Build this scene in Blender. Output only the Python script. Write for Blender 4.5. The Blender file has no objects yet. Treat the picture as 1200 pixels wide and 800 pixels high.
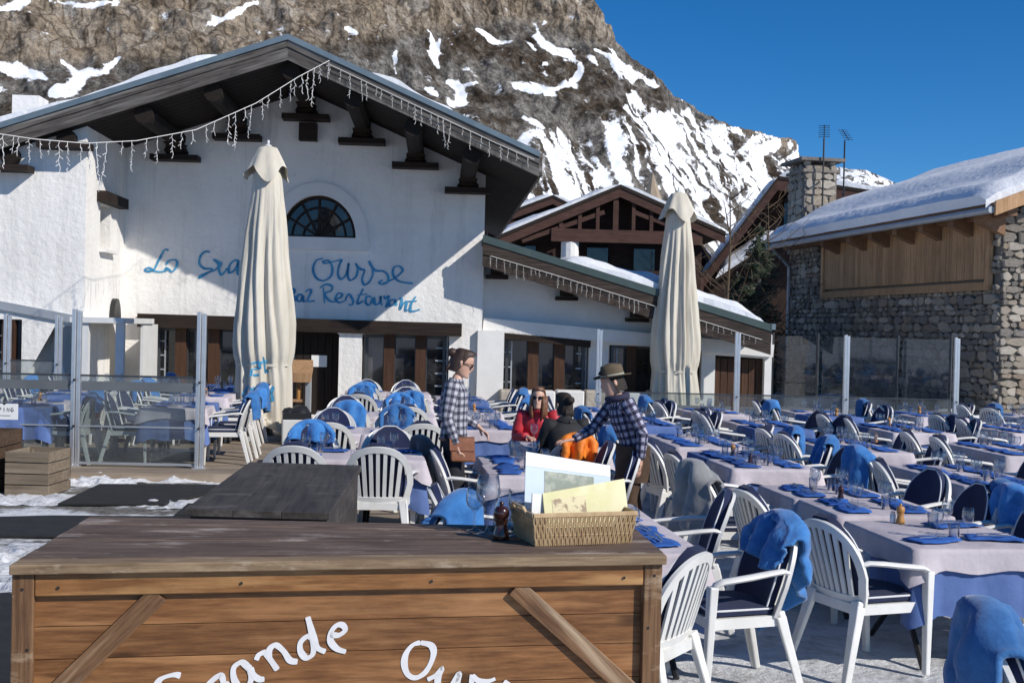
import bpy, bmesh, math, random
import numpy as np
from mathutils import Vector, Matrix, noise, Euler
from mathutils.geometry import tessellate_polygon

random.seed(7)
S = bpy.context.scene
COL = S.collection
PI = math.pi

# ---------------------------------------------------------------- camera
FOC = 1400.0                      # focal length in pixels of the 1200 px wide photograph
EYE = 2.0
YAW, PITCH, ROLL = math.radians(7.0), math.radians(0.61), math.radians(1.35)
F0 = Vector((math.sin(YAW), math.cos(YAW), 0))
R0 = Vector((math.cos(YAW), -math.sin(YAW), 0))
U0 = Vector((0, 0, 1))
CF = (F0*math.cos(PITCH) - U0*math.sin(PITCH)).normalized()
_u = (U0*math.cos(PITCH) + F0*math.sin(PITCH)).normalized()
CR = (R0*math.cos(ROLL) + _u*math.sin(ROLL)).normalized()
CU = (_u*math.cos(ROLL) - R0*math.sin(ROLL)).normalized()
CAM = Vector((0, 0, EYE))
cd = bpy.data.cameras.new('camera')
cd.sensor_width = 36.0
cd.lens = FOC/1200*36.0
cd.clip_start, cd.clip_end = 0.05, 6000
cam = bpy.data.objects.new('camera', cd)
m = Matrix((CR, CU, -CF)).transposed().to_4x4()
m.translation = CAM
cam.matrix_world = m
COL.objects.link(cam)
S.camera = cam

# ---------------------------------------------------------------- light
BROT = math.radians(-3.4)         # the chalet's own heading against the tables'
_sl = Vector((1.36, -1.12, 1.17))  # towards the sun, in the chalet's frame
SUN = (Matrix.Rotation(BROT, 3, 'Z') @ _sl).normalized()
elev = math.asin(SUN.z)
azim = math.atan2(SUN.x, SUN.y)   # clockwise from +Y
w = bpy.data.worlds.new("World"); S.world = w; w.use_nodes = True
nt = w.node_tree
sky = nt.nodes.new('ShaderNodeTexSky'); sky.sky_type = 'NISHITA'
sky.sun_disc = False; sky.sun_elevation = elev; sky.sun_rotation = azim
sky.altitude = 2400; sky.air_density = 1.0; sky.dust_density = 0.0; sky.ozone_density = 7.0
bg = nt.nodes['Background']; bg.inputs['Strength'].default_value = 0.089
hsv = nt.nodes.new('ShaderNodeHueSaturation'); hsv.inputs['Saturation'].default_value = 1.215
nt.links.new(sky.outputs['Color'], hsv.inputs['Color']); nt.links.new(hsv.outputs['Color'], bg.inputs['Color'])
sd = bpy.data.lights.new('sun', 'SUN'); sd.energy = 3.6; sd.angle = math.radians(0.53); sd.color = (1.0, 0.95, 0.88)
so = bpy.data.objects.new('sun', sd); COL.objects.link(so)
so.rotation_euler = (-SUN).to_track_quat('-Z', 'Y').to_euler()
vs = S.view_settings
vs.view_transform = 'Standard'; vs.look = 'None'; vs.exposure = 0.34; vs.gamma = 1.0
try: vs.use_curve_mapping = False
except Exception: pass
S.cycles.max_bounces = 8; S.cycles.transparent_max_bounces = 16
S.cycles.use_denoising = True

# ---------------------------------------------------------------- measuring helpers
def ray(px, py):
    return (CF + CR*((px-600)/FOC) + CU*((400-py)/FOC))
def at_depth(px, py, D):          # point seen at a pixel, D metres in front of the camera
    return CAM + ray(px, py)*D
def on_ground(px, py, z=0.0):
    d = ray(px, py); t = (z-EYE)/d.z
    return CAM + d*t
class Frame:
    "a local frame (origin, heading): measures pixels on planes of constant local y / x"
    def __init__(s, o, rz): s.o = Vector(o); s.rz = rz; s.m = Matrix.Rotation(rz, 3, 'Z'); s.mi = s.m.transposed()
    def p(s, px, py, y=0.0):
        d = s.mi @ ray(px, py); c = s.mi @ (CAM - s.o); t = (y-c.y)/d.y
        return c + d*t
    def px(s, px, py, x):
        d = s.mi @ ray(px, py); c = s.mi @ (CAM - s.o); t = (x-c.x)/d.x
        return c + d*t
    def pz(s, px, py, z):
        d = s.mi @ ray(px, py); c = s.mi @ (CAM - s.o); t = (z-c.z)/d.z
        return c + d*t
    def w(s, v): return s.o + s.m @ Vector(v)

# ---------------------------------------------------------------- objects
def empty(name, loc=(0,0,0), rz=0.0, label=None, cat=None, group=None, kind=None):
    o = bpy.data.objects.new(name, None); COL.objects.link(o)
    o.location = loc; o.rotation_euler = (0,0,rz); o.empty_display_size = 0.1
    tag(o, label, cat, group, kind); return o
def tag(o, label=None, cat=None, group=None, kind=None):
    if label: o['label'] = label
    if cat: o['category'] = cat
    if group: o['group'] = group
    if kind: o['kind'] = kind
    return o
def dup(o, loc=None, rz=None, parent=None, label=None, group=None, skip=()):
    c = o.copy(); COL.objects.link(c)
    if parent is not None: c.parent = parent
    if loc is not None: c.location = loc
    if rz is not None: c.rotation_euler = (0,0,rz)
    if label: c['label'] = label
    if group: c['group'] = group
    for ch in KIDS.get(o.name, ()):
        if ch.name.split('.')[0] in skip: continue
        dup(ch, parent=c)
    return c
KIDS = {}
def link(name, me, parent=None, loc=(0,0,0), rz=0.0):
    o = bpy.data.objects.new(name, me); COL.objects.link(o)
    o.location = loc; o.rotation_euler = (0,0,rz)
    if parent is not None:
        o.parent = parent; KIDS.setdefault(parent.name, []).append(o)
    return o
def bev(o, width=0.004, seg=1):
    b = o.modifiers.new('bevel', 'BEVEL'); b.width = width; b.segments = seg; b.limit_method = 'ANGLE'; b.angle_limit = math.radians(40)
    return o

class MB:
    def __init__(s): s.v = []; s.f = []
    def add(s, vs, fs):
        n = len(s.v); s.v += [tuple(v) for v in vs]; s.f += [tuple(i+n for i in f) for f in fs]; return s
    def hexa(s, p):   # 8 points: bottom 4 ccw, top 4 ccw
        return s.add(p, [(3,2,1,0),(4,5,6,7),(0,1,5,4),(1,2,6,5),(2,3,7,6),(3,0,4,7)])
    def box(s, c, d, M=None):
        x,y,z = d[0]/2, d[1]/2, d[2]/2
        p = [Vector(q) for q in ((-x,-y,-z),(x,-y,-z),(x,y,-z),(-x,y,-z),(-x,-y,z),(x,-y,z),(x,y,z),(-x,y,z))]
        if M is not None: p = [M @ q for q in p]
        c = Vector(c); return s.hexa([c+q for q in p])
    def bar(s, a, b, w, h, up=(0,0,1), w2=None, h2=None):   # rectangular beam a->b, width w sideways, h along up
        a, b = Vector(a), Vector(b); t = (b-a).normalized(); up = Vector(up)
        sd_ = t.cross(up)
        if sd_.length < 1e-4: sd_ = t.cross(Vector((0,1,0)))
        sd_.normalize(); up = sd_.cross(t).normalized()
        w2 = w if w2 is None else w2; h2 = h if h2 is None else h2
        q = []
        for c, ww, hh in ((a,w,h),(b,w2,h2)):
            q += [c - sd_*ww/2 - up*hh/2, c + sd_*ww/2 - up*hh/2, c + sd_*ww/2 + up*hh/2, c - sd_*ww/2 + up*hh/2]
        return s.hexa(q)
    def tube(s, pts, r, n=8, cap=True, flat=1.0, up=None):
        pts = [Vector(p) for p in pts]; L = len(pts)
        rr = [r]*L if not hasattr(r, '__len__') else r
        rings = []; prev = Vector(up) if up is not None else None
        for i, p in enumerate(pts):
            t = (pts[min(i+1,L-1)] - pts[max(i-1,0)])
            if t.length < 1e-9: t = Vector((0,0,1))
            t.normalize()
            if prev is None:
                prev = Vector((0,0,1)) if abs(t.z) < .9 else Vector((1,0,0))
            a = prev - t*prev.dot(t)
            if a.length < 1e-6: a = t.orthogonal()
            a.normalize(); b = t.cross(a); prev = a
            rings.append([p + (a*math.cos(2*PI*k/n) + b*math.sin(2*PI*k/n)*flat)*rr[i] for k in range(n)])
        return s.rings(rings, cap)
    def rings(s, rings, cap=True, close=True):
        n = len(rings[0]); vs = [q for r in rings for q in r]; fs = []
        for i in range(len(rings)-1):
            for k in range(n if close else n-1):
                k2 = (k+1) % n
                fs.append((i*n+k, i*n+k2, (i+1)*n+k2, (i+1)*n+k))
        if cap:
            fs.append(tuple(range(n))[::-1]); fs.append(tuple((len(rings)-1)*n+k for k in range(n)))
        return s.add(vs, fs)
    def lathe(s, prof, n=12, c=(0,0,0), cap=True):
        c = Vector(c)
        return s.rings([[c + Vector((r*math.cos(2*PI*k/n), r*math.sin(2*PI*k/n), z)) for k in range(n)] for r, z in prof], cap)
    def grid(s, P, loop=False):  # P[i][j] points
        nu, nv = len(P), len(P[0]); fs = []
        for i in range(nu if loop else nu-1):
            i2 = (i+1) % nu
            for j in range(nv-1): fs.append((i*nv+j, i2*nv+j, i2*nv+j+1, i*nv+j+1))
        return s.add([q for r in P for q in r], fs)
    def shell(s, P, th):      # a sheet with thickness: P grid, offset along its normals
        nu, nv = len(P), len(P[0]); P = [[Vector(q) for q in r] for r in P]; N = []
        for i in range(nu):
            row = []
            for j in range(nv):
                a = P[min(i+1,nu-1)][j] - P[max(i-1,0)][j]; b = P[i][min(j+1,nv-1)] - P[i][max(j-1,0)]
                k = a.cross(b); row.append(k.normalized() if k.length > 1e-12 else Vector((0,0,1)))
            N.append(row)
        Q = [[P[i][j] + N[i][j]*th for j in range(nv)] for i in range(nu)]
        n = nu*nv; fs = []
        for i in range(nu-1):
            for j in range(nv-1):
                a, b, c, d = i*nv+j, (i+1)*nv+j, (i+1)*nv+j+1, i*nv+j+1
                fs.append((d,c,b,a)); fs.append((a+n,b+n,c+n,d+n))
        for i in range(nu-1):
            fs.append((i*nv, (i+1)*nv, (i+1)*nv+n, i*nv+n)); e = nv-1
            fs.append(((i+1)*nv+e, i*nv+e, i*nv+e+n, (i+1)*nv+e+n))
        for j in range(nv-1):
            fs.append((j+1, j, j+n, j+1+n)); e = (nu-1)*nv
            fs.append((e+j, e+j+1, e+j+1+n, e+j+n))
        return s.add([q for r in P for q in r] + [q for r in Q for q in r], fs)
    def prism(s, outer, y0, y1, holes=(), plane='xz'):   # polygon(s) in x,z extruded from y0 (front) to y1
        loops = [list(outer)] + [list(h) for h in holes]
        tri = tessellate_polygon([[Vector((a,b,0)) for a,b in l] for l in loops])
        flat = [q for l in loops for q in l]; n = len(flat)
        mk = (lambda a,b,y: (a,y,b)) if plane == 'xz' else ((lambda a,b,y: (y,a,b)) if plane == 'yz' else (lambda a,b,y: (a,b,y)))
        vs = [mk(a,b,y0) for a,b in flat] + [mk(a,b,y1) for a,b in flat]
        fs = [tuple(t) for t in tri] + [tuple(i+n for i in t[::-1]) for t in tri]
        k = 0
        for l in loops:
            L = len(l)
            for i in range(L): fs.append((k+i, k+(i+1)%L, k+(i+1)%L+n, k+i+n))
            k += L
        return s.add(vs, fs)
    def mesh(s, name, mats, smooth=False):
        me = bpy.data.meshes.new(name); me.from_pydata(s.v, [], s.f)
        bm = bmesh.new(); bm.from_mesh(me); bmesh.ops.recalc_face_normals(bm, faces=bm.faces); bm.to_mesh(me); bm.free()
        for mt in (mats if isinstance(mats, (list,tuple)) else [mats]): me.materials.append(mt)
        if smooth:
            me.shade_smooth()
            if smooth != 'all':
                try: me.set_sharp_from_angle(angle=math.radians(50))
                except Exception: pass
        return me
    def build(s, name, mats, parent=None, smooth=False, loc=(0,0,0), rz=0.0):
        return link(name, s.mesh(name, mats, smooth), parent, loc, rz)

def fbm(x, y, z=0.0, o=4): return noise.fractal(Vector((x,y,z)), 1.0, 2.0, o)

# ---------------------------------------------------------------- materials
def _n(nt, t, **kw):
    n = nt.nodes.new(t)
    for k, v in kw.items(): setattr(n, k, v)
    return n
def mat(name, col, rough=0.7, col2=None, rot=None, scale=4.0, detail=6.0, stretch=(1,1,1), bump=0.0, bscale=None, bdist=0.02, metal=0.0, coat=0.0,
        spec=0.5, sheen=0.0, rnd=0.0, contrast=(0.35,0.65), coords='Object', col3=None, scale3=1.0, subsurf=0.0, trans=0.0):
    m = bpy.data.materials.new(name); m.use_nodes = True; nt = m.node_tree; L = nt.links.new
    b = nt.nodes['Principled BSDF']
    b.inputs['Base Color'].default_value = (*col, 1); b.inputs['Roughness'].default_value = rough
    b.inputs['Metallic'].default_value = metal; b.inputs['Specular IOR Level'].default_value = spec
    if coat: b.inputs['Coat Weight'].default_value = coat
    if sheen: b.inputs['Sheen Weight'].default_value = sheen; b.inputs['Sheen Roughness'].default_value = .5
    if subsurf:
        b.inputs['Subsurface Weight'].default_value = subsurf; b.inputs['Subsurface Radius'].default_value = (.03,.015,.01); b.inputs['Subsurface Scale'].default_value = .3
    if trans: b.inputs['Transmission Weight'].default_value = trans
    tc = _n(nt, 'ShaderNodeTexCoord'); mp = _n(nt, 'ShaderNodeMapping'); oi = _n(nt, 'ShaderNodeObjectInfo')
    mp.inputs['Scale'].default_value = stretch
    add = _n(nt, 'ShaderNodeVectorMath', operation='ADD'); mul = _n(nt, 'ShaderNodeMath', operation='MULTIPLY'); mul.inputs[1].default_value = 37.0
    L(oi.outputs['Random'], mul.inputs[0]); L(tc.outputs[coords], add.inputs[0]); L(mul.outputs[0], add.inputs[1])
    if rot:
        m0 = _n(nt, 'ShaderNodeMapping'); m0.inputs['Rotation'].default_value = rot; L(add.outputs[0], m0.inputs['Vector']); L(m0.outputs[0], mp.inputs['Vector'])
    else: L(add.outputs[0], mp.inputs['Vector'])
    src = None
    if col2 is not None:
        nz = _n(nt, 'ShaderNodeTexNoise'); nz.inputs['Scale'].default_value = scale; nz.inputs['Detail'].default_value = detail; nz.inputs['Roughness'].default_value = .62
        L(mp.outputs[0], nz.inputs['Vector'])
        rp = _n(nt, 'ShaderNodeValToRGB'); rp.color_ramp.elements[0].position, rp.color_ramp.elements[1].position = contrast
        rp.color_ramp.elements[0].color = (*col,1); rp.color_ramp.elements[1].color = (*col2,1)
        L(nz.outputs['Fac'], rp.inputs['Fac']); src = rp.outputs['Color']
        if col3 is not None:
            n3 = _n(nt, 'ShaderNodeTexNoise'); n3.inputs['Scale'].default_value = scale3; n3.inputs['Detail'].default_value = 4
            L(mp.outputs[0], n3.inputs['Vector'])
            r3 = _n(nt, 'ShaderNodeValToRGB'); r3.color_ramp.elements[0].position, r3.color_ramp.elements[1].position = .52, .68
            mx = _n(nt, 'ShaderNodeMix', data_type='RGBA'); mx.inputs['B'].default_value = (*col3,1)
            L(n3.outputs['Fac'], r3.inputs['Fac']); L(r3.outputs['Color'], mx.inputs['Factor']); L(src, mx.inputs['A']); src = mx.outputs['Result']
    if rnd:
        hs = _n(nt, 'ShaderNodeHueSaturation'); mr = _n(nt, 'ShaderNodeMapRange')
        mr.inputs['To Min'].default_value = 1-rnd; mr.inputs['To Max'].default_value = 1+rnd
        L(oi.outputs['Random'], mr.inputs['Value']); L(mr.outputs[0], hs.inputs['Value'])
        if src is not None: L(src, hs.inputs['Color'])
        else: hs.inputs['Color'].default_value = (*col,1)
        src = hs.outputs['Color']
    if src is not None: L(src, b.inputs['Base Color'])
    if bump:
        bz = _n(nt, 'ShaderNodeTexNoise'); bz.inputs['Scale'].default_value = bscale or scale*3; bz.inputs['Detail'].default_value = 5
        L(mp.outputs[0], bz.inputs['Vector'])
        bn = _n(nt, 'ShaderNodeBump'); bn.inputs['Strength'].default_value = bump; bn.inputs['Distance'].default_value = bdist
        L(bz.outputs['Fac'], bn.inputs['Height']); L(bn.outputs['Normal'], b.inputs['Normal'])
    return m
def wood(name, a, b, axis='x', rough=.65, scale=9.0, rnd=.12, c3=None, bump=.35, spec=.3, rot=None, knots=False, worn=False):
    st = {'x':(.05,1,1), 'y':(1,.05,1), 'z':(1,1,.05)}[axis]
    m = _wood(name, a, b, st, rough, scale, rnd, c3 if not worn else None, bump, spec, rot)
    nt = m.node_tree; L = nt.links.new; bs = nt.nodes['Principled BSDF']; src = bs.inputs['Base Color'].links[0].from_socket
    tc = _n(nt,'ShaderNodeTexCoord'); oi = _n(nt,'ShaderNodeObjectInfo'); ad = _n(nt,'ShaderNodeVectorMath', operation='ADD')
    sc = _n(nt,'ShaderNodeVectorMath', operation='SCALE'); sc.inputs[0].default_value = (31,17,23); L(oi.outputs['Random'], sc.inputs['Scale']); L(tc.outputs['Object'], ad.inputs[0]); L(sc.outputs[0], ad.inputs[1])
    def field(scale, stretch, detail, lo, hi, tp='ShaderNodeTexNoise'):
        mp = _n(nt,'ShaderNodeMapping'); mp.inputs['Scale'].default_value = stretch; L(ad.outputs[0], mp.inputs[0])
        n = _n(nt, tp); n.inputs['Scale'].default_value = scale; L(mp.outputs[0], n.inputs['Vector'])
        if tp == 'ShaderNodeTexNoise': n.inputs['Detail'].default_value = detail; n.inputs['Roughness'].default_value = .7; o = n.outputs['Fac']
        else: o = n.outputs['Distance']
        r = _n(nt,'ShaderNodeMapRange'); r.inputs['From Min'].default_value = lo; r.inputs['From Max'].default_value = hi; L(o, r.inputs['Value']); return r.outputs[0]
    def over(f, k, col):
        nonlocal src
        mu = _n(nt,'ShaderNodeMath', operation='MULTIPLY'); mu.inputs[1].default_value = k; L(f, mu.inputs[0])
        mx = _n(nt,'ShaderNodeMix', data_type='RGBA'); mx.inputs['B'].default_value = (*col,1); L(mu.outputs[0], mx.inputs['Factor']); L(src, mx.inputs['A']); src = mx.outputs['Result']
    over(field(3.0, (.6,.6,.6), 6, .50, .70), .45, [v*.55 for v in a])           # stains
    if worn: over(field(5.5, (.35,1,1), 10, .55, .66), .75, c3); over(field(26, (.4,1,1), 8, .60, .72), .5, c3)
    if knots:
        over(field(3.6, tuple(.55 if q < 1 else 1.25 for q in st), 0, .16, .07, 'ShaderNodeTexVoronoi'), .8, [v*.35 for v in a])
        over(field(4.5, (.3,1,1), 9, .58, .70), .45, c3)
    L(src, bs.inputs['Base Color']); return m
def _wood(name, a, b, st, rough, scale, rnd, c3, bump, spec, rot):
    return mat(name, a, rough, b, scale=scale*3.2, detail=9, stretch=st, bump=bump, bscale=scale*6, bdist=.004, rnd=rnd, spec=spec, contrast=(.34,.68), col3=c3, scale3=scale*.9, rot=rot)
def glassy(name, tint=(.9,.95,.95), refl=1.0, dirt=0.0):
    "thin pane: mostly see-through, mirror-like at grazing angles"
    m = bpy.data.materials.new(name); m.use_nodes = True; nt = m.node_tree; L = nt.links.new
    nt.nodes.remove(nt.nodes['Principled BSDF']); out = nt.nodes['Material Output']
    tr = _n(nt,'ShaderNodeBsdfTransparent'); tr.inputs[0].default_value = (*tint,1)
    gl = _n(nt,'ShaderNodeBsdfGlossy'); gl.inputs['Roughness'].default_value = .03
    fr = _n(nt,'ShaderNodeLayerWeight'); fr.inputs[0].default_value = .5
    pw = _n(nt,'ShaderNodeMath', operation='POWER'); pw.inputs[1].default_value = 3.2; L(fr.outputs['Facing'], pw.inputs[0])
    mu = _n(nt,'ShaderNodeMath', operation='MULTIPLY_ADD'); mu.inputs[1].default_value = .6*refl; mu.inputs[2].default_value = .04*refl; mu.use_clamp = True
    mx = _n(nt,'ShaderNodeMixShader'); L(pw.outputs[0], mu.inputs[0]); L(mu.outputs[0], mx.inputs[0]); L(tr.outputs[0], mx.inputs[1]); L(gl.outputs[0], mx.inputs[2])
    res = mx.outputs[0]
    if dirt:
        df = _n(nt,'ShaderNodeBsdfDiffuse'); df.inputs[0].default_value = (.55,.57,.58,1)
        nz = _n(nt,'ShaderNodeTexNoise'); nz.inputs['Scale'].default_value = 1.6; nz.inputs['Detail'].default_value = 5
        tc = _n(nt,'ShaderNodeTexCoord'); L(tc.outputs['Object'], nz.inputs['Vector'])
        mr = _n(nt,'ShaderNodeMapRange'); mr.inputs['From Min'].default_value = .35; mr.inputs['From Max'].default_value = .7; mr.inputs['To Min'].default_value = dirt*.3; mr.inputs['To Max'].default_value = dirt
        L(nz.outputs['Fac'], mr.inputs['Value'])
        m2 = _n(nt,'ShaderNodeMixShader'); L(mr.outputs[0], m2.inputs[0]); L(res, m2.inputs[1]); L(df.outputs[0], m2.inputs[2]); res = m2.outputs[0]
    L(res, out.inputs['Surface']); return m
def plaid(name, dark, light, mid, s=9.0):
    m = bpy.data.materials.new(name); m.use_nodes = True; nt = m.node_tree; L = nt.links.new
    b = nt.nodes['Principled BSDF']; b.inputs['Roughness'].default_value = .9
    tc = _n(nt,'ShaderNodeTexCoord'); uv = tc.outputs['UV']
    sp = _n(nt,'ShaderNodeSeparateXYZ'); L(uv, sp.inputs[0])
    def stripe(sock, f, duty):
        a = _n(nt,'ShaderNodeMath', operation='MULTIPLY'); a.inputs[1].default_value = f; L(sock, a.inputs[0])
        c = _n(nt,'ShaderNodeMath', operation='FRACT'); L(a.outputs[0], c.inputs[0])
        d = _n(nt,'ShaderNodeMath', operation='LESS_THAN'); d.inputs[1].default_value = duty; L(c.outputs[0], d.inputs[0]); return d.outputs[0]
    sx, sy = stripe(sp.outputs[0], s, .5), stripe(sp.outputs[1], s, .5)
    ad = _n(nt,'ShaderNodeMath', operation='ADD'); L(sx, ad.inputs[0]); L(sy, ad.inputs[1])
    hf = _n(nt,'ShaderNodeMath', operation='MULTIPLY'); hf.inputs[1].default_value = .5; L(ad.outputs[0], hf.inputs[0])
    rp = _n(nt,'ShaderNodeValToRGB'); rp.color_ramp.interpolation = 'CONSTANT'
    rp.color_ramp.elements[0].color = (*light,1); rp.color_ramp.elements[1].position = .8; rp.color_ramp.elements[1].color = (*dark,1)
    e = rp.color_ramp.elements.new(.4); e.color = (*mid,1)
    L(hf.outputs[0], rp.inputs[0]); 
    tx, ty = stripe(sp.outputs[0], s, .07), stripe(sp.outputs[1], s, .07)
    mxm = _n(nt,'ShaderNodeMath', operation='MAXIMUM'); L(tx, mxm.inputs[0]); L(ty, mxm.inputs[1])
    mx = _n(nt,'ShaderNodeMix', data_type='RGBA'); mx.inputs['B'].default_value = (*[v*.7 for v in light],1)
    h2 = _n(nt,'ShaderNodeMath', operation='MULTIPLY'); h2.inputs[1].default_value = .5; L(mxm.outputs[0], h2.inputs[0])
    L(h2.outputs[0], mx.inputs['Factor']); L(rp.outputs[0], mx.inputs['A']); L(mx.outputs['Result'], b.inputs['Base Color'])
    return m

M = {}
M['stucco'] = mat('stucco', (.77,.745,.705), .95, (.85,.825,.78), scale=1.1, detail=9, bump=.6, bscale=11, bdist=.026, spec=.1)
def weathered(m, cols, k):
    nt = m.node_tree; L = nt.links.new; bs = nt.nodes['Principled BSDF']; src = bs.inputs['Base Color'].links[0].from_socket
    tc = _n(nt,'ShaderNodeTexCoord')
    for (scale, st, lo, hi, col) in cols:
        mp = _n(nt,'ShaderNodeMapping'); mp.inputs['Scale'].default_value = st; L(tc.outputs['Object'], mp.inputs[0])
        n = _n(nt,'ShaderNodeTexNoise'); n.inputs['Scale'].default_value = scale; n.inputs['Detail'].default_value = 9; n.inputs['Roughness'].default_value = .7; L(mp.outputs[0], n.inputs['Vector'])
        r = _n(nt,'ShaderNodeMapRange'); r.inputs['From Min'].default_value = lo; r.inputs['From Max'].default_value = hi; r.inputs['To Max'].default_value = k; L(n.outputs['Fac'], r.inputs['Value'])
        mx = _n(nt,'ShaderNodeMix', data_type='RGBA'); mx.inputs['B'].default_value = (*col,1); L(r.outputs[0], mx.inputs['Factor']); L(src, mx.inputs['A']); src = mx.outputs['Result']
    L(src, bs.inputs['Base Color'])
weathered(M['stucco'], [(2.2, (1.6,1.6,.13), .52, .72, (.46,.44,.41)), (.55, (1,1,1), .5, .7, (.60,.585,.555)), (7, (1,1,.5), .62, .72, (.40,.385,.36))], .5)
M['stucco_flat'] = mat('stucco_flat', (.70,.685,.655), .95, (.78,.76,.73), scale=2, bump=.3, bscale=20, bdist=.01, spec=.1)
M['dark_wood'] = wood('dark_wood', (.012,.008,.006), (.035,.021,.014), 'x', .75)
M['dark_wood_z'] = wood('dark_wood_z', (.010,.007,.005), (.026,.016,.011), 'z', .75)
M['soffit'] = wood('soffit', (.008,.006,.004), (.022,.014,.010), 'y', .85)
M['fascia'] = wood('fascia', (.035,.030,.026), (.15,.135,.12), 'x', .8, c3=(.24,.23,.215))
M['fascia_l'] = wood('fascia_left', (.035,.030,.026), (.15,.135,.12), 'x', .8, c3=(.24,.23,.215), rot=(0,.33,0))
M['fascia_r'] = wood('fascia_right', (.035,.030,.026), (.15,.135,.12), 'x', .8, c3=(.24,.23,.215), rot=(0,-.42,0))
M['fascia_dark'] = wood('fascia_dark', (.022,.016,.012), (.075,.055,.045), 'x', .8)
M['brown_post'] = wood('brown_post', (.045,.02,.010), (.09,.042,.021), 'z', .6)
M['zinc'] = mat('zinc', (.13,.18,.21), .5, (.18,.23,.26), scale=3, metal=.35)
M['green_metal'] = mat('green_metal', (.045,.07,.065), .5, (.06,.09,.085), scale=3, metal=.2)
M['snow'] = mat('snow', (.80,.81,.825), .8, (.74,.755,.785), scale=1.2, bump=.5, bscale=5, bdist=.06, spec=.25, subsurf=0)
M['old_snow'] = mat('old_snow', (.46,.46,.46), .85, (.72,.73,.75), scale=6, bump=.7, bscale=22, bdist=.03)
M['window_glass'] = mat('window_glass', (.008,.009,.010), .04, (.035,.036,.037), scale=.9, detail=8, spec=.7, contrast=(.42,.62), col3=(.10,.10,.10), scale3=.7)
M['white_frame'] = mat('white_frame', (.62,.62,.60), .5, (.7,.7,.68), scale=3)
M['grey_frame'] = mat('grey_frame', (.33,.35,.37), .45, (.40,.42,.44), scale=3, metal=.3)
M['dark_frame'] = mat('dark_frame', (.06,.065,.07), .45, (.09,.095,.1), scale=3, metal=.5)
M['alu'] = mat('alu', (.62,.63,.64), .35, (.7,.71,.72), scale=8, metal=.75)
M['rubber'] = mat('rubber', (.012,.012,.013), .9, (.022,.022,.023), scale=6, bump=.5, bscale=60, bdist=.006)
M['black_metal'] = mat('black_metal', (.015,.015,.016), .45, spec=.5)
M['steel'] = mat('steel', (.6,.6,.6), .25, metal=1.0)
M['plastic'] = mat('plastic', (.66,.645,.60), .38, (.74,.73,.69), scale=3.5, rnd=.07, spec=.5, bump=.05, bscale=60, bdist=.002)
weathered(M['plastic'], [(5, (1,1,1), .52, .74, (.50,.48,.42))], .5)
M['navy'] = mat('navy', (.006,.011,.045), .85, (.010,.018,.065), scale=5, sheen=.06, rnd=.2, bump=.25, bscale=14, bdist=.01)
M['piping'] = mat('piping', (.7,.7,.7), .8)
M['fleece'] = mat('fleece', (.018,.115,.33), .97, (.045,.19,.46), scale=11, detail=10, sheen=.3, rnd=.28, bump=.5, bscale=38, bdist=.008)
M['fleece_grey'] = mat('fleece_grey', (.23,.225,.22), .95, (.30,.295,.285), scale=8, sheen=.4, bump=.3, bscale=40, bdist=.004)
M['mauve'] = mat('mauve', (.45,.40,.425), .85, (.57,.51,.53), scale=3, rnd=.08, bump=.55, bscale=5, bdist=.035)
M['blue_cloth'] = mat('blue_cloth', (.075,.135,.32), .9, (.11,.175,.39), scale=3, rnd=.15, bump=.5, bscale=6, bdist=.03)
M['napkin'] = mat('napkin', (.016,.085,.33), .85, (.03,.125,.43), scale=14, rnd=.15, bump=.4, bscale=30, bdist=.006)
M['glass'] = glassy('drinking_glass', (.955,.965,.975), 2.2)
M['windbreak_glass'] = glassy('windbreak_glass', (.80,.84,.84), 1.3, .10)
M['frosted'] = mat('frosted_band', (.11,.12,.125), .3, (.14,.15,.155), scale=2)
M['dark_glass'] = glassy('dark_glass', (.70,.72,.73), 1.5, .08)
M['canvas'] = mat('canvas', (.54,.495,.405), .9, (.64,.595,.50), scale=3, stretch=(1,1,.22), bump=.5, bscale=16, bdist=.014, spec=.2)
weathered(M['canvas'], [(1.6, (1,1,.3), .5, .72, (.42,.37,.29)), (5, (1,1,.12), .54, .72, (.46,.41,.33))], .55)
M['blue_paint'] = mat('blue_paint', (.02,.20,.40), .8, (.09,.37,.58), scale=5)
M['white_paint'] = mat('white_paint', (.66,.65,.64), .6, (.74,.73,.73), scale=20)
M['stone_mortar'] = mat('stone_mortar', (.17,.15,.125), .95, (.23,.205,.175), scale=9, bump=.4, bdist=.02)
for i, (a, b) in enumerate([((.17,.15,.125),(.27,.24,.205)), ((.25,.215,.17),(.37,.32,.255)), ((.15,.135,.12),(.23,.21,.185)), ((.34,.30,.245),(.47,.42,.35)), ((.21,.165,.125),(.31,.25,.19))]):
    M['stone%d' % i] = mat('stone_%s' % 'abcde'[i], a, .92, b, scale=6, rnd=.14, bump=.6, bscale=16, bdist=.03, spec=.2)
M['larch'] = wood('larch', (.33,.18,.085), (.50,.31,.165), 'z', .7, rnd=.18)
M['larch_beam'] = wood('larch_beam', (.16,.085,.045), (.24,.14,.08), 'y', .7)
M['chalet_brown'] = wood('chalet_brown', (.022,.012,.009), (.05,.027,.019), 'x', .8)
M['chalet_red'] = wood('chalet_red', (.05,.024,.018), (.10,.05,.037), 'x', .8)
M['crate_wood'] = wood('crate_wood', (.15,.115,.08), (.27,.215,.155), 'x', .85, rnd=.18)
M['crate_dark'] = wood('crate_dark', (.05,.030,.018), (.11,.068,.042), 'x', .85, rnd=.15)
M['box_panel'] = wood('box_panel', (.125,.052,.018), (.265,.12,.044), 'x', .5, scale=20, rnd=.10, c3=(.34,.17,.07), knots=True, bump=.3)
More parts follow.
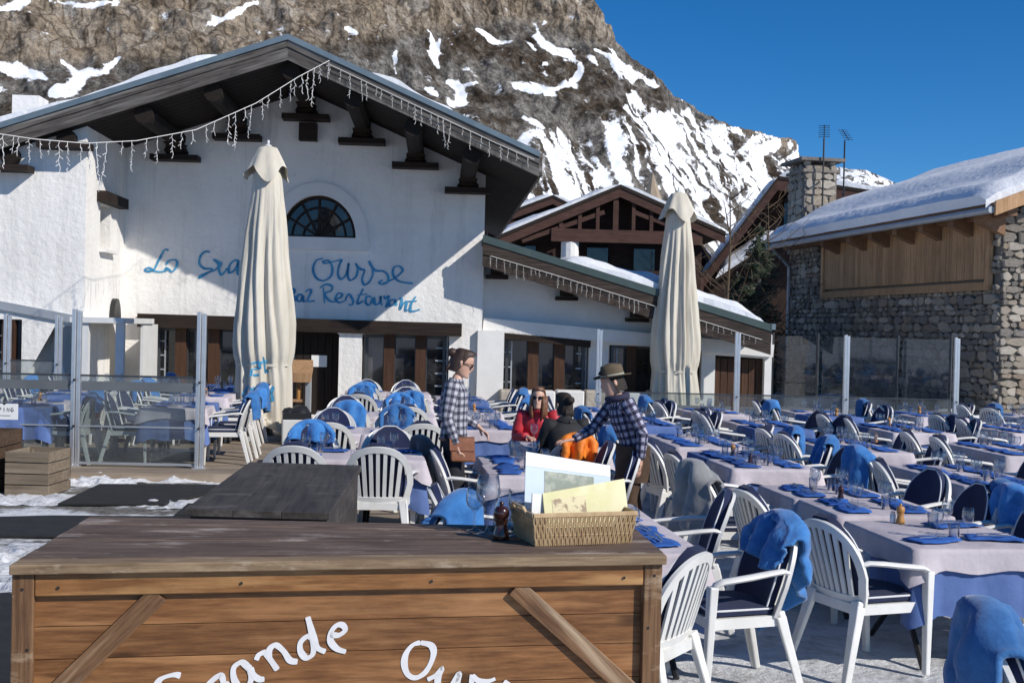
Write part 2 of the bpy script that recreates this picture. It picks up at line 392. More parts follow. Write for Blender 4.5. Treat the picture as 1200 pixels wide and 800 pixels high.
M['box_rail'] = wood('box_rail', (.16,.067,.022), (.33,.155,.055), 'x', .45, scale=19, rnd=.12, c3=(.48,.27,.11), knots=True, bump=.25)
M['box_post'] = wood('box_post', (.085,.042,.02), (.22,.12,.058), 'z', .7, scale=18, rnd=.12, c3=(.42,.31,.20), bump=.5, worn=True)
M['brace_l'] = wood('brace_left', (.09,.042,.02), (.24,.13,.062), 'x', .7, scale=18, c3=(.46,.34,.22), rot=(0,.79,0), bump=.5)
M['brace_r'] = wood('brace_right', (.09,.042,.02), (.24,.13,.062), 'x', .7, scale=18, c3=(.46,.34,.22), rot=(0,-.79,0), bump=.5)
M['box_top'] = wood('box_top', (.06,.039,.029), (.205,.145,.11), 'x', .7, scale=16, rnd=.14, c3=(.42,.36,.31), worn=True, bump=.5)
M['box_edge'] = wood('box_edge', (.17,.11,.062), (.34,.245,.15), 'x', .75, scale=17, rnd=.1, c3=(.47,.39,.29), worn=True, bump=.5)
M['dark_top'] = wood('dark_top', (.036,.030,.026), (.085,.073,.062), 'y', .6, scale=6, rnd=.06, c3=(.15,.135,.12), bump=.4, worn=True)
M['deck'] = wood('deck', (.20,.155,.115), (.33,.27,.21), 'x', .85, rnd=.2)
M['skin'] = mat('skin', (.56,.33,.235), .5, (.62,.38,.28), scale=12, subsurf=.15)
M['hair_brown'] = mat('hair_brown', (.025,.012,.007), .5, (.06,.03,.017), scale=14, stretch=(3,3,.5), bump=.6, bscale=60, bdist=.006)
M['hair_dark'] = mat('hair_dark', (.014,.009,.006), .75, (.03,.019,.013), scale=14, bump=.6, bscale=60, bdist=.006)
M['hair_red'] = mat('hair_red', (.12,.05,.022), .45, (.2,.09,.04), scale=14, bump=.6, bscale=60, bdist=.006)
M['plaid'] = plaid('plaid', (.025,.027,.045), (.46,.45,.48), (.14,.14,.18), 15)
M['plaid_dark'] = plaid('plaid_dark', (.012,.013,.03), (.42,.41,.50), (.07,.065,.12), 14)
M['jeans'] = mat('jeans', (.012,.012,.016), .9, (.022,.022,.028), scale=9)
M['brown_trousers'] = mat('brown_trousers', (.055,.032,.018), .9, (.085,.05,.03), scale=9, bump=.3)
M['leather'] = mat('leather', (.20,.07,.03), .5, (.27,.10,.045), scale=9, bump=.2)
M['yellow_boot'] = mat('yellow_boot', (.40,.24,.03), .7)
M['red_jacket'] = mat('red_jacket', (.45,.02,.03), .55, (.52,.03,.045), scale=6, bump=.3, bscale=12)
M['black_jacket'] = mat('black_jacket', (.010,.010,.011), .8, (.02,.02,.021), scale=6, bump=.3, bscale=12)
M['orange'] = mat('orange', (.72,.17,.012), .65, (.80,.24,.02), scale=6, bump=.3, bscale=10)
M['felt'] = mat('felt', (.085,.062,.035), .95, (.12,.09,.055), scale=9)
M['sunglass'] = mat('sunglass', (.01,.008,.008), .1, spec=.8)
M['scarf'] = mat('scarf', (.03,.028,.06), .9)
M['wicker'] = mat('wicker', (.42,.28,.14), .7, (.58,.42,.24), scale=18, rnd=.1)
M['paper'] = mat('paper', (.80,.80,.77), .6)
M['mill_wood'] = mat('mill_wood', (.42,.19,.045), .4, (.5,.25,.07), scale=12, coat=.3)
M['mill_dark'] = mat('mill_dark', (.03,.008,.006), .25, (.05,.014,.01), scale=10, coat=.5)
M['salt'] = mat('salt', (.75,.75,.75), .3)
M['bark'] = mat('bark', (.10,.085,.07), .95, (.16,.14,.12), scale=9, bump=.6)
M['needles'] = mat('needles', (.012,.022,.010), .8, (.03,.05,.022), scale=3)
M['twig'] = mat('twig', (.11,.075,.045), .9)
M['wire'] = mat('wire', (.55,.53,.48), .6)
M['bulb_wire'] = mat('bulb_wire', (.72,.70,.66), .5)
M['spire_stone'] = mat('spire_stone', (.26,.20,.14), .9, (.34,.27,.19), scale=2)
M['tarpaulin'] = mat('tarpaulin', (.012,.02,.05), .6, (.02,.03,.07), scale=3)
M['bin_white'] = mat('bin_white', (.62,.62,.60), .5)
# ================================================================ the white chalet
B = Frame((0,0,0), BROT)
_o = on_ground(400, 488, 0.1); B.o = Vector((_o.x, _o.y, 0.0))
chalet = empty('chalet_restaurant', B.o, BROT, 'large white rough-plastered chalet with wide dark gable roof and blue painted name', 'building')
YR = -3.0
apx = B.p(338, 43, YR); tpr = B.p(632, 180, YR); tpl = B.p(0, 147, YR)
sl = (apx.z-tpl.z)/(apx.x-tpl.x); sr = (apx.z-tpr.z)/(tpr.x-apx.x)
lx = tpl.x-3.2; lz = apx.z - sl*(apx.x-lx)
SLAB = .40
def under(x):   # underside of the roof boards
    return (apx.z - sl*(apx.x-x) if x < apx.x else apx.z - sr*(x-apx.x)) - SLAB
YB = 12.0
def rake(y0, y1, d0, d1, side):
    a, z, s = (lx, lz, 1) if side == 'l' else (tpr.x, tpr.z, 1)
    return MB().prism([(a, z-d0), (apx.x, apx.z-d0), (apx.x, apx.z-d1), (a, z-d1)], y0, y1)
roof = rake(YR, YB, .06, SLAB, 'l'); roof.v += []; r2 = rake(YR, YB, .06, SLAB, 'r'); roof.add(r2.v, r2.f)
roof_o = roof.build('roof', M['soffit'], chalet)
for side in 'lr':
    e = .002 if side == 'l' else .004
    rake(YR-.10, YR-.0, -.03, .075, side).build('edge_trim', M['zinc'], roof_o)
    rake(YR-.065-e, YR-.003, .078, .20, side).build('fascia_board', M['fascia_'+side], roof_o)
    rake(YR-.045-e, YR-.004, .203, SLAB+.03, side).build('fascia_board', M['fascia_'+side], roof_o)
MB().bar((tpr.x+.03, YR-.02, tpr.z-.2), (tpr.x+.03, YB, tpr.z-.2), .06, .40).build('eave_board', M['fascia'], roof_o)
# soffit boards, laid along the slope between the purlins
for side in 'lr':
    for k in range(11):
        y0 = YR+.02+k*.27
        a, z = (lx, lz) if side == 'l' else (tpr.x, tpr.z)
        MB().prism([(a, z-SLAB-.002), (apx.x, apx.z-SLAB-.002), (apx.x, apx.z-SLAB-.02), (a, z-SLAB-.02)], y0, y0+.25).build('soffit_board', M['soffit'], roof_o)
# snow lying on the slopes
def snow_slab(x0, x1, y0, y1, zf, th, name='roof_snow', parent=None, nu=40, nv=14, seed=0, edge=.5):
    P = []
    for i in range(nu):
        u = i/(nu-1); r = []
        for j in range(nv):
            v = j/(nv-1); x = x0+(x1-x0)*u; y = y0+(y1-y0)*v
            e = min(1, min(u, 1-u)*abs(x1-x0)/edge)**.45 * min(1, (v*abs(y1-y0)/.25+.55))
            h = th*e*(.8+.45*fbm(x*.5+seed, y*.5, seed)) 
            yy = y + .06*fbm(x*.9, seed+3.1, 0) if j == 0 else y
            r.append(Vector((x, yy, zf(x, y)+max(h, .012))))
        P.append(r)
    b = MB(); b.grid(P)
    for j0, rng in ((0, range(nu-1)), (nv-1, range(nu-1))):
        for i in rng:
            p, q = P[i][j0], P[i+1][j0]
            b.add([p, q, (q.x, q.y, zf(q.x, q.y)), (p.x, p.y, zf(p.x, p.y))], [(0,1,2,3)])
    for i0 in (0, nu-1):
        for j in range(nv-1):
            p, q = P[i0][j], P[i0][j+1]
            b.add([p, q, (q.x, q.y, zf(q.x, q.y)), (p.x, p.y, zf(p.x, p.y))], [(0,1,2,3)])
    o = b.build(name, M['snow'], parent, True)
    return o
top = lambda x, y: (apx.z - sl*(apx.x-x) if x < apx.x else apx.z - sr*(x-apx.x)) - .05
xs1 = B.p(262, 66, YR).x
snow_slab(lx+.1, xs1, YR-.04, YB-.2, top, .46, parent=roof_o, nu=60)
snow_slab(B.p(425, 84, YR).x, B.p(560, 140, YR).x, YR+.3, YB-.2, top, .42, parent=roof_o, nu=30, seed=5)

# --- front wall with its openings
xl, xr = B.p(-60, 300, 0).x, B.p(567, 300, 0).x
xj = B.p(145, 300, 0).x
ac = B.p(373, 278, 0); arx = B.p(417, 279, 0).x-ac.x; atop = B.p(374, 229, 0).z - ac.z
arch = [(ac.x + arx*math.cos(t), ac.z + atop*math.sin(t)) for t in np.linspace(0, PI, 25)]
x_lo0, x_lo1 = B.p(177, 420, 0).x, B.p(398, 420, 0).x
z_lo = B.p(280, 385, 0).z
x_w0, x_w1 = B.p(423, 420, 0).x, B.p(526, 420, 0).x
z_w = B.p(470, 392, 0).z
hole1 = [(x_lo0, .12), (x_lo1, .12), (x_lo1, z_lo), (x_lo0, z_lo)]
hole2 = [(x_w0, .5), (x_w1, .5), (x_w1, z_w), (x_w0, z_w)]
zt = lambda x: under(x)+.05
outer = [(xl, -.5), (xr, -.5), (xr, zt(xr)), (apx.x, zt(apx.x)), (xl, zt(xl))]
wall = MB().prism(outer, 0, .45, [arch, hole1, hole2]).build('front_wall', M['stucco'], chalet)
MB().box((xr-.23, 5.6, 2.4), (.45, 10.2, 5.8)).build('side_wall', M['stucco'], chalet)
# raised plaster band round the arched window, and its sill band
def ellipse_ring(c, r0, r1, y0, y1, n=28):
    b = MB()
    for i in range(n):
        t0, t1 = PI*i/n, PI*(i+1)/n
        q = [(c.x+r[0]*math.cos(t), c.z+r[1]*math.sin(t)) for r in (r0, r1) for t in (t0, t1)]
        a, b2, c2, d = q[0], q[1], q[2], q[3]
        b.hexa([(a[0],y0,a[1]), (c2[0],y0,c2[1]), (c2[0],y1,c2[1]), (a[0],y1,a[1]), (b2[0],y0,b2[1]), (d[0],y0,d[1]), (d[0],y1,d[1]), (b2[0],y1,b2[1])])
    return b
aw = B.p(431, 279, 0).x - ac.x
fw = empty('arched_window'); fw.parent = chalet; KIDS.setdefault(chalet.name, []).append(fw)
ellipse_ring(ac, (arx, atop), (aw, atop+.26), -.07, .02).build('arch_surround', M['stucco_flat'], fw)
MB().box((ac.x, -.02, ac.z-.13), (2*aw+.06, .075, .26)).build('sill', M['stucco_flat'], fw)
MB().prism(arch, .16, .19).build('pane', M['window_glass'], fw)
ellipse_ring(ac, (arx-.06, atop-.06), (arx+.01, atop+.01), .08, .17).build('frame', M['dark_wood'], fw)
mu = MB()
for k in range(1, 6):
    t = PI*k/6
    mu.bar((ac.x, .13, ac.z+.02), (ac.x+(arx-.03)*math.cos(t), .13, ac.z+(atop-.03)*math.sin(t)), .05, .04, (0,1,0))
for rr in (.42, .72):
    mu.tube([(ac.x+arx*rr*math.cos(t), .13, ac.z+atop*rr*math.sin(t)) for t in np.linspace(0, PI, 20)], .022, 6)
mu.box((ac.x, .13, ac.z+.02), (2*arx, .06, .05)); mu.build('muntins', M['dark_wood'], fw)
# --- openings below
MB().bar(B.p(163, 375, -.1), B.p(541, 386.5, -.1), .32, .27).build('lintel_beam', M['dark_wood'], chalet)
def window(px0, px1, y, z0, z1, posts=(), frames=True, parent=chalet, name='window', grid_cells=(), fmat='dark_frame', pmat='brown_post', fr=B):
    x0, x1 = fr.p(px0, 420, y).x, fr.p(px1, 420, y).x
    wv = empty(name); wv.parent = parent; KIDS.setdefault(parent.name, []).append(wv)
    xs = [x0] + [fr.p(p, 420, y).x for p in posts] + [x1]
    MB().box(((x0+x1)/2, y+.24, (z0+z1)/2), (x1-x0+.04, .05, z1-z0+.04)).build('pane', M['window_glass'], wv)
    for p in posts:
        MB().box((fr.p(p, 420, y).x, y+.10, (z0+z1)/2), (.22, .16, z1-z0)).build('post', M[pmat], wv)
    for a, b in zip(xs[:-1], xs[1:]):
        a += .1; b -= .1
        q = MB()
        for xx in (a, b): q.box((xx, y+.18, (z0+z1)/2), (.06, .07, z1-z0))
        for zz in (z0+.04, z1-.04): q.box(((a+b)/2, y+.178, zz), (b-a, .064, .07))
        q.build('frame', M[fmat], wv)
    for a, b, n in grid_cells:
        xa, xb = fr.p(a, 420, y).x, fr.p(b, 420, y).x; q = MB()
        for i in range(1, n): q.box(((xa+xb)/2, y+.2, z0+(z1-z0)*i/n), (xb-xa, .035, .03))
        q.box((xb, y+.2, (z0+z1)/2), (.03, .034, z1-z0)).build('glazing_bars', M['grey_frame'], wv)
    return wv
window(178, 344, 0, .12, z_lo, (211, 250, 300), grid_cells=((181, 191, 6),))
window(423, 526, 0, .5, z_w, (456, 493), grid_cells=((510, 524, 5),))
# the entrance door of dark boards with a paper notice
dx0, dx1 = B.p(345, 430, 0).x, B.p(397, 430, 0).x
door = MB().box(((dx0+dx1)/2, .26, (.12+z_lo)/2), (dx1-dx0, .06, z_lo-.12)).build('door', M['dark_wood_z'], chalet)
nb = 6
for k in range(nb):
    MB().box((dx0+(k+.5)*(dx1-dx0)/nb, .215, (.12+z_lo)/2), ((dx1-dx0)/nb-.012, .03, z_lo-.16)).build('board', M['dark_wood_z'], door)
nz = B.p(374, 423, .19)
nq = MB().box((nz.x, .194, nz.z), (.32, .006, .24)).build('notice', M['paper'], door)
tk = MB().tube([(dx0+.08, .14, .9), (dx0+.08, .1, 1.0), (dx0+.08, .14, 1.1)], .015, 6).build('handle', M['steel'], door)
# pier between door and windows
pa, pb = B.p(397.5, 430, 0).x, B.p(424, 430, 0).x
pr = MB().box(((pa+pb)/2, -.07, (z_lo-.1)/2), (pb-pa, .2, z_lo+.1)); pr.box(((pa+pb)/2, -.075, z_lo-.02), (pb-pa+.06, .24, .08))
pr.build('pier', M['stucco'], chalet)
# --- purlins, consoles and the little ledges under them
def corbel(px, py, y, under_z=None, w=.95):
    q = B.p(px, py, y); u = (under(q.x) if under_z is None else under_z)
    co = empty('corbel'); co.parent = chalet; KIDS.setdefault(chalet.name, []).append(co)
    MB().box((q.x, y-.18, q.z), (w, .40, .11)).build('ledge', M['dark_wood'], co)
    b = MB(); z0, z1 = q.z+.06, u-.30
    rows = [(0, .13, .18), (.12, .19, .26), (.35, .23, .34), (.6, .20, .32), (.85, .17, .42), (1, .2, .55)]
    if z1 > z0+.1:
        b.rings([[Vector((q.x+sx*wd, y-yy, z0+(z1-z0)*t)) for sx, yy in ((-1,0),(-.9,dp),(-.45,dp+.06),(.45,dp+.06),(.9,dp),(1,0))] for t, wd, dp in rows])
        b.build('console', M['dark_wood'], co)
    MB().tube([(q.x, YR+.12, u-.16), (q.x, y+.2, u-.16)], .17, 10).build('purlin', M['soffit'], co)
for px, py in ((208, 187), (280, 163), (360, 140), (425, 168), (487, 196), (548, 225)): corbel(px, py, 0)
q = B.p(362, 156, 0); MB().box((q.x, -.1, q.z), (.36, .28, .36)).build('vent_box', M['dark_wood'], chalet)

# --- the left wing in front of the facade
YW = -2.7
xw = xj
wx0 = B.p(-90, 300, YW).x
d0 = [(B.p(-6, 420, YW).x, B.p(0, 452, YW).z), (B.p(25, 420, YW).x, B.p(0, 452, YW).z), (B.p(25, 420, YW).x, B.p(12, 374, YW).z), (B.p(-6, 420, YW).x, B.p(12, 374, YW).z)]
d1 = [(B.p(64, 420, YW).x, .12), (B.p(98, 420, YW).x, .12), (B.p(98, 420, YW).x, B.p(90, 382, YW).z), (B.p(64, 420, YW).x, B.p(90, 382, YW).z)]
MB().prism([(wx0, -.5), (xw, -.5), (xw, zt(xw)), (wx0, zt(wx0))], YW, YW+.4, [d0, d1]).build('wing_wall', M['stucco'], chalet)
s0 = B.px(119, 262, xw); s1 = B.px(126, 262, xw); sz0, sz1 = B.px(122, 292, xw).z, B.px(122, 240, xw).z
MB().prism([(YW+.4, -.5), (0, -.5), (0, zt(xw)), (YW+.4, zt(xw))], xw-.4, xw, [[(s0.y-.1, sz0), (s1.y+.2, sz0), (s1.y+.2, sz1), (s0.y-.1, sz1)]], plane='yz').build('wing_side_wall', M['stucco'], chalet)
sw = empty('slit_window'); sw.parent = chalet; KIDS[chalet.name].append(sw)
MB().box((xw-.3, (s0.y+s1.y)/2, (sz0+sz1)/2), (.04, .9, sz1-sz0+.1)).build('pane', M['window_glass'], sw)
MB().bar((xw+.05, s0.y-.35, sz1+.12), (xw+.05, s1.y+.85, sz1+.12), .26, .2).build('lintel', M['dark_wood'], sw)
MB().box((xw+.03, (s0.y+s1.y)/2+.1, sz0-.04), (.2, .9, .06)).build('sill', M['stucco_flat'], sw)
window(-6, 25, YW, d0[0][1], d0[2][1], (9,), grid_cells=((-6, 8, 4),), name='wing_window')
# glazed door on the wing
gd = empty('glazed_door'); gd.parent = chalet; KIDS[chalet.name].append(gd)
gx0, gx1, gz = d1[0][0], d1[1][0], d1[2][1]
MB().box(((gx0+gx1)/2, YW+.3, gz/2), (gx1-gx0, .04, gz)).build('pane', M['window_glass'], gd)
g = MB()
for xx in (gx0+.05, (gx0+gx1)/2, gx1-.05): g.box((xx, YW+.2, gz/2), (.09, .1, gz))
for zz in (gz-.05, .95, .18): g.box(((gx0+gx1)/2, YW+.2, zz), (gx1-gx0, .09, .1))
g.build('frame', M['grey_frame'], gd)
# thin grey strip set close along the wing wall and the porch hood at the inner corner
MB().bar(B.p(-60, 346, YW-.03), B.p(97, 376, YW-.03), .06, .15).build('grey_strip', M['grey_frame'], chalet)
p0, p1 = B.p(112, 400, YW-.3), B.p(146, 400, -.8)
ph = empty('porch'); ph.parent = chalet; KIDS[chalet.name].append(ph)
hz = B.p(113, 375, YW-.3).z
MB().box((xw+.35, (YW-.4)/2-.4, hz), (.95, 2.3, .10)).build('hood', M['white_frame'], ph)
for xx, yy in ((xw+.12, YW-.28), (xw+.72, YW-.2)):
    MB().box((xx, yy, hz/2), (.14, .14, hz-.1)).build('post', M['white_frame'], ph)
MB().box((xw+.76, -.9, hz/2), (.05, 1.2, hz-.12)).build('side_panel', M['white_frame'], ph)
q = B.px(132, 365, xw)
MB().rings([[Vector((xw+d, q.y+.26*math.cos(t), q.z-.16+.42*math.sin(t))) for t in np.linspace(0, PI, 13)] for d in (.0, .1)]).build('wall_lamp', M['black_metal'], chalet)
corbel(14, 199, YW, w=.8); corbel(80, 173, YW, w=.9)
# stub of chimney on the left slope
q = B.p(24, 124, 0.4); MB().box((q.x, 1.0, q.z-.6), (.55, .6, 1.75)).build('chimney', M['stucco'], chalet)

# --- blue hand-painted name
def ribbon(mb, pts, wd, n=(0,-1,0), smooth=7, th=.0015):
    pts = [Vector(p) for p in pts]
    if smooth and len(pts) > 2:   # Catmull-Rom
        out = []
        for i in range(len(pts)-1):
            a, b, c, d = pts[max(i-1,0)], pts[i], pts[i+1], pts[min(i+2, len(pts)-1)]
            for k in range(smooth):
                t = k/smooth
                out.append(.5*((2*b) + (c-a)*t + (2*a-5*b+4*c-d)*t*t + (3*b-a-3*c+d)*t**3))
        pts = out+[pts[-1]]
    n = Vector(n); L = len(pts); rows = []
    for i, p in enumerate(pts):
        t = (pts[min(i+1,L-1)]-pts[max(i-1,0)]).normalized(); s = t.cross(n).normalized()
        ww = wd*(.6 if i in (0, L-1) else 1)*(.74+.5*abs(t.z*.8-(t.x+t.y)*.35))*(1+.14*math.sin(i*.31+L))
        rows.append([p - s*ww/2, p + s*ww/2, p + s*ww/2 + n*th, p - s*ww/2 + n*th])
    return mb.rings(rows)
def letters(strokes, fx, name, wd, mt, parent, counts, n=(0,-1,0)):
    g = empty(name); g.parent = parent; KIDS.setdefault(parent.name, []).append(g); k = 0
    for cnt in counts:
        b = MB()
        for st in strokes[k:k+cnt]:
            ribbon(b, [Vector(fx(x, y)) + Vector(n)*(k % 5)*.0006 for x, y in st], wd, n); k += 1
        b.build('letter', mt, g)
    return g
sgn = []
Z1 = lambda L: [(160+x/10, 280+y/10) for x, y in L]
Z2 = lambda L: [(335+x*.1417, 290+y*.1417) for x, y in L]
sgn += [Z1([(375,135),(330,125),(290,190),(245,280),(210,350),(160,380),(105,372),(105,350),(150,340),(210,375),(280,385),(330,375)]),
        Z1([(345,300),(380,255),(450,245),(475,280),(460,340),(415,385),(380,360),(345,340),(340,385)]),
        Z1([(860,155),(800,150),(745,210),(735,290),(790,345),(870,350),(880,370),(800,420),(740,455),(745,430),(830,395),(920,365),(960,310),(930,260),(900,240)]),
        Z1([(900,240),(960,270),(990,290),(965,360),(990,420),(1030,390),(1060,340)]),
        Z1([(1190,250),(1140,255),(1090,310),(1080,390),(1130,380),(1180,310),(1190,260),(1185,410),(1220,400)]),
        Z1([(1250,410),(1260,300),(1290,290),(1320,310),(1320,400)]), Z1([(1420,310),(1370,310),(1350,380),(1400,410),(1430,330),(1440,200),(1430,410)]),
        Z1([(1490,360),(1540,330),(1520,290),(1480,330),(1490,410),(1550,410)])]
sgn += [Z2([(305,90),(250,110),(225,180),(250,250),(310,275),(370,240),(385,170),(355,110),(310,115),(330,130),(420,110),(465,100)]),
        Z2([(465,100),(440,150),(430,220),(455,262),(500,220),(520,130),(510,220),(530,272),(580,240),(595,170),(575,130)]),
        Z2([(580,150),(620,180),(650,190),(630,260),(650,310),(700,270),(720,190),(685,110)]),
        Z2([(690,130),(740,190),(800,195),(840,225),(845,280),(800,305),(770,290),(800,270)]),
        Z2([(800,300),(870,270),(930,230),(965,190),(940,155),(895,165),(885,220),(920,270),(980,290),(1050,297)])]
sgn += [Z2([(35,345),(40,450)]), Z2([(20,345),(65,345),(70,375),(40,395),(75,410),(70,440),(35,448)]), Z2([(140,395),(105,390),(90,430),(120,445),(140,400),(145,445),(170,440)]),
        Z2([(160,370),(185,350),(210,360),(180,440),(240,440)]), Z2([(310,330),(320,460)]), Z2([(280,335),(330,305),(380,320),(375,355),(320,385),(360,440),(410,450)]),
        Z2([(410,430),(455,410),(465,385),(430,380),(410,425),(440,455),(490,440)]), Z2([(490,440),(520,385),(555,440),(545,475),(520,470)]),
        Z2([(640,340),(600,420),(595,465),(640,440)]), Z2([(590,395),(670,385)]), Z2([(710,410),(670,405),(660,455),(690,475),(720,420),(725,470)]),
        Z2([(732,408),(736,462),(758,470),(780,440),(784,402),(786,462),(798,474)]), Z2([(812,398),(822,424),(850,402),(834,470),(828,490),(856,474)]), Z2([(900,430),(860,440),(855,480),(895,470),(905,435),(915,480)]),
        Z2([(935,425),(960,430),(945,510),(975,460),(1000,450),(990,520),(1020,510)]), Z2([(1075,405),(1040,460),(1030,520),(1060,525),(1110,510)]), Z2([(1010,445),(1085,440)])]
letters(sgn, lambda x, y: B.p(x, y, -.012), 'painted_name', .042, M['blue_paint'], chalet, [1]*13+[2,1,1,2,1,1,2,1,1,1,1,1,2])

# ================================================================ the low annex to its right
annex = empty('annex', B.o, BROT, 'low white annex with sloping snowy roof and carved dark fascia, right of the big chalet', 'building')
YA, YAR = .35, -.6
a0, a1 = B.p(566, 277, YAR), B.p(898, 380, YAR)
am = (a1.z-a0.z)/(a1.x-a0.x)
a1 = Vector((a1.x+.1, YAR, a1.z+.1*am))
def arake(y0, y1, d0, d1, e=0): return MB().prism([(a0.x, a0.z-d0), (a1.x+e, a1.z-d0), (a1.x+e, a1.z-d1), (a0.x, a0.z-d1)], y0, y1)
ar = arake(YAR, 9, .02, .16).build('roof', M['soffit'], annex)
arake(YAR-.07, YAR, -.03, .12).build('edge_trim', M['green_metal'], ar)
arake(YAR-.05, YAR-.003, .123, .36).build('fascia_board', M['fascia_dark'], ar)
arake(YAR-.03, YAR-.004, .363, .60).build('fascia_board', M['fascia_dark'], ar)
MB().bar((a1.x+.02, YAR-.07, a1.z-.02), (a1.x+.02, 9, a1.z-.02), .12, .12).build('gutter', M['zinc'], ar)
snow_slab(B.p(660, 305, YAR).x, a1.x-.12, YAR-.02, 8.8, lambda x, y: a0.z+am*(x-a0.x), .40, parent=ar, nu=40, seed=9)
az = lambda x: a0.z + am*(x-a0.x) - .1
xa0, xa1 = xr+.002, B.p(905, 400, YA).x
zwa = lambda px, py: B.p(px, py, YA).z
xo = [B.p(p, 430, YA).x for p in (589, 690, 713, 822, 838, 896)]
h1 = [(xo[0], .55), (xo[1], .55), (xo[1], zwa(690, 402)), (xo[0], zwa(590, 391))]
h2 = [(xo[2], .12), (xo[3], .12), (xo[3], zwa(800, 408)), (xo[2], zwa(714, 404))]
h3 = [(xo[4], .12), (xo[5], .12), (xo[5], zwa(890, 420)), (xo[4], zwa(838, 416))]
MB().prism([(xa0, -.5), (xa1, -.5), (xa1, az(xa1)), (xa0, az(xa0))], YA, YA+.4, [h1, h2, h3]).build('wall', M['stucco_flat'], annex)
window(589, 690, YA, .55, zwa(640, 396), (625, 656), parent=annex, grid_cells=((590, 600, 4), (676, 688, 4)))
window(713, 822, YA, .12, zwa(760, 405), (740, 790), parent=annex, grid_cells=((714, 724, 4),))
ad = MB().box(((xo[4]+xo[5])/2, YA+.22, zwa(860, 416)/2), (xo[5]-xo[4]+.05, .06, zwa(860, 416))).build('door', M['dark_wood_z'], annex)
for k in range(7):
    MB().box((xo[4]+(k+.5)*(xo[5]-xo[4])/7, YA+.17, zwa(860, 418)/2), ((xo[5]-xo[4])/7-.014, .04, zwa(860, 418)-.1)).build('board', M['brown_post'], ad)
MB().bar(B.p(566, 380, YA-.1), B.p(905, 411, YA-.1), .22, .27).build('cornice', M['stucco_flat'], annex)
MB().bar(B.p(581, 391, YA-.16), B.p(692, 403, YA-.16), .1, .16).build('lintel_beam', M['dark_wood'], annex)
MB().box(((B.p(559,430,-.1).x+B.p(590,430,-.1).x)/2, .12, .95), (B.p(590,430,-.1).x-B.p(559,430,-.1).x, .5, B.p(575,388,-.1).z*2-1.9 if False else 2.0)).build('corner_pier', M['stucco_flat'], annex)
for px, py in ((582, 325), (663, 350), (745, 375)):
    q = B.p(px, py, YA); co = empty('corbel'); co.parent = annex; KIDS.setdefault(annex.name, []).append(co)
    MB().box((q.x, YA-.16, q.z), (.46, .34, .08)).build('ledge', M['dark_wood'], co)
    MB().box((q.x, YA-.2, q.z+.24), (.26, .40, .36)).build('console', M['dark_wood'], co)
# pale stone blocks of the bench wall below the annex windows
bw = empty('bench_wall', B.o, BROT, 'low bench wall of pale stone blocks beneath the annex windows', 'wall')
xx = xo[0]-.1; k = 0
while xx < xo[3]-1:
    wd = random.uniform(.42, .75); zt2 = B.p(640, 456, -.5).z + random.uniform(-.03, .03)
    o = bev(MB().box((xx+wd/2, -.3, zt2/2+.02), (wd-.03, .5, zt2-.06)).build('block', M['stucco_flat'] if k % 3 else M['stone3'], bw), .03, 2); xx += wd; k += 1

# ================================================================ icicle light strings
DROPS = []
for k in range(5):
    b = MB(); rnd = random.Random(k); ln = (.55, .38, .25, .48, .16)[k]; z = 0; x = 0; pts = [(0,0,0)]
    while z > -ln:
        z -= .05; x += rnd.uniform(-.022, .022); pts.append((x, rnd.uniform(-.012,.012), z))
    b.tube(pts, .0042, 5)
    for p in pts[1:]:
        b.tube([p, (p[0]+rnd.uniform(-.05,.05), p[1]+rnd.uniform(-.04,.04), p[2]-.035)], .005, 4)
    DROPS.append(b.mesh('light_drop', M['bulb_wire']))
def light_string(name, path, lab, step=.2, group='icicle light strings', scale=1.0, dens=1.0):
    r = empty(name, path[0], 0, lab, 'light string', group)
    P = [Vector(p)-Vector(path[0]) for p in path]
    MB().tube(P, .006, 5).build('cable', M['bulb_wire'], r)
    acc = 0; rnd = random.Random(len(lab))
    for a, b in zip(P[:-1], P[1:]):
        L = (b-a).length; t = acc
        while t < L:
            o = link('light_drop', DROPS[rnd.choice((0,1,1,2,2,3,4))], r, a+(b-a)*(t/L), rnd.uniform(0, 6)); s = rnd.uniform(.7, 1.15)*scale; o.scale = (s,s,s)
            t += step*rnd.uniform(.6, 1.6)
        acc = t-L
bpts = [(-40,150),(0,157),(40,163),(100,168),(160,165),(230,152),(300,121),(350,90),(386,71)]
light_string('icicle_lights', [B.w(B.p(x, y, YR-.3-6.5*(1-k/8.0))) for k, (x, y) in enumerate(bpts)], 'string of white icicle lights sagging across the left half of the big gable')
light_string('icicle_lights', [B.w(B.p(x, y, YR-.13)) for x, y in ((387,76),(450,106),(520,139),(580,167),(626,187))], 'string of white icicle lights along the right slope of the big gable fascia', scale=.75, step=.16)
light_string('icicle_lights', [B.w((tpr.x+.1, YR+k*.5, tpr.z-.05)) for k in range(9)], 'string of white icicle lights down the right eave of the big gable', step=.12, scale=.6)
light_string('icicle_lights', [B.w(B.p(x, y, YAR-.09)) for x, y in ((575,300),(650,322),(730,347),(820,375),(893,398))], 'string of icicle lights on the dark fascia of the low annex', scale=.5, step=.12)

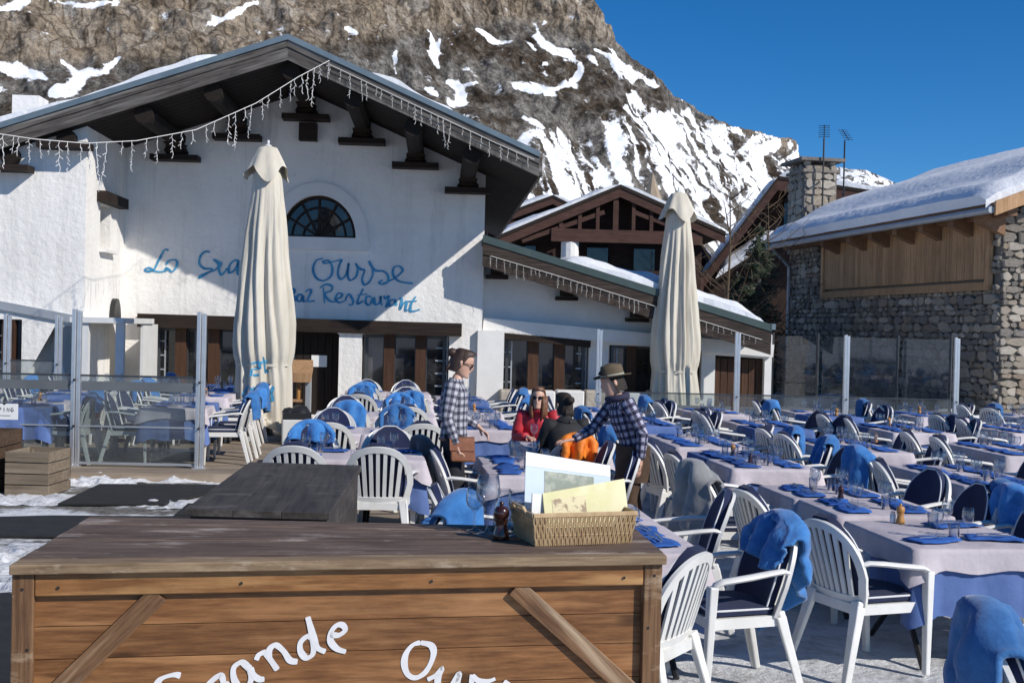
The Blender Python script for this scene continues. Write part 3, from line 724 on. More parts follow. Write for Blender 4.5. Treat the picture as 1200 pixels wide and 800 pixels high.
# ================================================================ brown chalets behind
def gable_chalet(name, lab, D, pxa, pxl, pxr, wall_d, depth, rz, base_z=0.0, snow=.35, verge=.32, lattice=None, smat='chalet_brown'):
    F = Frame(at_depth(pxa[0], pxa[1], D), rz); F.o.z = 0
    r = empty(name, F.o, rz, lab, 'building')
    A, Lp, Rp = F.p(*pxa, 0), F.p(*pxl, 0), F.p(*pxr, 0)
    def side(P, y0, y1, d0, d1): return MB().prism([(P.x, P.z-d0), (A.x, A.z-d0), (A.x, A.z-d1), (P.x, P.z-d1)], y0, y1)
    for P in (Lp, Rp):
        rf = side(P, 0, depth, .03, .18).build('roof', M['dark_wood'], r)
        side(P, -.08, 0, -.02, .12).build('edge_trim', M['dark_wood'], rf)
        side(P, -.05, 0, .123, verge+.12).build('verge_board', M['chalet_red'], rf)
        s_ = (A.z-P.z)/(A.x-P.x)
        f = (lambda x, y, s_=s_: A.z - s_*(A.x-x))
        e = .1*(1 if P.x < A.x else -1)
        if snow: snow_slab(P.x+e, A.x, .1, depth-.1, f, snow, parent=rf, nu=24, nv=8, seed=D, edge=.4)
    hw = .86
    wl, wr = A.x+(Lp.x-A.x)*hw, A.x+(Rp.x-A.x)*hw
    zl, zr = A.z+(Lp.z-A.z)*hw-.2, A.z+(Rp.z-A.z)*hw-.2
    MB().prism([(wl, base_z-1), (wr, base_z-1), (wr, zr), (A.x, A.z-.2), (wl, zl)], wall_d, wall_d+.3).build('gable_wall', M[smat], r)
    for xx, zz in ((wl+.15, zl), (wr-.15, zr)):
        MB().box((xx, wall_d+depth/2, (zz+base_z-1)/2), (.3, depth-.4, zz-base_z+1)).build('side_wall', M[smat], r)
    return r, F, A, Lp, Rp
r, F, A, Lp, Rp = gable_chalet('timber_chalet', 'brown timber chalet with latticed gable and snowy left slope behind the annex', 44, (727,217), (580,278), (850,272), 1.6, 9, math.radians(-5))
zb0, zb1 = F.p(705, 269, 0).z, F.p(705, 284, 0).z
MB().box((A.x+.3, .12, (zb0+zb1)/2), (F.p(785,270,0).x-F.p(636,270,0).x+.9, .2, zb0-zb1)).build('cross_beam', M['chalet_red'], r)
for px in (658, 680, 701, 722, 743, 764):
    x = F.p(px, 250, 0).x; P = Lp if x < A.x else Rp
    zt3 = A.z + (P.z-A.z)*(x-A.x)/(P.x-A.x) - .3
    if zt3 > zb0: MB().box((x, .12, (zb0+zt3)/2), (.13 if px != 722 else .2, .14, zt3-zb0)).build('gable_post', M['chalet_red'], r)
for P, t in ((Lp, .55), (Rp, .55)):
    MB().bar((A.x+(P.x-A.x)*.12, .15, A.z+(P.z-A.z)*.12-.75), (A.x+(P.x-A.x)*.78, .15, A.z+(P.z-A.z)*.78-.55), .14, .16).build('gable_strut', M['chalet_red'], r)
q = F.p(668, 292, .3)
MB().lathe([(.36,-3),(.34,0),(.33,zb1)], 12, (q.x, .35, 0)).build('round_pillar', M['stucco'], r)
zz = F.p(700, 318, .2).z
bal = MB().box((A.x, .2, zz), (6.5, .12, .14)).build('balcony_rail', M['chalet_brown'], r)
for k in range(26):
    MB().box((A.x-3.1+k*.25, .2, zz-.5), (.12, .05, .9)).build('baluster', M['chalet_red'], bal)
for px in (615, 700, 755):
    q = F.p(px, 305, 1.5); MB().box((q.x, 1.56, q.z), (.8, .1, 1.1)).build('window', M['window_glass'], r)
r, F, A, Lp, Rp = gable_chalet('small_chalet', 'small dark roof of a chalet just left of the latticed gable', 60, (648,229), (560,262), (700,255), 1.0, 9, math.radians(-5))
MB().box((A.x-1.0, .2, A.z-1.5), (4, .2, .35)).build('cross_beam', M['chalet_red'], r)
r, F, A, Lp, Rp = gable_chalet('side_chalet', 'small brown chalet corner between the right parasol and the snowy pitched roof', 55, (800,262), (752,285), (870,345), 1.0, 9, math.radians(-6))
# the larger chalet with a steep snowy verge beside the stone house
r, F, A, Lp, Rp = gable_chalet('wooden_chalet', 'wooden chalet with deep snowy verge beyond the dark fir, left of the chimney', 50, (912,207), (812,338), (1075,232), 2.2, 12, math.radians(-16), snow=.55, verge=.45, smat='chalet_brown')
q0, q1 = F.p(918, 285, 2.1), F.p(932, 232, 2.1)
wv = MB().box(((q0.x+q1.x)/2, 2.16, (q0.z+q1.z)/2), (q1.x-q0.x, .12, q1.z-q0.z)).build('window', M['window_glass'], r)
MB().box((q1.x+.8, 2.12, (q0.z+q1.z)/2), (1.5, .14, q1.z-q0.z+.3)).build('shutter', M['stone0'], r)
l0, l1 = F.p(838, 330, 1.2), F.p(912, 282, 1.2)
lr = MB().bar((l0.x, 1.0, l0.z), (l1.x, 1.0, l1.z), 1.9, .12).build('lower_roof', M['dark_wood'], r)
lm = (l1.z-l0.z)/(l1.x-l0.x)
snow_slab(l0.x, l1.x, .1, 1.9, lambda x, y: l0.z+.06+lm*(x-l0.x), .7, parent=lr, nu=16, nv=8, seed=2)
# church spire far behind
P = at_depth(765, 204, 150); r = empty('church_spire', (P.x, P.y, 0), math.radians(20), 'pale stone church spire rising behind the latticed gable', 'building')
MB().lathe([(1.9, P.z-9.0), (1.95, P.z-5.2), (.1, P.z)], 8).build('spire', M['spire_stone'], r)
MB().box((0,0,(P.z-9)/2-1), (3.4, 3.4, P.z-7)).build('tower', M['spire_stone'], r)
MB().box((0,-1.75,P.z-8.2), (.6,.3,1.2)).build('belfry_opening', M['dark_wood'], r)

# ================================================================ the stone house on the right
SO = at_depth(1168, 495, 26); SROT = math.radians(2.7)
T = Frame((SO.x, SO.y, 0), SROT)
stone_house = empty('stone_house', T.o, SROT, 'rubble stone house with larch panel and thick snow on its roof at right', 'building')
yf = T.px(926, 400, 0).y
ze = T.px(1175, 243, 0).z
HD = 9.0
MB().box((.2, yf/2, ze/2-.5), (.4, yf-.02, ze+1)).build('long_wall', M['stone_mortar'], stone_house)
RS = math.tan(math.radians(21))
MB().prism([(.4, -1), (HD, -1), (HD, ze), (HD/2, ze+RS*HD/2), (.4, ze+.1)], 0.01, .4).build('gable_wall', M['stone_mortar'], stone_house)
MB().box((HD/2, yf-.2, ze/2), (HD, .4, ze+.8)).build('far_wall', M['stone_mortar'], stone_house)
pb0, pb1 = T.px(968, 352, 0), T.px(1163, 337, 0)
pan_z0 = (pb0.z+pb1.z)/2; pan_y0, pan_y1 = pb1.y, pb0.y
# rubble stones
SV = []
for k in range(10):
    rnd = random.Random(k+20); NS = (5,6,7,6,8,5,7,6,5,7)[k]; b = MB(); c = .16
    ring = []; an = [2*PI*(i+.5)/NS+rnd.uniform(-.22,.22) for i in range(NS)]; dj = [(rnd.uniform(-.09,.06)*math.copysign(1,math.cos(a)), rnd.uniform(-.09,.06)*math.copysign(1,math.sin(a))) for a in an]
    for t, s in ((0, 1.0), (.75, .99), (1.0, .86)):
        r_ = []
        for a, d in zip(an, dj):
            m_ = max(abs(math.cos(a)), abs(math.sin(a)))**.85
            r_.append(Vector((-t+rnd.uniform(-.06,.06)*(t == 1), s*(.5*math.cos(a)/m_+d[0]), s*(.5*math.sin(a)/m_+d[1]))))
        ring.append(r_)
    b.rings(ring); SV.append(b)
SM = [[SV[k].mesh('stone', M['stone%d' % i]) for i in range(5)] for k in range(10)]
def lay_stones(y0, y1, z0, z1, skip, place, rnd, hmin=.13, hmax=.27):
    out = []; z = z0
    while z < z1:
        h = rnd.uniform(hmin, hmax); y = y0 - rnd.uniform(0, .2)
        while y < y1:
            wd = h*rnd.choice((.9,1.2,1.5,1.9,2.4,3.1))*rnd.uniform(.85,1.15); a, b = max(y, y0), min(y+wd, y1)
            if b-a > .06 and not skip((a+b)/2, z+h/2, b-a, h):
                out.append((place((a+b)/2 + rnd.uniform(-.01,.01), z+h/2+rnd.uniform(-.015,.015)), (b-a)*1.07, h*rnd.uniform(1.03,1.14), rnd.choice((.05,.06,.08,.10))))
            y += wd
        z += h
    return out
rnd = random.Random(5)
skipf = lambda y, z, wd, h: (pan_y0-.02-wd/2 < y < pan_y1+.02+wd/2 and z-h/2 > pan_z0+.02)
st = lay_stones(0, yf, -.1, ze-.15, skipf, lambda y, z: Vector((0, y, z)), rnd, .10, .23)
def seen_first(s): return s[0].y - s[0].z*1.5
st.sort(key=lambda s: (s[0].y*.55 - s[1]*s[2]*30))
MATP = (0,0,1,1,1,2,2,3,3,4)
mass = {}
for k, (p, wd, h, d) in enumerate(st):
    kv, mi = rnd.randrange(10), rnd.choice(MATP)
    if k < 180:
        o = link('stone', SM[kv][mi], stone_house, p); o.scale = (d, wd, h)
    else:
        b = mass.setdefault(mi, MB()); b.add([(p.x+v[0]*d, p.y+v[1]*wd, p.z+v[2]*h) for v in SV[kv].v], SV[kv].f)
allm = MB(); mlist = []
for mi, b in mass.items(): mlist.append((mi, b))
me_v, me_f, me_i = [], [], []
for s_, (mi, b) in enumerate(mlist):
    n = len(me_v); me_v += b.v; me_f += [tuple(i+n for i in f) for f in b.f]; me_i += [s_]*len(b.f)
me = bpy.data.meshes.new('rubble'); me.from_pydata(me_v, [], me_f)
for mi, b in mlist: me.materials.append(M['stone%d' % mi])
me.polygons.foreach_set('material_index', me_i); me.update()
tag(link('rubble', me, stone_house), kind='stuff')
# corner and gable end (sunlit)
st2 = lay_stones(0.0, HD, -.1, ze+RS*HD/2, lambda y, z, wd, h: z > ze+RS*min(y, HD-y)-.1, lambda x, z: Vector((x, 0, z)), rnd, .10, .22)
st2.sort(key=lambda q_: q_[0].x)
gv, gf, gi = [], [], []
for k, (p, wd, h, d) in enumerate(st2):
    kv, mi = rnd.randrange(10), rnd.choice((1,3,0,0,4,1,2))
    if k < 120:
        o = link('stone', SM[kv][mi], stone_house, p, PI/2); o.scale = (d, wd, h)
    else:
        n = len(gv); gv += [(p.x-v[1]*wd, p.y+v[0]*d, p.z+v[2]*h) for v in SV[kv].v]; gf += [tuple(i+n for i in f) for f in SV[kv].f]; gi += [mi]*len(SV[kv].f)
me = bpy.data.meshes.new('rubble'); me.from_pydata(gv, [], gf)
for q_ in range(5): me.materials.append(M['stone%d' % q_])
me.polygons.foreach_set('material_index', gi); me.update()
tag(link('rubble', me, stone_house), kind='stuff')
# larch boarded panel
panel = empty('larch_panel'); panel.parent = stone_house; KIDS.setdefault(stone_house.name, []).append(panel)
pm = {}
y = pan_y0; k = 0
while y < pan_y1-.05:
    wd = rnd.choice((.14, .17, .2)); wd = min(wd, pan_y1-y)
    MB().box((-.09-rnd.uniform(0,.008), y+wd/2, (pan_z0+.2+ze)/2+.1), (.05, wd-.008, ze-pan_z0-.1)).build('plank', M['larch'], panel)
    y += wd; k += 1
MB().box((-.10, (pan_y0+pan_y1)/2, pan_z0+.09), (.10, pan_y1-pan_y0+.1, .18)).build('bottom_rail', M['larch'], panel)
for yy in (pan_y0, pan_y1): MB().box((-.10, yy, (pan_z0+ze)/2+.1), (.11, .16, ze-pan_z0)).build('stile', M['larch'], panel)
# eaves
eo = .75
rfs = MB().prism([(-eo, ze-RS*eo+.05), (HD/2, ze+RS*HD/2+.05), (HD/2, ze+RS*HD/2+.27), (-eo, ze-RS*eo+.27)], -.9, yf+.5)
rfs.prism([(HD+eo, ze-RS*eo+.05), (HD/2, ze+RS*HD/2+.05), (HD/2, ze+RS*HD/2+.27), (HD+eo, ze-RS*eo+.27)], -.9, yf+.5)
srf = rfs.build('roof', M['larch_beam'], stone_house)
MB().bar((-.2, -.7, ze-.12), (-.2, yf, ze-.12), .22, .26).build('wall_plate', M['larch_beam'], stone_house)
for px in (976, 1007, 1033, 1062, 1093, 1129, 1160):
    yy = T.px(px, 270, -.3).y
    b = MB(); b.hexa([(-.62,yy-.11,ze-.36),(.0,yy-.11,ze-.62),(.0,yy+.11,ze-.62),(-.62,yy+.11,ze-.36),(-.62,yy-.11,ze-.17),(.0,yy-.11,ze-.17),(.0,yy+.11,ze-.17),(-.62,yy+.11,ze-.17)])
    b.build('beam_end', M['larch_beam'], stone_house)
MB().prism([(-eo-.0, ze-RS*eo+.0), (.6, ze+RS*.6), (.6, ze+RS*.6+.3), (-eo, ze-RS*eo+.3)], -.96, -.9).build('verge_board', M['larch'], srf)
gz = ze-RS*eo+.12
MB().tube([(-eo-.06, -.9, gz), (-eo-.06, yf+.5, gz)], .075, 8).build('gutter', M['grey_frame'], srf)
for k in range(16):
    yy = -.5+k*(yf+.6)/16
    MB().box((-eo+.05, yy, gz+.2), (.1, .16, .14)).build('snow_guard', M['black_metal'], srf)
MB().tube([(-eo-.06, yf-.2, gz), (-.12, yf-.05, gz-.6), (-.12, yf-.05, .2)], .055, 8).build('downpipe', M['grey_frame'], stone_house)
def house_snow():
    P = []; nu, nv = 46, 22
    for i in range(nu):
        y = -.75 + (yf+.9)*i/(nu-1); r = []
        for j in range(nv):
            v = j/(nv-1); x = -eo-.10 + (HD/2+eo+.1)*v
            base = ze+RS*x+.27
            lip = min(1, v/.06)**.5
            belly = .16*math.exp(-((v-.40)/.22)**2) - .10*math.exp(-((v-.16)/.1)**2)
            h = .45*(.55+.45*lip) + belly + .05*fbm(y*.35, x*.5, 3)
            ed = min(1, (i/(nu-1))*(yf)/.5+.45, ((nu-1-i)/(nu-1))*yf/.6+.5)
            r.append(Vector((x + (.04*fbm(y*.8, 7, 0) if j == 0 else 0), y, base + h*ed)))
        P.append(r)
    b = MB(); b.grid(P)
    for i in range(nu-1):
        p, q = P[i][0], P[i+1][0]; b.add([p, q, (q.x+.05, q.y, ze-RS*eo+.26), (p.x+.05, p.y, ze-RS*eo+.26)], [(0,1,2,3)])
    for i0 in (0, nu-1):
        for j in range(nv-1):
            p, q = P[i0][j], P[i0][j+1]; b.add([p, q, (q.x, q.y, ze+RS*q.x+.2), (p.x, p.y, ze+RS*p.x+.2)], [(0,1,2,3)])
    n = len(P)
    b.add([(HD/2, -.75, ze+RS*HD/2+.62), (HD/2, yf+.15, ze+RS*HD/2+.62), (HD+eo, yf+.15, ze-RS*eo+.6), (HD+eo, -.75, ze-RS*eo+.6)], [(0,1,2,3)])
    b.build('roof_snow', M['snow'], srf, True)
house_snow()
# chimney of stones
cy = T.px(955, 300, .9).y
cw = T.px(936, 230, .4); cz0, cz1 = ze-.2, T.px(958, 187, .6).z
ch = MB().box((.75, cy, (cz0+cz1)/2-.2), (1.05, 1.25, cz1-cz0-.2)).build('chimney', M['stone_mortar'], stone_house)
rc = random.Random(3)
for face in ('x', 'y'):
    for p, wd, h, d in lay_stones(-.55 if face == 'x' else .25, .55 if face == 'x' else 1.25, cz0+.3, cz1-.35, lambda *a: False, (lambda y, z: Vector((.225, cy+y, z))) if face == 'x' else (lambda x, z: Vector((x, cy-.625, z))), rc, .2, .3):
        o = link('stone', SM[rc.randrange(10)][rc.choice((0,1,3,3,1))], ch, p, 0 if face == 'x' else PI/2); o.scale = (d*.8, wd, h)
MB().box((.75, cy, cz1-.34), (1.2, 1.4, .1)).build('ledge_slab', M['stone0'], ch)
for sx in (.35, 1.15):
    for sy in (-.5, .5): MB().box((sx, cy+sy, cz1-.17), (.16, .2, .24)).build('cap_foot', M['stone3'], ch)
MB().box((.75, cy, cz1), (1.45, 1.65, .1)).build('cap_slab', M['stone2'], ch)
def antenna(loc, h, lab, n, az, lean=.0):
    r = empty('antenna', loc, az, lab, 'antenna', 'antennas behind the chimney')
    MB().tube([(0,0,0), (lean,0,h)], .03, 6).build('mast', M['black_metal'], r)
    b = MB(); b.tube([(-.45,0,h-.05),(.30,0,h+.45)], .015, 5).build('boom', M['black_metal'], r)
    for k in range(n):
        t = k/(n-1); x = -.42+.70*t; z = h-.03+.46*t
        MB().tube([(x,-.17,z),(x,.17,z)], .009, 4).build('element', M['black_metal'], r)
    MB().box((0,0,h*.55), (.3,.04,.04)).build('bracket', M['black_metal'], r)
pz = T.px(977, 255, .6)
antenna(T.w((.7, cy-.9, ze+.4)), T.px(977, 158, .7).z-ze-.4, 'black television antenna in front of the chimney, nearer mast', 6, 1.2)
qa = at_depth(988, 240, 44); qb = at_depth(989, 165, 44)
antenna((qa.x, qa.y, qa.z-2), qb.z-qa.z+2, 'thin television antenna further right, behind the chimney', 6, 1.5)
# ================================================================ mountain
def mountain_mat():
    m = bpy.data.materials.new('mountain'); m.use_nodes = True; nt = m.node_tree; L = nt.links.new
    b = nt.nodes['Principled BSDF']; b.inputs['Roughness'].default_value = .9; b.inputs['Specular IOR Level'].default_value = .15
    tc = _n(nt,'ShaderNodeTexCoord')
    def nz(scale, detail=8, st=(1,1,1), rough=.65):
        mp = _n(nt,'ShaderNodeMapping'); mp.inputs['Scale'].default_value = st; L(tc.outputs['Object'], mp.inputs[0])
        n = _n(nt,'ShaderNodeTexNoise'); n.inputs['Scale'].default_value = scale; n.inputs['Detail'].default_value = detail; n.inputs['Roughness'].default_value = rough
        L(mp.outputs[0], n.inputs['Vector']); return n.outputs['Fac']
    def ramp(f, els):
        r = _n(nt,'ShaderNodeValToRGB'); e = r.color_ramp.elements
        e[0].position, e[0].color = els[0][0], (*els[0][1],1); e[1].position, e[1].color = els[-1][0], (*els[-1][1],1)
        for p, c in els[1:-1]:
            q = e.new(p); q.color = (*c,1)
        L(f, r.inputs[0]); return r.outputs[0]
    def mix(f, a, c):
        x = _n(nt,'ShaderNodeMix', data_type='RGBA'); L(f, x.inputs['Factor'])
        L(a, x.inputs['A']); L(c, x.inputs['B']); return x.outputs['Result']
    grass = ramp(nz(.09, 12, (1,1,1), .75), [(.36,(.025,.02,.015)),(.46,(.075,.055,.038)),(.54,(.125,.098,.074)),(.62,(.28,.26,.23))])
    grey = ramp(nz(.16, 12, (1,1,.8), .75), [(.36,(.035,.032,.03)),(.49,(.20,.185,.165)),(.62,(.42,.39,.35))])
    rockmask = ramp(nz(.03, 9, (1,1,1.6)), [(.44,(0,0,0)),(.54,(1,1,1))])
    slope = mix(rockmask, grass, grey)
    cliff = ramp(nz(.075, 12, (.8,.8,1.1), .75), [(.34,(.08,.066,.053)),(.43,(.29,.235,.175)),(.52,(.46,.375,.28)),(.62,(.50,.46,.41))])
    at1 = _n(nt,'ShaderNodeAttribute', attribute_name='cliff'); at2 = _n(nt,'ShaderNodeAttribute', attribute_name='snow')
    mpv = _n(nt,'ShaderNodeMapping'); mpv.inputs['Scale'].default_value = (1,1,.42); L(tc.outputs['Object'], mpv.inputs[0])
    wn = _n(nt,'ShaderNodeTexNoise'); wn.inputs['Scale'].default_value = .09; wn.inputs['Detail'].default_value = 4; L(mpv.outputs[0], wn.inputs['Vector'])
    wv = _n(nt,'ShaderNodeVectorMath', operation='MULTIPLY_ADD'); wv.inputs[1].default_value = (14,14,14); L(wn.outputs['Color'], wv.inputs[0]); L(mpv.outputs[0], wv.inputs[2])
    vo = _n(nt,'ShaderNodeTexVoronoi'); vo.inputs['Scale'].default_value = .10; L(wv.outputs[0], vo.inputs['Vector'])
    ve = _n(nt,'ShaderNodeTexVoronoi', feature='DISTANCE_TO_EDGE'); ve.inputs['Scale'].default_value = .10; L(wv.outputs[0], ve.inputs['Vector'])
    vb = _n(nt,'ShaderNodeSeparateXYZ'); L(vo.outputs['Color'], vb.inputs[0])
    cliff = mix(ramp(vb.outputs[0], [(.2,(0,0,0)),(.9,(.55,.55,.55))]), cliff, ramp(vb.outputs[1], [(.1,(.22,.18,.14)),(.5,(.46,.36,.25)),(.9,(.50,.46,.41))]))
    crk = ramp(ve.outputs['Distance'], [(.01,(.28,.25,.22)),(.09,(1,1,1))])
    cm = _n(nt,'ShaderNodeMix', data_type='RGBA', blend_type='MULTIPLY'); cm.inputs['Factor'].default_value = .8; L(cliff, cm.inputs['A']); L(crk, cm.inputs['B']); cliff = cm.outputs['Result']
    base = mix(at1.outputs['Fac'], slope, cliff)
    sn = _n(nt,'ShaderNodeMath', operation='MULTIPLY_ADD'); sn.inputs[1].default_value = 2.6; L(nz(.11, 10, (1,1,1), .7), sn.inputs[0]); L(at2.outputs['Fac'], sn.inputs[2])
    sm = _n(nt,'ShaderNodeMapRange'); sm.inputs['From Min'].default_value = 1.76; sm.inputs['From Max'].default_value = 1.93; L(sn.outputs[0], sm.inputs['Value'])
    sc = _n(nt,'ShaderNodeRGB'); sc.outputs[0].default_value = (.84,.86,.89,1)
    col = mix(sm.outputs[0], base, sc.outputs[0]); L(col, b.inputs['Base Color'])
    spk = ramp(nz(.45, 12, (1,1,1), .85), [(.40,(.25,.23,.21)),(.50,(.85,.85,.85)),(.62,(1.35,1.33,1.28))])
    mm = _n(nt,'ShaderNodeMix', data_type='RGBA', blend_type='MULTIPLY'); mm.inputs['Factor'].default_value = .85; L(base, mm.inputs['A']); L(spk, mm.inputs['B']); base2 = mm.outputs['Result']
    for l_ in list(nt.links):
        if l_.to_socket == col.node.inputs['A']: nt.links.remove(l_)
    L(base2, col.node.inputs['A'])
    h = nz(.20, 14, (1,1,1), .72); inv = _n(nt,'ShaderNodeMath', operation='SUBTRACT'); inv.inputs[0].default_value = 1.0; L(sm.outputs[0], inv.inputs[1])
    st = _n(nt,'ShaderNodeMath', operation='MULTIPLY'); st.inputs[1].default_value = .9; L(inv.outputs[0], st.inputs[0])
    bp = _n(nt,'ShaderNodeBump'); bp.inputs['Distance'].default_value = 5.0; L(st.outputs[0], bp.inputs['Strength']); L(h, bp.inputs['Height']); L(bp.outputs[0], b.inputs['Normal'])
    return m
M['mountain'] = mountain_mat()
def polyline(pts, n):
    pts = np.array(pts, float); d = np.r_[0, np.cumsum(np.hypot(*np.diff(pts[:, :2], axis=0).T))]
    t = np.linspace(0, d[-1], n); return np.stack([np.interp(t, d, pts[:, k]) for k in range(pts.shape[1])], 1)
def loft_mountain(name, crest, foot_shift, footD, nu, nv, amp, snow_fn, cliff_fn, lab, seed):
    C = polyline(crest, nu); V = np.zeros((nu, nv+3, 3)); pxy = np.zeros((nu, nv+3, 2))
    Fm = np.array([list(CR), list(CU), list(CF)])
    for i, (px, py, D) in enumerate(C):
        c = at_depth(px, py, D); fx = px + foot_shift; fD = np.interp(fx, *footD)
        f = CAM + Vector((*(ray(fx, 400).xy*fD), 0)); f.z = -6
        for j in range(nv+3):
            t = min(j/(nv-1), 1.0); g = 1-(1-t)**1.35
            V[i, j] = (f.x+(c.x-f.x)*g, f.y+(c.y-f.y)*g, f.z+(c.z-f.z)*t)
            if j >= nv:      # back of the ridge
                k = j-nv+1; V[i, j] += np.array((F0.x*60*k, F0.y*60*k, -(c.z+6)*.3*k))
    nrm = -np.array(F0)*.8 + np.array((.3, 0, .35))
    at = np.zeros((nu, nv+3)); cl = np.zeros((nu, nv+3))
    for i in range(nu):
        for j in range(nv+3):
            p = Vector(V[i, j]); t = min(j/(nv-1), 1.0)
            u = i/nu
            r1 = noise.ridged_multi_fractal(p*.010+Vector((seed,0,0)), 1.0, 2.1, 6, 1.0, 2.0)
            r2 = noise.fractal(Vector((p.x*.03, p.y*.03, p.z*.022+seed)), 1.0, 2.0, 5)
            gul = noise.fractal(Vector((u*38, t*1.2, seed)), 1.0, 2.0, 3)
            k = amp*(.25+.75*min(1, t*2.2))*(1 if t < .985 else .5)
            r3 = noise.ridged_multi_fractal(Vector((p.x*.045, p.y*.045, p.z*.04+seed)), .9, 2.2, 5, 1.0, 2.0)
            rel_ = p-CAM; dd = rel_.dot(CF); ppx = 600+FOC*rel_.dot(CR)/dd; ppy = 400-FOC*rel_.dot(CU)/dd
            ck = float(cliff_fn(np.float64(ppx), np.float64(ppy)))
            vd = noise.voronoi(Vector((p.x*.07, p.y*.07, p.z*(.03 if ck > .4 else .07))))[0]
            crag = (vd[1]-vd[0])*(1.0 if ck > .4 else .55)*min(1, max(.12, (t-.28)*4))
            if ck > .2: crag += ck*(.55*noise.ridged_multi_fractal(Vector((p.x*.07, p.y*.07, p.z*.012)), 1.0, 2.0, 4, 1.0, 2.0) + .35*noise.noise(Vector((p.x*.01, p.y*.01, p.z*.16))))
            p = p + Vector(nrm)*(k*(crag*.55+(r1-1.0)*.75 + r2*.8 + (r3-1.0)*.62*min(1, max(.25, (t-.2)*3)) + gul*.55*(1-t*.6)))
            V[i, j] = p
    rel = V.reshape(-1, 3) - np.array(CAM); q = rel @ Fm.T
    pxs = (600 + FOC*q[:, 0]/q[:, 2]).reshape(nu, nv+3); pys = (400 - FOC*q[:, 1]/q[:, 2]).reshape(nu, nv+3)
    us = np.repeat(np.arange(nu)[:, None]/nu, nv+3, 1); ts = np.repeat(np.clip(np.arange(nv+3)[None]/(nv-1), 0, 1), nu, 0)
    sn = snow_fn(pxs, pys, us, ts); cf = cliff_fn(pxs, pys)
    me = bpy.data.meshes.new(name)
    idx = np.arange(nu*(nv+3)).reshape(nu, nv+3)
    f = np.stack([idx[:-1, :-1], idx[1:, :-1], idx[1:, 1:], idx[:-1, 1:]], -1).reshape(-1, 4)
    me.from_pydata(V.reshape(-1, 3).tolist(), [], f.tolist())
    for nm, a in (('snow', sn), ('cliff', cf)):
        at_ = me.attributes.new(nm, 'FLOAT', 'POINT'); at_.data.foreach_set('value', np.ascontiguousarray(a.reshape(-1), dtype=np.float32))
    me.materials.append(M['mountain'])
    fs = sn.reshape(-1)[f].mean(1) > .47; me.polygons.foreach_set('use_smooth', fs.tolist())
    return tag(link(name, me), lab, kind='structure')
STROKES = [ # (points in the photograph, half width): the larger lasting snow beds, laid on the slope itself
 ([(-10,78),(22,84),(48,94)],9),([(60,112),(82,100),(105,84)],12),([(85,92),(120,84),(145,66)],6),([(75,72),(92,84)],6),([(100,118),(70,125)],8),([(250,30),(275,18),(299,6)],5),([(252,20),(258,32)],5),
 ([(-5,10),(35,2)],4),([(60,2),(140,4)],3),([(128,8),(140,2)],4),([(405,32),(418,38)],3),([(512,46),(506,66),(514,80)],5),([(468,62),(470,88)],4),([(500,36),(512,80)],4),([(562,36),(580,46),(598,48)],5),
 ([(622,26),(630,42),(640,52),(664,64),(678,78),(672,94),(650,104),(638,112)],5),([(606,100),(640,104),(650,112)],7),([(633,28),(638,24)],3),([(690,64),(700,74)],6),([(637,70),(640,72)],4),([(620,50),(628,58)],3),
 ([(524,96),(536,104),(532,118),(540,122)],8),([(545,100),(560,94)],3),([(500,105),(515,116)],6),([(612,138),(630,148),(640,152)],4),([(700,55),(732,78),(770,100)],5),([(716,70),(738,88),(745,92)],6),
 ([(740,110),(760,140),(800,170)],9),([(735,125),(800,200),(830,230)],8),([(660,160),(740,190)],16),([(800,140),(840,165),(900,190)],10),([(820,150),(900,185)],9),([(850,150),(870,160)],6),([(630,165),(600,220)],26),([(680,180),(780,260)],16)]
def seg_d(px, py, pts):
    best = np.full(px.shape, 1e9)
    for i, ((x0,y0),(x1,y1)) in enumerate(zip(pts[:-1], pts[1:])):
        dx, dy = x1-x0, y1-y0; t = np.clip(((px-x0)*dx+(py-y0)*dy)/(dx*dx+dy*dy), 0, 1)
        k = (i+t)/(len(pts)-1); best = np.minimum(best, np.hypot(px-x0-t*dx, py-y0-t*dy)/(.42+.58*np.sin(PI*np.clip(k*.9+.05,0,1))))
    return best
def snow_main(px, py, us, ts):
    wx, wy = np.zeros(px.shape), np.zeros(px.shape); lin = np.zeros(px.shape)
    line = np.interp(px, [400,560,600,640,700,760,800,850,900,1000], [300,225,170,150,150,130,128,150,160,170])
    low = np.clip((py-line)/16+.5, 0, 1)
    for i in range(px.shape[0]):
        for j in range(px.shape[1]):
            p = Vector((us[i,j]*46, ts[i,j]*20, 2.2))
            wx[i,j] = noise.noise(p); wy[i,j] = noise.noise(p+Vector((9,3,5)))
            if low[i, j] > 0:
                wv = .4*noise.noise(Vector((us[i,j]*14, ts[i,j]*6, 1.7)))
                lin[i, j] = noise.fractal(Vector((us[i,j]*120+wv*7, ts[i,j]*3.6+.5*wv, 4.2)), .9, 2.0, 4)
    qx, qy = px+9*wx, py+7*wy
    s = np.full(px.shape, .17)
    for pts, hw in STROKES:
        d = seg_d(qx, qy, pts); s = np.maximum(s, .17+.68*np.clip(1.30-(d/hw)**1.2*.85, 0, 1))
    s2 = .60 + 1.05*lin
    s = np.where(low > 0, np.maximum(s*(1-low*.5), s2*low + .17*(1-low)), s)
    return np.clip(s, .1, 1.0)
def cliff_main(px, py):
    line = np.interp(px, [-400,0,150,300,420,520,600,660,700,760,900], [120,75,70,62,48,35,22,38,50,60,175])
    return np.clip((line-py)/14+.5, 0, 1)*.95
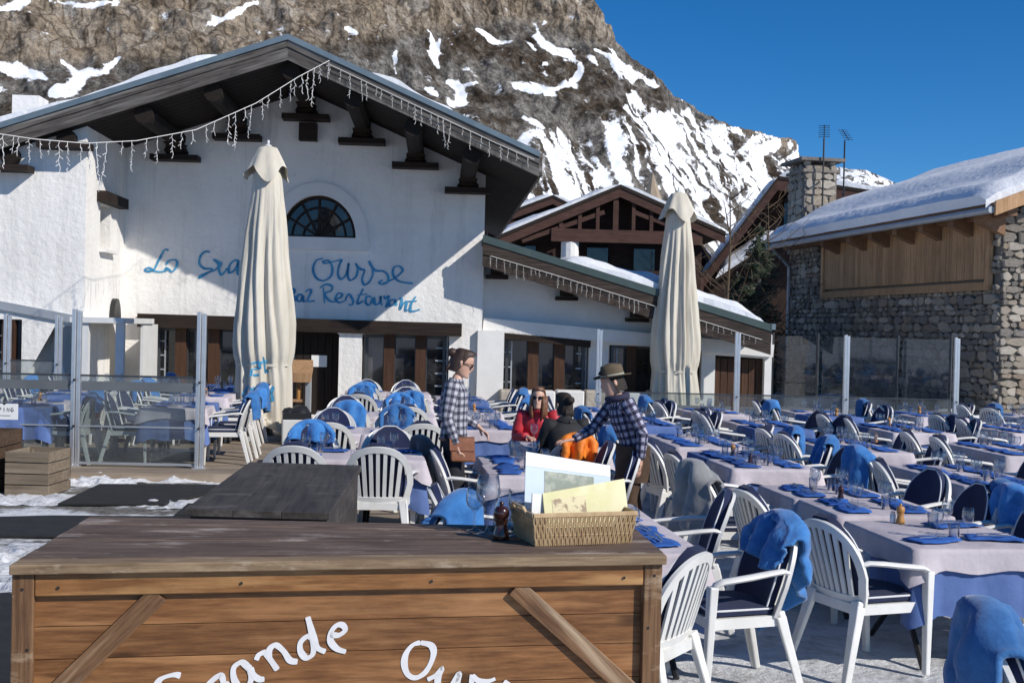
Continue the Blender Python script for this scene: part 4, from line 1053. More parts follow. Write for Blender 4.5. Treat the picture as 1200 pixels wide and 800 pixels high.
loft_mountain('mountain', [(-420,-330,560),(100,-250,575),(400,-150,590),(560,-62,600),(640,-28,606),(688,-4,612),(697,14,618),(704,32,625),(718,50,632),(732,63,640),(760,86,660),(790,110,690),(830,131,730),(870,151,770),(897,161,800),(926,164,830),(938,182,850),(950,212,860),(975,260,870)],
    250, ([-400, 500, 1200], [350, 400, 600]), 620, 270, 7.0, snow_main, cliff_main, 'steep alpine mountainside with ochre cliffs, brown slopes and snow beds', 3.3)
loft_mountain('far_ridge', [(820,260,1500),(900,225,1500),(950,206,1480),(985,196,1480),(1012,199,1480),(1045,214,1500),(1100,238,1500),(1250,262,1500),(1700,270,1500)],
    60, ([0, 2000], [700, 700]), 110, 40, 9.0, lambda px, py, us, ts: np.full(px.shape, .62), lambda px, py: px*0.0, 'distant snow covered ridge', 8.1)

# ================================================================ ground
def ground_mat(name, a, b, c, lo, hi, scale, bump):
    m = bpy.data.materials.new(name); m.use_nodes = True; nt = m.node_tree; L = nt.links.new
    p = nt.nodes['Principled BSDF']; p.inputs['Roughness'].default_value = .9; p.inputs['Specular IOR Level'].default_value = .25
    tc = _n(nt,'ShaderNodeTexCoord')
    def nz(s, d=8):
        n = _n(nt,'ShaderNodeTexNoise'); n.inputs['Scale'].default_value = s; n.inputs['Detail'].default_value = d; n.inputs['Roughness'].default_value = .65; L(tc.outputs['Object'], n.inputs['Vector']); return n.outputs['Fac']
    def rp(f, x0, x1, ca, cb):
        r = _n(nt,'ShaderNodeValToRGB'); e = r.color_ramp.elements; e[0].position, e[1].position = x0, x1; e[0].color = (*ca,1); e[1].color = (*cb,1); L(f, r.inputs[0]); return r.outputs[0]
    dirt = rp(nz(scale*9), .35, .65, a, b); msk = rp(nz(scale), lo, hi, (0,0,0), (1,1,1))
    mx = _n(nt,'ShaderNodeMix', data_type='RGBA'); mx.inputs['B'].default_value = (*c,1); L(msk, mx.inputs['Factor']); L(dirt, mx.inputs['A'])
    L(mx.outputs['Result'], p.inputs['Base Color'])
    bp = _n(nt,'ShaderNodeBump'); bp.inputs['Strength'].default_value = bump; bp.inputs['Distance'].default_value = .05; L(nz(scale*7), bp.inputs['Height']); L(bp.outputs[0], p.inputs['Normal'])
    return m
M['terrace_snow'] = ground_mat('terrace_snow', (.36,.355,.35), (.58,.58,.58), (.74,.75,.76), .40, .58, 1.3, 1.0)
M['gravel_snow'] = ground_mat('gravel_snow', (.085,.078,.068), (.22,.205,.185), (.68,.69,.70), .50, .58, .9, .9)
def sheet(name, x0, x1, y0, y1, z, nx, ny, amp, mt, seed=0, f=1.0):
    P = [[Vector((x0+(x1-x0)*i/(nx-1), y0+(y1-y0)*j/(ny-1), 0)) for j in range(ny)] for i in range(nx)]
    for r in P:
        for p in r: p.z = z + (amp*fbm(p.x*f, p.y*f, seed, 5) if amp else 0)
    return tag(MB().grid(P).build(name, mt, None, 'all'), kind='structure')
g = sheet('ground', -2600, 2600, -2600, 2600, -.75, 3, 3, 0, M['snow'])
sheet('gravel_yard', -16, -.6, -3, 40, -.01, 90, 190, .014, M['gravel_snow'], 2, 1.6)
sheet('trodden_snow', -.62, 26, -3, 42, -.008, 150, 220, .016, M['terrace_snow'], 4, 1.3)
# skirt of snow around the yard, down to the valley floor
sk = MB()
for a, b in (((-16,-3),(-16,40)), ((26,42),(26,-3)), ((-16,40),(26,42)), ((26,-3),(-16,-3))):
    a, b = Vector((*a, -.005)), Vector((*b, -.005)); d = (b-a).normalized(); o = Vector((-d.y, d.x, 0))*3; o.z = -.8
    sk.add([a, b, b+o, a+o], [(0,1,2,3)])
tag(sk.build('snow_slope', M['snow']), kind='structure')

# deck of boards
deck = empty('deck', (0,0,0), kind='structure'); deck['label'] = 'weathered timber deck in front of the white chalet'
DZ = .10
rd = random.Random(11)
BME = {L: MB().box((L/2, 0, -.016), (L-.006, .15, .032)).mesh('plank', M['deck']) for L in (2.4, 3.0, 3.6)}
def boards(x0, x1, y0, y1):
    y = y0
    while y < y1:
        x = x0
        while x < x1-.1:
            L = rd.choice((2.4, 3.0, 3.6)); o = link('plank', BME[L], deck, (x, y+.077, DZ+rd.uniform(-.0025,.0025)))
            if x+L > x1: o.scale.x = (x1-x)/L
            x += L
        y += .156
YD1 = 15.3
XD0, XD1, YD2 = -1.3, .55, 9.3
boards(-7.6, XD0, YD1, 23.0); boards(XD0, XD1, YD2, 23.0)
for a, b in (((-7.6, YD1-.02), (XD0+.0, YD1-.02)), ((XD0-.02, YD1-.06), (XD0-.02, YD2)), ((XD0, YD2-.02), (XD1, YD2-.02)), ((XD1+.02, YD2), (XD1+.02, 23))):
    MB().bar((*a, DZ/2-.02), (*b, DZ/2-.02), .03, DZ+.035).build('edge_board', M['deck'], deck)
MB().box((-2.6, 22, .02), (11, 13.2, .05)).build('joists', M['dark_wood'], deck)
MB().box(((XD0+XD1)/2, 13, .02), (XD1-XD0-.1, 5.4, .05)).build('joists', M['dark_wood'], deck)
st_ = B.w((0,0,0))
tag(MB().box((st_.x+.2, 24.3, .045), (9.5, 3.0, .09)).build('threshold', M['stone3']), kind='structure')

# rubber mats
def mat_thing(pts, lab):
    P = [on_ground(x, y, .02) for x, y in pts]; c = sum(P, Vector())/len(P); c.z = .012
    b = MB(); n = len(P); T_ = [Vector((p.x-c.x, p.y-c.y, .014)) for p in P]; Bt = [Vector((p.x-c.x, p.y-c.y, -.008)) for p in P]
    b.add(T_+Bt, [tuple(range(n)), tuple(range(n, 2*n))[::-1]] + [(i, n+i, n+(i+1)%n, (i+1)%n) for i in range(n)])
    o = b.build('rubber_mat', M['rubber'], None, False, c); tag(o, lab, 'mat', 'black rubber mats on the gravel')
mat_thing([(68,590),(117,567),(262,568),(236,579),(192,590)], 'black rubber mat beside the square planter, below the deck edge')
mat_thing([(-80,627),(-60,607),(62,604),(300,606),(230,628)], 'wide black rubber mat just behind the wooden counter')
mat_thing([(205,603),(220,590),(262,589),(250,603)], 'small black mat corner by the dark topped box')
mat_thing([(-120,850),(-60,700),(14,694),(40,850)], 'black rubber mat at the bottom left corner by the counter')
# leftover snow
def snow_patch(px, py, w_, d_, h, seed):
    c = on_ground(px, py, 0); P = []
    for i in range(26):
        r = []
        for j in range(14):
            u, v = i/25*2-1, j/13*2-1; e = max(0, 1-u*u-v*v*.9)
            z = h*e**.5*(.35+1.1*abs(fbm(u*3*w_, v*3*d_, seed, 5)))*(1 if fbm(u*2*w_+4, v*2, seed) > -.12 else .15) - .012
            r.append(Vector((u*w_/2, v*d_/2, z)))
        P.append(r)
    tag(MB().grid(P).build('snow_patch', M['old_snow'], None, True, (c.x, c.y, 0)), kind='structure')
for a in ((150,562,2.2,.5,.12,1),(225,562,1.0,.4,.10,8),(95,566,1.3,.6,.09,2),(20,584,1.8,.9,.07,3),(5,655,1.1,1.2,.10,4),(205,590,.9,.6,.06,5),(60,640,.8,.5,.05,6),(0,690,.8,.7,.07,7)): snow_patch(*a)

# bank of shovelled snow by the stone wall
c0 = T.w((-.9, 1.0, 0)); P = []
for i in range(30):
    r = []
    for j in range(12):
        u, v = i/29, j/11*2-1
        r.append(Vector((-.2+v*1.2, -3+10*u, .55*max(0, 1-v*v)**.6*(.7+.5*fbm(u*9, v*2, 3))*min(1, u*8, (1-u)*8+.2)-.02)))
    P.append(r)
tag(MB().grid(P).build('snow_bank', M['snow'], None, True, (c0.x, c0.y, 0)), kind='structure')

# ================================================================ trees
def conifer(loc, h, r0, lab, seed, n=26):
    t = empty('fir_tree', loc, 0, lab, 'tree'); rd = random.Random(seed)
    MB().tube([(0,0,0),(.05,0,h*.5),(0,.03,h)], [h*.028, h*.017, .02], 8).build('trunk', M['bark'], t)
    b, tw = MB(), MB()
    for k in range(n*5):
        q = rd.random()**.85; z = h*(.06+.92*q); L = r0*(1-q)**.8*rd.uniform(.65, 1.15)+.12; a = rd.uniform(0, 2*PI)
        d = Vector((math.cos(a), math.sin(a), 0)); pts = [Vector((0,0,z)) + d*L*s + Vector((0,0,-L*.45*s+L*.28*s*s)) for s in (0,.35,.7,1)]
        tw.tube(pts, [.02,.015,.01,.005], 4)
        side = d.cross(Vector((0,0,1)))
        for m_ in range(int(14+26*(1-q))):
            s = rd.uniform(.12, 1); p = Vector((0,0,z)) + d*L*s + Vector((0,0,-L*.45*s+L*.28*s*s)); w_ = (1-s*.6)*L*.32
            p += side*rd.uniform(-w_, w_) + Vector((0,0,rd.uniform(-.14,.06)))
            e = Vector((rd.uniform(-1,1), rd.uniform(-1,1), rd.uniform(-.9,.3))).normalized(); f = e.orthogonal().normalized(); s1, s2 = rd.uniform(.07,.15), rd.uniform(.012,.03)
            b.add([p-e*s1, p+f*s2, p+e*s1, p-f*s2], [(0,1,2,3)])
    b.build('crown', M['needles'], t); tw.build('limbs', M['bark'], t)
pf = at_depth(887, 400, 33); conifer((pf.x, pf.y, -.3), at_depth(887, 262, 33).z+.3, 1.35, 'dark fir tree between the annex roof end and the stone house', 4, 34)
pf = at_depth(862, 400, 35); conifer((pf.x, pf.y, -.3), at_depth(862, 318, 35).z+.3, 1.0, 'smaller dark fir left of the taller fir by the annex', 9, 20)
def bare_tree(loc, h, lab, seed):
    t = empty('bare_tree', loc, 0, lab, 'tree'); rd = random.Random(seed)
    tr = [Vector((.03*math.sin(k*1.3), .03*math.cos(k), h*k/8)) for k in range(9)]
    MB().tube(tr, [.06-.006*k for k in range(9)], 7).build('trunk', M['twig'], t)
    b = MB()
    for k in range(26):
        z = h*rd.uniform(.35,.98); a = rd.uniform(0, 2*PI); L = (h-z)*.35+rd.uniform(.2,.7); d = Vector((math.cos(a), math.sin(a), 0))
        pts = [Vector((0,0,z))+d*L*s+Vector((0,0,L*(.5*s+.35*s*s))) for s in (0,.4,.75,1)]
        b.tube(pts, [.016,.012,.008,.004], 4)
        for m_ in range(4):
            s = rd.uniform(.3,.9); p = pts[0].lerp(pts[3], s); e = Vector((rd.uniform(-1,1), rd.uniform(-1,1), rd.uniform(.2,1)))*.28
            b.tube([p, p+e*.6, p+e], [.008,.006,.003], 3)
    b.build('crown', M['twig'], t)
pf = at_depth(852, 400, 32); bare_tree((pf.x, pf.y, -.3), at_depth(852, 222, 32).z+.3, 'thin leafless young tree in front of the snowy verge', 3)
pf = at_depth(897, 400, 34.5); bare_tree((pf.x, pf.y, -.3), at_depth(900, 236, 34.5).z+.3, 'bare bushy tree poking above the fir beside the chimney', 6)
# ================================================================ the wooden counter in front
ZT = 1.15
fl, fr_, br, bl = [on_ground(x, y, ZT) for x, y in ((10,662),(782,651),(745,619),(105,605))]
counter = empty('wooden_counter', (fl.x, fl.y, 0), 0, 'big brown plank counter box with white hand lettering in the foreground', 'counter')
def loc_(p): return Vector((p.x-fl.x, p.y-fl.y, p.z))
FL, FR, BR, BL = map(loc_, (fl, fr_, br, bl))
ex = (FR-FL).normalized(); nrm = Vector((ex.y, -ex.x, 0))    # outward, towards the camera
W = (FR-FL).length
def quadslab(mb, a, b, c, d, z0, z1):
    return mb.hexa([(p.x, p.y, z) for z in (z0, z1) for p in (a, b, c, d)])
def lerp2(u, v): return (FL.lerp(FR, u)).lerp(BL.lerp(BR, u), v)
# top boards
v = 0.0; vs_ = [0, .10, .285, .47, .65, .83, 1.0]
for i, (a, b) in enumerate(zip(vs_[:-1], vs_[1:])):
    cut = .72 if i in (1,2) else None
    for u0, u1 in ([(0, cut-.0012), (cut+.0012, 1)] if False else [(0,1)]):
        mb = MB(); g_ = .0035
        quadslab(mb, lerp2(u0, a)+Vector((0, g_, 0)), lerp2(u1, a)+Vector((0, g_, 0)), lerp2(u1, b), lerp2(u0, b), ZT-.035, ZT+(.0,.0018,-.001,.001,-.0015,.0012)[i])
        bev(mb.build('top_board', M['box_edge'] if i == 0 else M['box_top'], counter), .004, 2)
def fp(px, py, off=0.0):    # measure on the counter's front plane
    n = Vector((nrm.x, nrm.y, 0)); p0 = Vector((fl.x, fl.y, 0)) + n*off; d = ray(px, py)
    t = (p0-CAM).dot(n)/d.dot(n); return loc_(CAM+d*t)
def fx_(x, z, o): return FL*1 + ex*x + nrm*o + Vector((0,0,z-ZT))
INS = -.028   # frame face just behind the top's edge
def board(name, x0, x1, z0, z1, o0, o1, mt, bw_=.004, par=None):
    mb = MB().hexa([fx_(x, z, o) for z in (z0, z1) for x, o in ((x0,o1),(x1,o1),(x1,o0),(x0,o0))])
    return bev(mb.build(name, M[mt], par or counter), bw_, 2)
def fcx(px, py): return (fp(px, py, INS)-FL).dot(ex)
xpl, xpr = fcx(39, 720), fcx(754, 720)
zr0 = fp(300, 694, INS).z
zr1 = ZT-.037
board('corner_post', .006, xpl, .0, zr1, INS-.08, INS, 'box_post')
board('corner_post', xpr, W-.008, .0, zr1, INS-.08, INS, 'box_post')
board('top_rail', xpl+.002, xpr-.002, zr0, zr1, INS-.06, INS-.004, 'box_rail')
board('bottom_rail', xpl+.002, xpr-.002, .03, .15, INS-.06, INS-.004, 'box_rail')
PN = INS-.034
pz_ = [zr0+.02]
for h in (.135, .115, .13, .12, .125, .13, .12): pz_.append(pz_[-1]-h)
for a, b in zip(pz_[:-1], pz_[1:]): board('panel_board', xpl-.01, xpr+.01, max(b+.0025, .0), a, PN-.02, PN, 'box_panel', .0015)
def brace(pa, pb, wd, mk):
    a, b = fp(*pa, INS-.01), fp(*pb, INS-.01); t = (b-a).normalized(); s = t.cross(nrm).normalized()*wd/2
    mb = MB().hexa([q + nrm*o for o in (-.026, 0) for q in (a-s, a+s, b+s, b-s)])
    bev(mb.build('brace', M[mk], counter), .003, 2)
brace((186, 696), (40, 836), .072, 'brace_l'); brace((604, 688), (800, 864), .072, 'brace_r')
for x_, z_ in ((.04,ZT-.09),(.06,ZT-.30),(W-.04,ZT-.08),(W-.06,ZT-.28),(xpl+.08,zr0+.03),(xpr-.08,zr0+.03),(W*.33,zr0+.035),(W*.62,zr0+.03)):
    c_ = fx_(x_, z_, INS+.0005); t_ = c_ + nrm*.0018
    MB().tube([c_, t_], .0055, 8).build('screw', M['black_metal'], counter)
# remaining sides
def side_boards(A_, B_, outn):
    for k in range(7):
        z1 = ZT-.04-k*.158; z0 = max(z1-.154, 0)
        t = (B_-A_).normalized()
        mb = MB().hexa([(p.x, p.y, z) for z in (z0, z1) for p in (A_+t*.13-outn*.03, B_-t*.13-outn*.03, B_-t*.13-outn*.055, A_+t*.13-outn*.055)])
        bev(mb.build('side_board', M['box_panel'], counter), .002)
def outn(A_, B_): t = (B_-A_).normalized(); return Vector((t.y, -t.x, 0))
side_boards(FR, BR, outn(FR, BR)); side_boards(BR, BL, outn(BR, BL)); side_boards(BL, FL, outn(BL, FL))
Za = lambda L: [(170+x*.2083, 700+y*.2083) for x, y in L]
Zb = lambda L: [(440+x*.15, 720+y*.15) for x, y in L]
gr = [Za([(200,437),(165,432),(110,445),(75,470),(45,530),(60,600),(110,630),(170,600),(180,545),(130,550)]),
      Za([(330,520),(360,480),(420,435),(440,470),(445,560)]), Za([(445,500),(470,470)]),
      Za([(590,400),(545,362),(500,390),(500,450),(530,500),(580,490),(600,440),(590,390)]), Za([(580,380),(610,430),(640,455),(672,455)]),
      Za([(625,350),(640,320),(675,308),(700,340),(745,405)]), Za([(700,340),(700,290),(735,265),(780,300),(815,350),(858,358)]),
      Za([(950,230),(915,215),(875,250),(875,300),(905,335),(940,320),(950,270),(945,220)]), Za([(915,105),(930,160),(950,230),(970,280),(1015,302)]),
      Za([(1040,205),(1090,208),(1125,180),(1110,152),(1075,155),(1045,195),(1045,245),(1080,285),(1130,302)])]
ou = [Zb([(350,215),(290,235),(240,300),(225,380),(250,460),(310,490),(380,455),(430,380),(455,290),(430,235),(350,215)]),
      Zb([(405,505),(470,470),(520,415),(490,480),(490,560),(540,590),(600,545),(655,455),(640,560),(680,600)]),
      Zb([(760,465),(750,520),(755,600)]), Zb([(755,470),(800,510),(850,520),(900,510),(935,495)]), Zb([(980,600),(1050,560),(1000,520)])]
letters(gr+ou, lambda x, y: fp(x, y, PN+.0015), 'painted_lettering', .020, M['white_paint'], counter, [1,2,2,2,2,1,1,1,2,1], nrm)

# second, darker topped box behind it
q = [on_ground(x, y, 1.0) for x, y in ((216,596),(386,601),(424,545),(292,541))]
o0 = q[0]; bx = empty('dark_topped_box', (o0.x, o0.y, 0), 0, 'long box with black weathered top standing behind the counter', 'counter')
Q = [Vector((p.x-o0.x, p.y-o0.y, 0)) for p in q]
for k in range(3):
    a, b = k/3, (k+1)/3; g_ = .0012
    P4 = [Q[0].lerp(Q[1], a+g_), Q[0].lerp(Q[1], b-g_), Q[3].lerp(Q[2], b-g_), Q[3].lerp(Q[2], a+g_)]
    bev(quadslab(MB(), *P4, .962, 1.0).build('top_board', M['dark_top'], bx), .002)
cen = sum(Q, Vector())/4
Qi = [p + (cen-p).normalized()*.06 for p in Q]
for i in range(4):
    A_, B_ = Qi[i], Qi[(i+1)%4]; n_ = outn(A_, B_)
    for k in range(6):
        z1 = .958-k*.162; mb = MB().hexa([(p.x, p.y, z) for z in (max(z1-.156,0), z1) for p in (A_, B_, B_-n_*.03, A_-n_*.03)])
        bev(mb.build('side_board', M['dark_top'], bx), .002)

# square planter of slats
def planter(loc, rz, w_, d_, h, lab, mt='crate_wood', n=4, nm='planter'):
    r = empty(nm, loc, rz, lab, 'planter')
    for k in range(n):
        z0 = h*k/n; z1 = h*(k+1)/n-.012
        for (x0,y0),(x1,y1) in (((0,0),(w_,0)),((w_,.03),(w_,d_)),((w_,d_),(0,d_)),((0,d_-.03),(0,.03))):
            t = Vector((x1-x0, y1-y0, 0)).normalized(); nn = Vector((-t.y, t.x, 0))*.028
            mb = MB().hexa([(p[0], p[1], z) for z in (z0, z1) for p in ((x0,y0),(x1,y1),(x1+nn.x,y1+nn.y),(x0+nn.x,y0+nn.y))])
            bev(mb.build('slat', M[mt], r), .003)
    for x, y in ((.04,.04),(w_-.04,.04),(w_-.04,d_-.04),(.04,d_-.04)):
        MB().box((x, y, h/2-.02), (.05,.05,h-.03)).build('corner_batten', M[mt], r)
    MB().box((w_/2, d_/2, h*.45), (w_-.06, d_-.06, h*.8)).build('soil', M['gravel_snow'], r)
    return r
c = on_ground(5, 580, 0); planter((c.x, c.y, 0), math.radians(-9), .50, .62, .50, 'weathered square wooden planter standing on snow below the deck')
c = on_ground(-40, 584, 0); planter((c.x-.68, c.y+.25, 0), math.radians(-7), .88, .9, .70, 'taller dark brown wooden box at the left frame edge behind the planter', 'crate_dark', 4, 'wooden_box')

# ================================================================ windbreaks
def windbreak(lab, pts, zb, h_post, h_rail, posts_at, upper=None, band=None, dark=False, name='glass_windbreak', double=True, gl='windbreak_glass', group=None):
    "pts: two ground points; posts_at: fractions along"
    a, b = Vector(pts[0]), Vector(pts[1]); L = (b-a).length; rz = math.atan2(b.y-a.y, b.x-a.x)
    r = empty(name, (a.x, a.y, zb), rz, lab, 'windbreak', group)
    xs = [f*L for f in posts_at]; mt = M['dark_frame' if dark else 'alu']
    for x in xs:
        p = MB().box((x-.028, 0, h_post/2), (.05, .08, h_post))
        if double: p.box((x+.032, .012, h_post/2-.01), (.05, .06, h_post-.02))
        po = bev(p.build('post', mt, r), .006, 2)
        k = MB()
        for z in (.45*h_rail, h_rail*.96): k.tube([(x, -.045, z), (x, -.075, z)], .016, 8)
        k.build('clamp', M['black_metal'], po)
        MB().box((x, 0, .008), (.16, .14, .016)).build('foot_plate', mt, po)
    for x0, x1 in zip(xs[:-1], xs[1:]):
        pn = MB().box(((x0+x1)/2, .01, .06+(h_rail-.06)/2), (x1-x0-.14, .012, h_rail-.06)).build('glass_panel', M[gl], r)
        MB().box(((x0+x1)/2, .01, h_rail+.012), (x1-x0-.12, .03, .024)).build('rail', M['dark_frame'], pn)
        MB().box(((x0+x1)/2, .01, .045), (x1-x0-.12, .03, .03)).build('bottom_rail', M['grey_frame'], pn)
        MB().box(((x0+x1)/2, -.004, h_rail*.45), (x1-x0-.12, .014, .018)).build('mid_rail', M['grey_frame'], pn)
        if band: MB().box(((x0+x1)/2, -.002, sum(band)/2), (x1-x0-.15, .006, band[1]-band[0])).build('tinted_band', M['frosted'], pn)
        if upper: MB().box(((x0+x1)/2, .03, (h_rail+upper)/2), (x1-x0-.14, .012, upper-h_rail-.03)).build('upper_pane', M[gl], r)
    return r
pA, pB = on_ground(87, 546, DZ), on_ground(233, 549, DZ)
dv = (pB-pA); pL = pA - dv*1.15
H1 = 2.02
windbreak('clear glass windbreak with aluminium posts along the left deck edge', (pL, pB), DZ, H1, 1.16, (0, .535, 1), band=(.98, 1.10))
c0_, c1_ = at_depth(-90, 430, 20.5), at_depth(68, 430, 20.5)
windbreak('low rear glass windbreak with grey post before the wing window', ((c0_.x, c0_.y, 0), (c1_.x, c1_.y, 0)), DZ, 1.95, 1.15, (0, .62, 1), name='glass_windbreak')
DW = 23.6
qs = [at_depth(px, 500, DW) for px in (700, 1119)]
px_post = (716, 862, 990, 1119)
ff = [(at_depth(p, 500, DW)-qs[0]).dot((qs[1]-qs[0]).normalized())/(qs[1]-qs[0]).length for p in px_post]
windbreak('long glass windbreak closing the far side of the terrace below the annex', ((qs[0].x, qs[0].y, 0), (qs[1].x, qs[1].y, 0)), .05, 1.98, .74, [0]+ff[1:], band=(.30, .52))
e0, e1 = at_depth(905, 480, 26.5), at_depth(1052, 480, 25.2); e2 = at_depth(1114, 480, 24.3)
windbreak('tall dark framed glass screen in front of the stone wall', ((e0.x, e0.y, 0), (e2.x, e2.y, 0)), 0, 2.05, .95, (0, .27, .72, 1), upper=2.0, dark=True, double=False, gl='dark_glass')
sp0 = at_depth(735, 420, 23.4)

# ================================================================ parasols
def parasol(loc, s, lab, seed):
    r = empty('closed_parasol', loc, 0.4*seed, lab, 'parasol', 'closed cream parasols')
    rd = random.Random(seed); n = 168
    ph = [rd.uniform(-.18,.18) for _ in range(8)]; am = [rd.uniform(.55, 1.5) for _ in range(8)]
    fw_ = [rd.uniform(.45, 1.6) for _ in range(8)]; FB = [2*PI*sum(fw_[:q])/sum(fw_) for q in range(8)]+[2*PI+.001]
    prof = [(4.42,.16),(4.34,.23),(4.0,.25),(3.6,.285),(3.0,.325),(2.4,.385),(1.9,.43),(1.6,.43),(1.38,.415),(1.25,.385),(1.19,.38),(1.1,.39),(.8,.41),(.45,.43),(.12,.45)]
    zs = np.linspace(4.42, .12, 64); R = np.interp(-zs, [-p[0] for p in prof], [p[1] for p in prof])
    rings = []
    for z, rr in zip(zs, R):
        ring = []
        f = min(1, (4.35-z)/1.0)
        for k in range(n):
            a = 2*PI*k/n; i = max(q for q in range(8) if FB[q] <= a+1e-9); t = (a-FB[i])/(FB[i+1]-FB[i])
            fold = (abs(math.sin(PI*t))**.55)           # eight rounded folds with deep creases
            d = .30*f*am[i]*(fold-.55) + .06*f*math.sin(16*a+z*1.1+seed) + .08*f*noise.noise(Vector((math.cos(a)*2.2, math.sin(a)*2.2, z*1.1+seed))) - .07*f*(1-abs(math.sin(11.5*a+z*.55+2*noise.noise(Vector((a*1.5, z*.7, seed))))))**3
            tw = .10*math.sin(z*1.3+seed)
            q_ = rr*(1+d)
            if z < 1.2: q_ *= 1 + .10*math.sin(5*a+seed)*(1.2-z)
            ring.append(Vector((q_*math.cos(a+tw+ph[i]*.3), q_*math.sin(a+tw+ph[i]*.3), z + (.10*math.sin(3*a+seed) if z < .3 else 0))))
        rings.append(ring)
    cano = MB().rings(rings, False).build('canopy', M['canvas'], r, 'all')
    # vent cap: a little skirt with hanging corners
    P = []
    for j in range(9):
        t = j/8; ring = []
        for k in range(64):
            a = 2*PI*k/64; c8 = abs(math.cos(4*a))**2
            c4 = abs(math.cos(2*a+.6*seed))**1.5
            tt = max(0, (t-.25)/.75); rad = (.15*t/.25 if t < .25 else .15+.215*tt**.85*(.80+.20*c4)) + .020*tt*math.cos(8*a+.4) + .07*tt*noise.noise(Vector((math.cos(a)*1.6, math.sin(a)*1.6, seed)))
            z = 4.80 - .04*min(1, t/.25) - tt*(.36+.17*c4+.06*math.sin(3*a+seed))
            ring.append(Vector((rad*math.cos(a), rad*math.sin(a), z)))
        P.append(ring)
    MB().rings(P, False).build('vent_cap', M['canvas'], r, 'all')
    MB().lathe([(.0,4.89),(.022,4.88),(.024,4.84),(.015,4.82),(.06,4.80),(.05,4.77)], 10).build('finial', M['white_frame'], r)
    MB().tube([(0,0,.02),(0,0,4.72)], .045, 12).build('pole', M['alu'], r)
    MB().rings([[Vector(((.40+.03*math.sin(8*a+seed))*math.cos(a)*1.02, (.40+.03*math.sin(8*a+seed))*math.sin(a)*1.02, z)) for a in [2*PI*k/48 for k in range(48)]] for z in (1.20, 1.24)], False).build('tie_strap', M['canvas'], r, 'all')
    bs = MB().box((0,0,.04), (.8,.8,.08)); bs.lathe([(.07,.08),(.07,.4)], 12); bs.build('base', M['grey_frame'], r)
    r.scale = (s,s,s)
    return r, rings
c = on_ground(307, 514, DZ); par1, rg = parasol((c.x, c.y, DZ), 1.0, 'closed cream parasol with blue lettering in front of the chalet facade', 1)
cc = at_depth(789, 480, 24.6); par2, rg2 = parasol((cc.x, cc.y, -.05), 1.03, 'closed cream parasol in front of the low annex, right of the facade', 2)
# blue print low on the nearer one
from mathutils.bvhtree import BVHTree
def canopy_tree(par, rings):
    vs_, fs_ = [q_ for r_ in rings for q_ in r_], []; n = len(rings[0])
    for i in range(len(rings)-1):
        for k in range(n): fs_.append((i*n+k, i*n+(k+1)%n, (i+1)*n+(k+1)%n, (i+1)*n+k))
    return BVHTree.FromPolygons(vs_, fs_)
CT = canopy_tree(par1, rg); PI_ = Matrix.Rotation(-par1.rotation_euler.z, 3, 'Z')
def on_canopy(px, py, off):
    d = PI_ @ ray(px, py).normalized(); o_ = PI_ @ (CAM-Vector(par1.location)); h = CT.ray_cast(o_, d)
    return None if h[0] is None else h[0] - d*(.006+off)
bl_s = [[(294,426),(303,424),(305,431),(295,433),(294,440),(304,439)],[(308,418),(310,436),(315,435)],[(304,425),(314,423)],[(284,462),(291,453),(297,458),(290,468),(284,462)],[(297,453),(299,468)],[(313,452),(320,454),(318,461),(311,459),(318,461),(320,469),(312,470)]]
bmb = MB()
for k, st_ in enumerate(bl_s):
    fine = []
    for (x0,y0),(x1,y1) in zip(st_[:-1], st_[1:]):
        for t in (0,.34,.67): fine.append((x0+(x1-x0)*t, y0+(y1-y0)*t))
    fine.append(st_[-1])
    pts = [q_ for q_ in (on_canopy(x, y, k*.0008) for x, y in fine) if q_ is not None]
    if len(pts) > 2: ribbon(bmb, pts, .04, (PI_ @ (-F0)).normalized(), 2)
bmb.build('printed_letters', M['blue_paint'], par1)

# ================================================================ small things at the door and on the deck
c = on_ground(347, 520, DZ)
r = empty('ash_bin', (c.x, c.y, DZ), .1, 'square white bin with black top beside the left parasol', 'bin')
bev(MB().box((0,0,.20), (.46,.40,.40)).build('body', M['bin_white'], r), .02, 2)
bt = MB().box((0,0,.45), (.44,.38,.10)); bt.lathe([(.0,.62),(.10,.60),(.17,.5)], 10, (.05,0,0)); bt.lathe([(.0,.58),(.08,.56),(.12,.5)], 9, (-.12,.03,0)); bt.build('lid', M['black_metal'], r, True)
c = B.w(B.p(349, 470, -1.6)); r = empty('menu_stand', (c.x, c.y, DZ), BROT, 'pale wooden menu stand beside the dark entrance door', 'menu stand')
MB().hexa([(-.26,-.2,.78),(.26,-.2,.78),(.26,.2,1.02),(-.26,.2,1.02),(-.26,-.2,.96),(.26,-.2,.96),(.26,.2,1.20),(-.26,.2,1.20)]).build('slanted_top', M['larch'], r)
for x in (-.2, .2): MB().box((x, 0, .44), (.09,.26,.9)).build('leg', M['grey_frame'], r)
MB().box((0,.02,.42), (.3,.2,.05)).build('shelf', M['larch'], r)
MB().lathe([(.05,0),(.055,.22),(.02,.26),(.02,.33)], 10, (.02,.0,.445)).build('bottle', M['mill_wood'], r)
# red cloth sign with a white cross, hung on the glass
c = at_depth(106, 482, 16.2); r = empty('small_flag', (c.x, c.y, c.z), 0, 'small red flag with a white cross by the deck chairs', 'flag')
MB().box((0,0,0), (.25,.008,.16)).build('cloth', M['red_jacket'], r)
b = MB(); b.box((0,-.006,0), (.25,.004,.025)); b.box((0,-.007,0), (.025,.004,.16)); b.build('cross', M['white_paint'], r)
MB().tube([(-.13,0,.08),(-.13,0,-.382-.9)], .008, 5).build('stick', M['white_frame'], r)
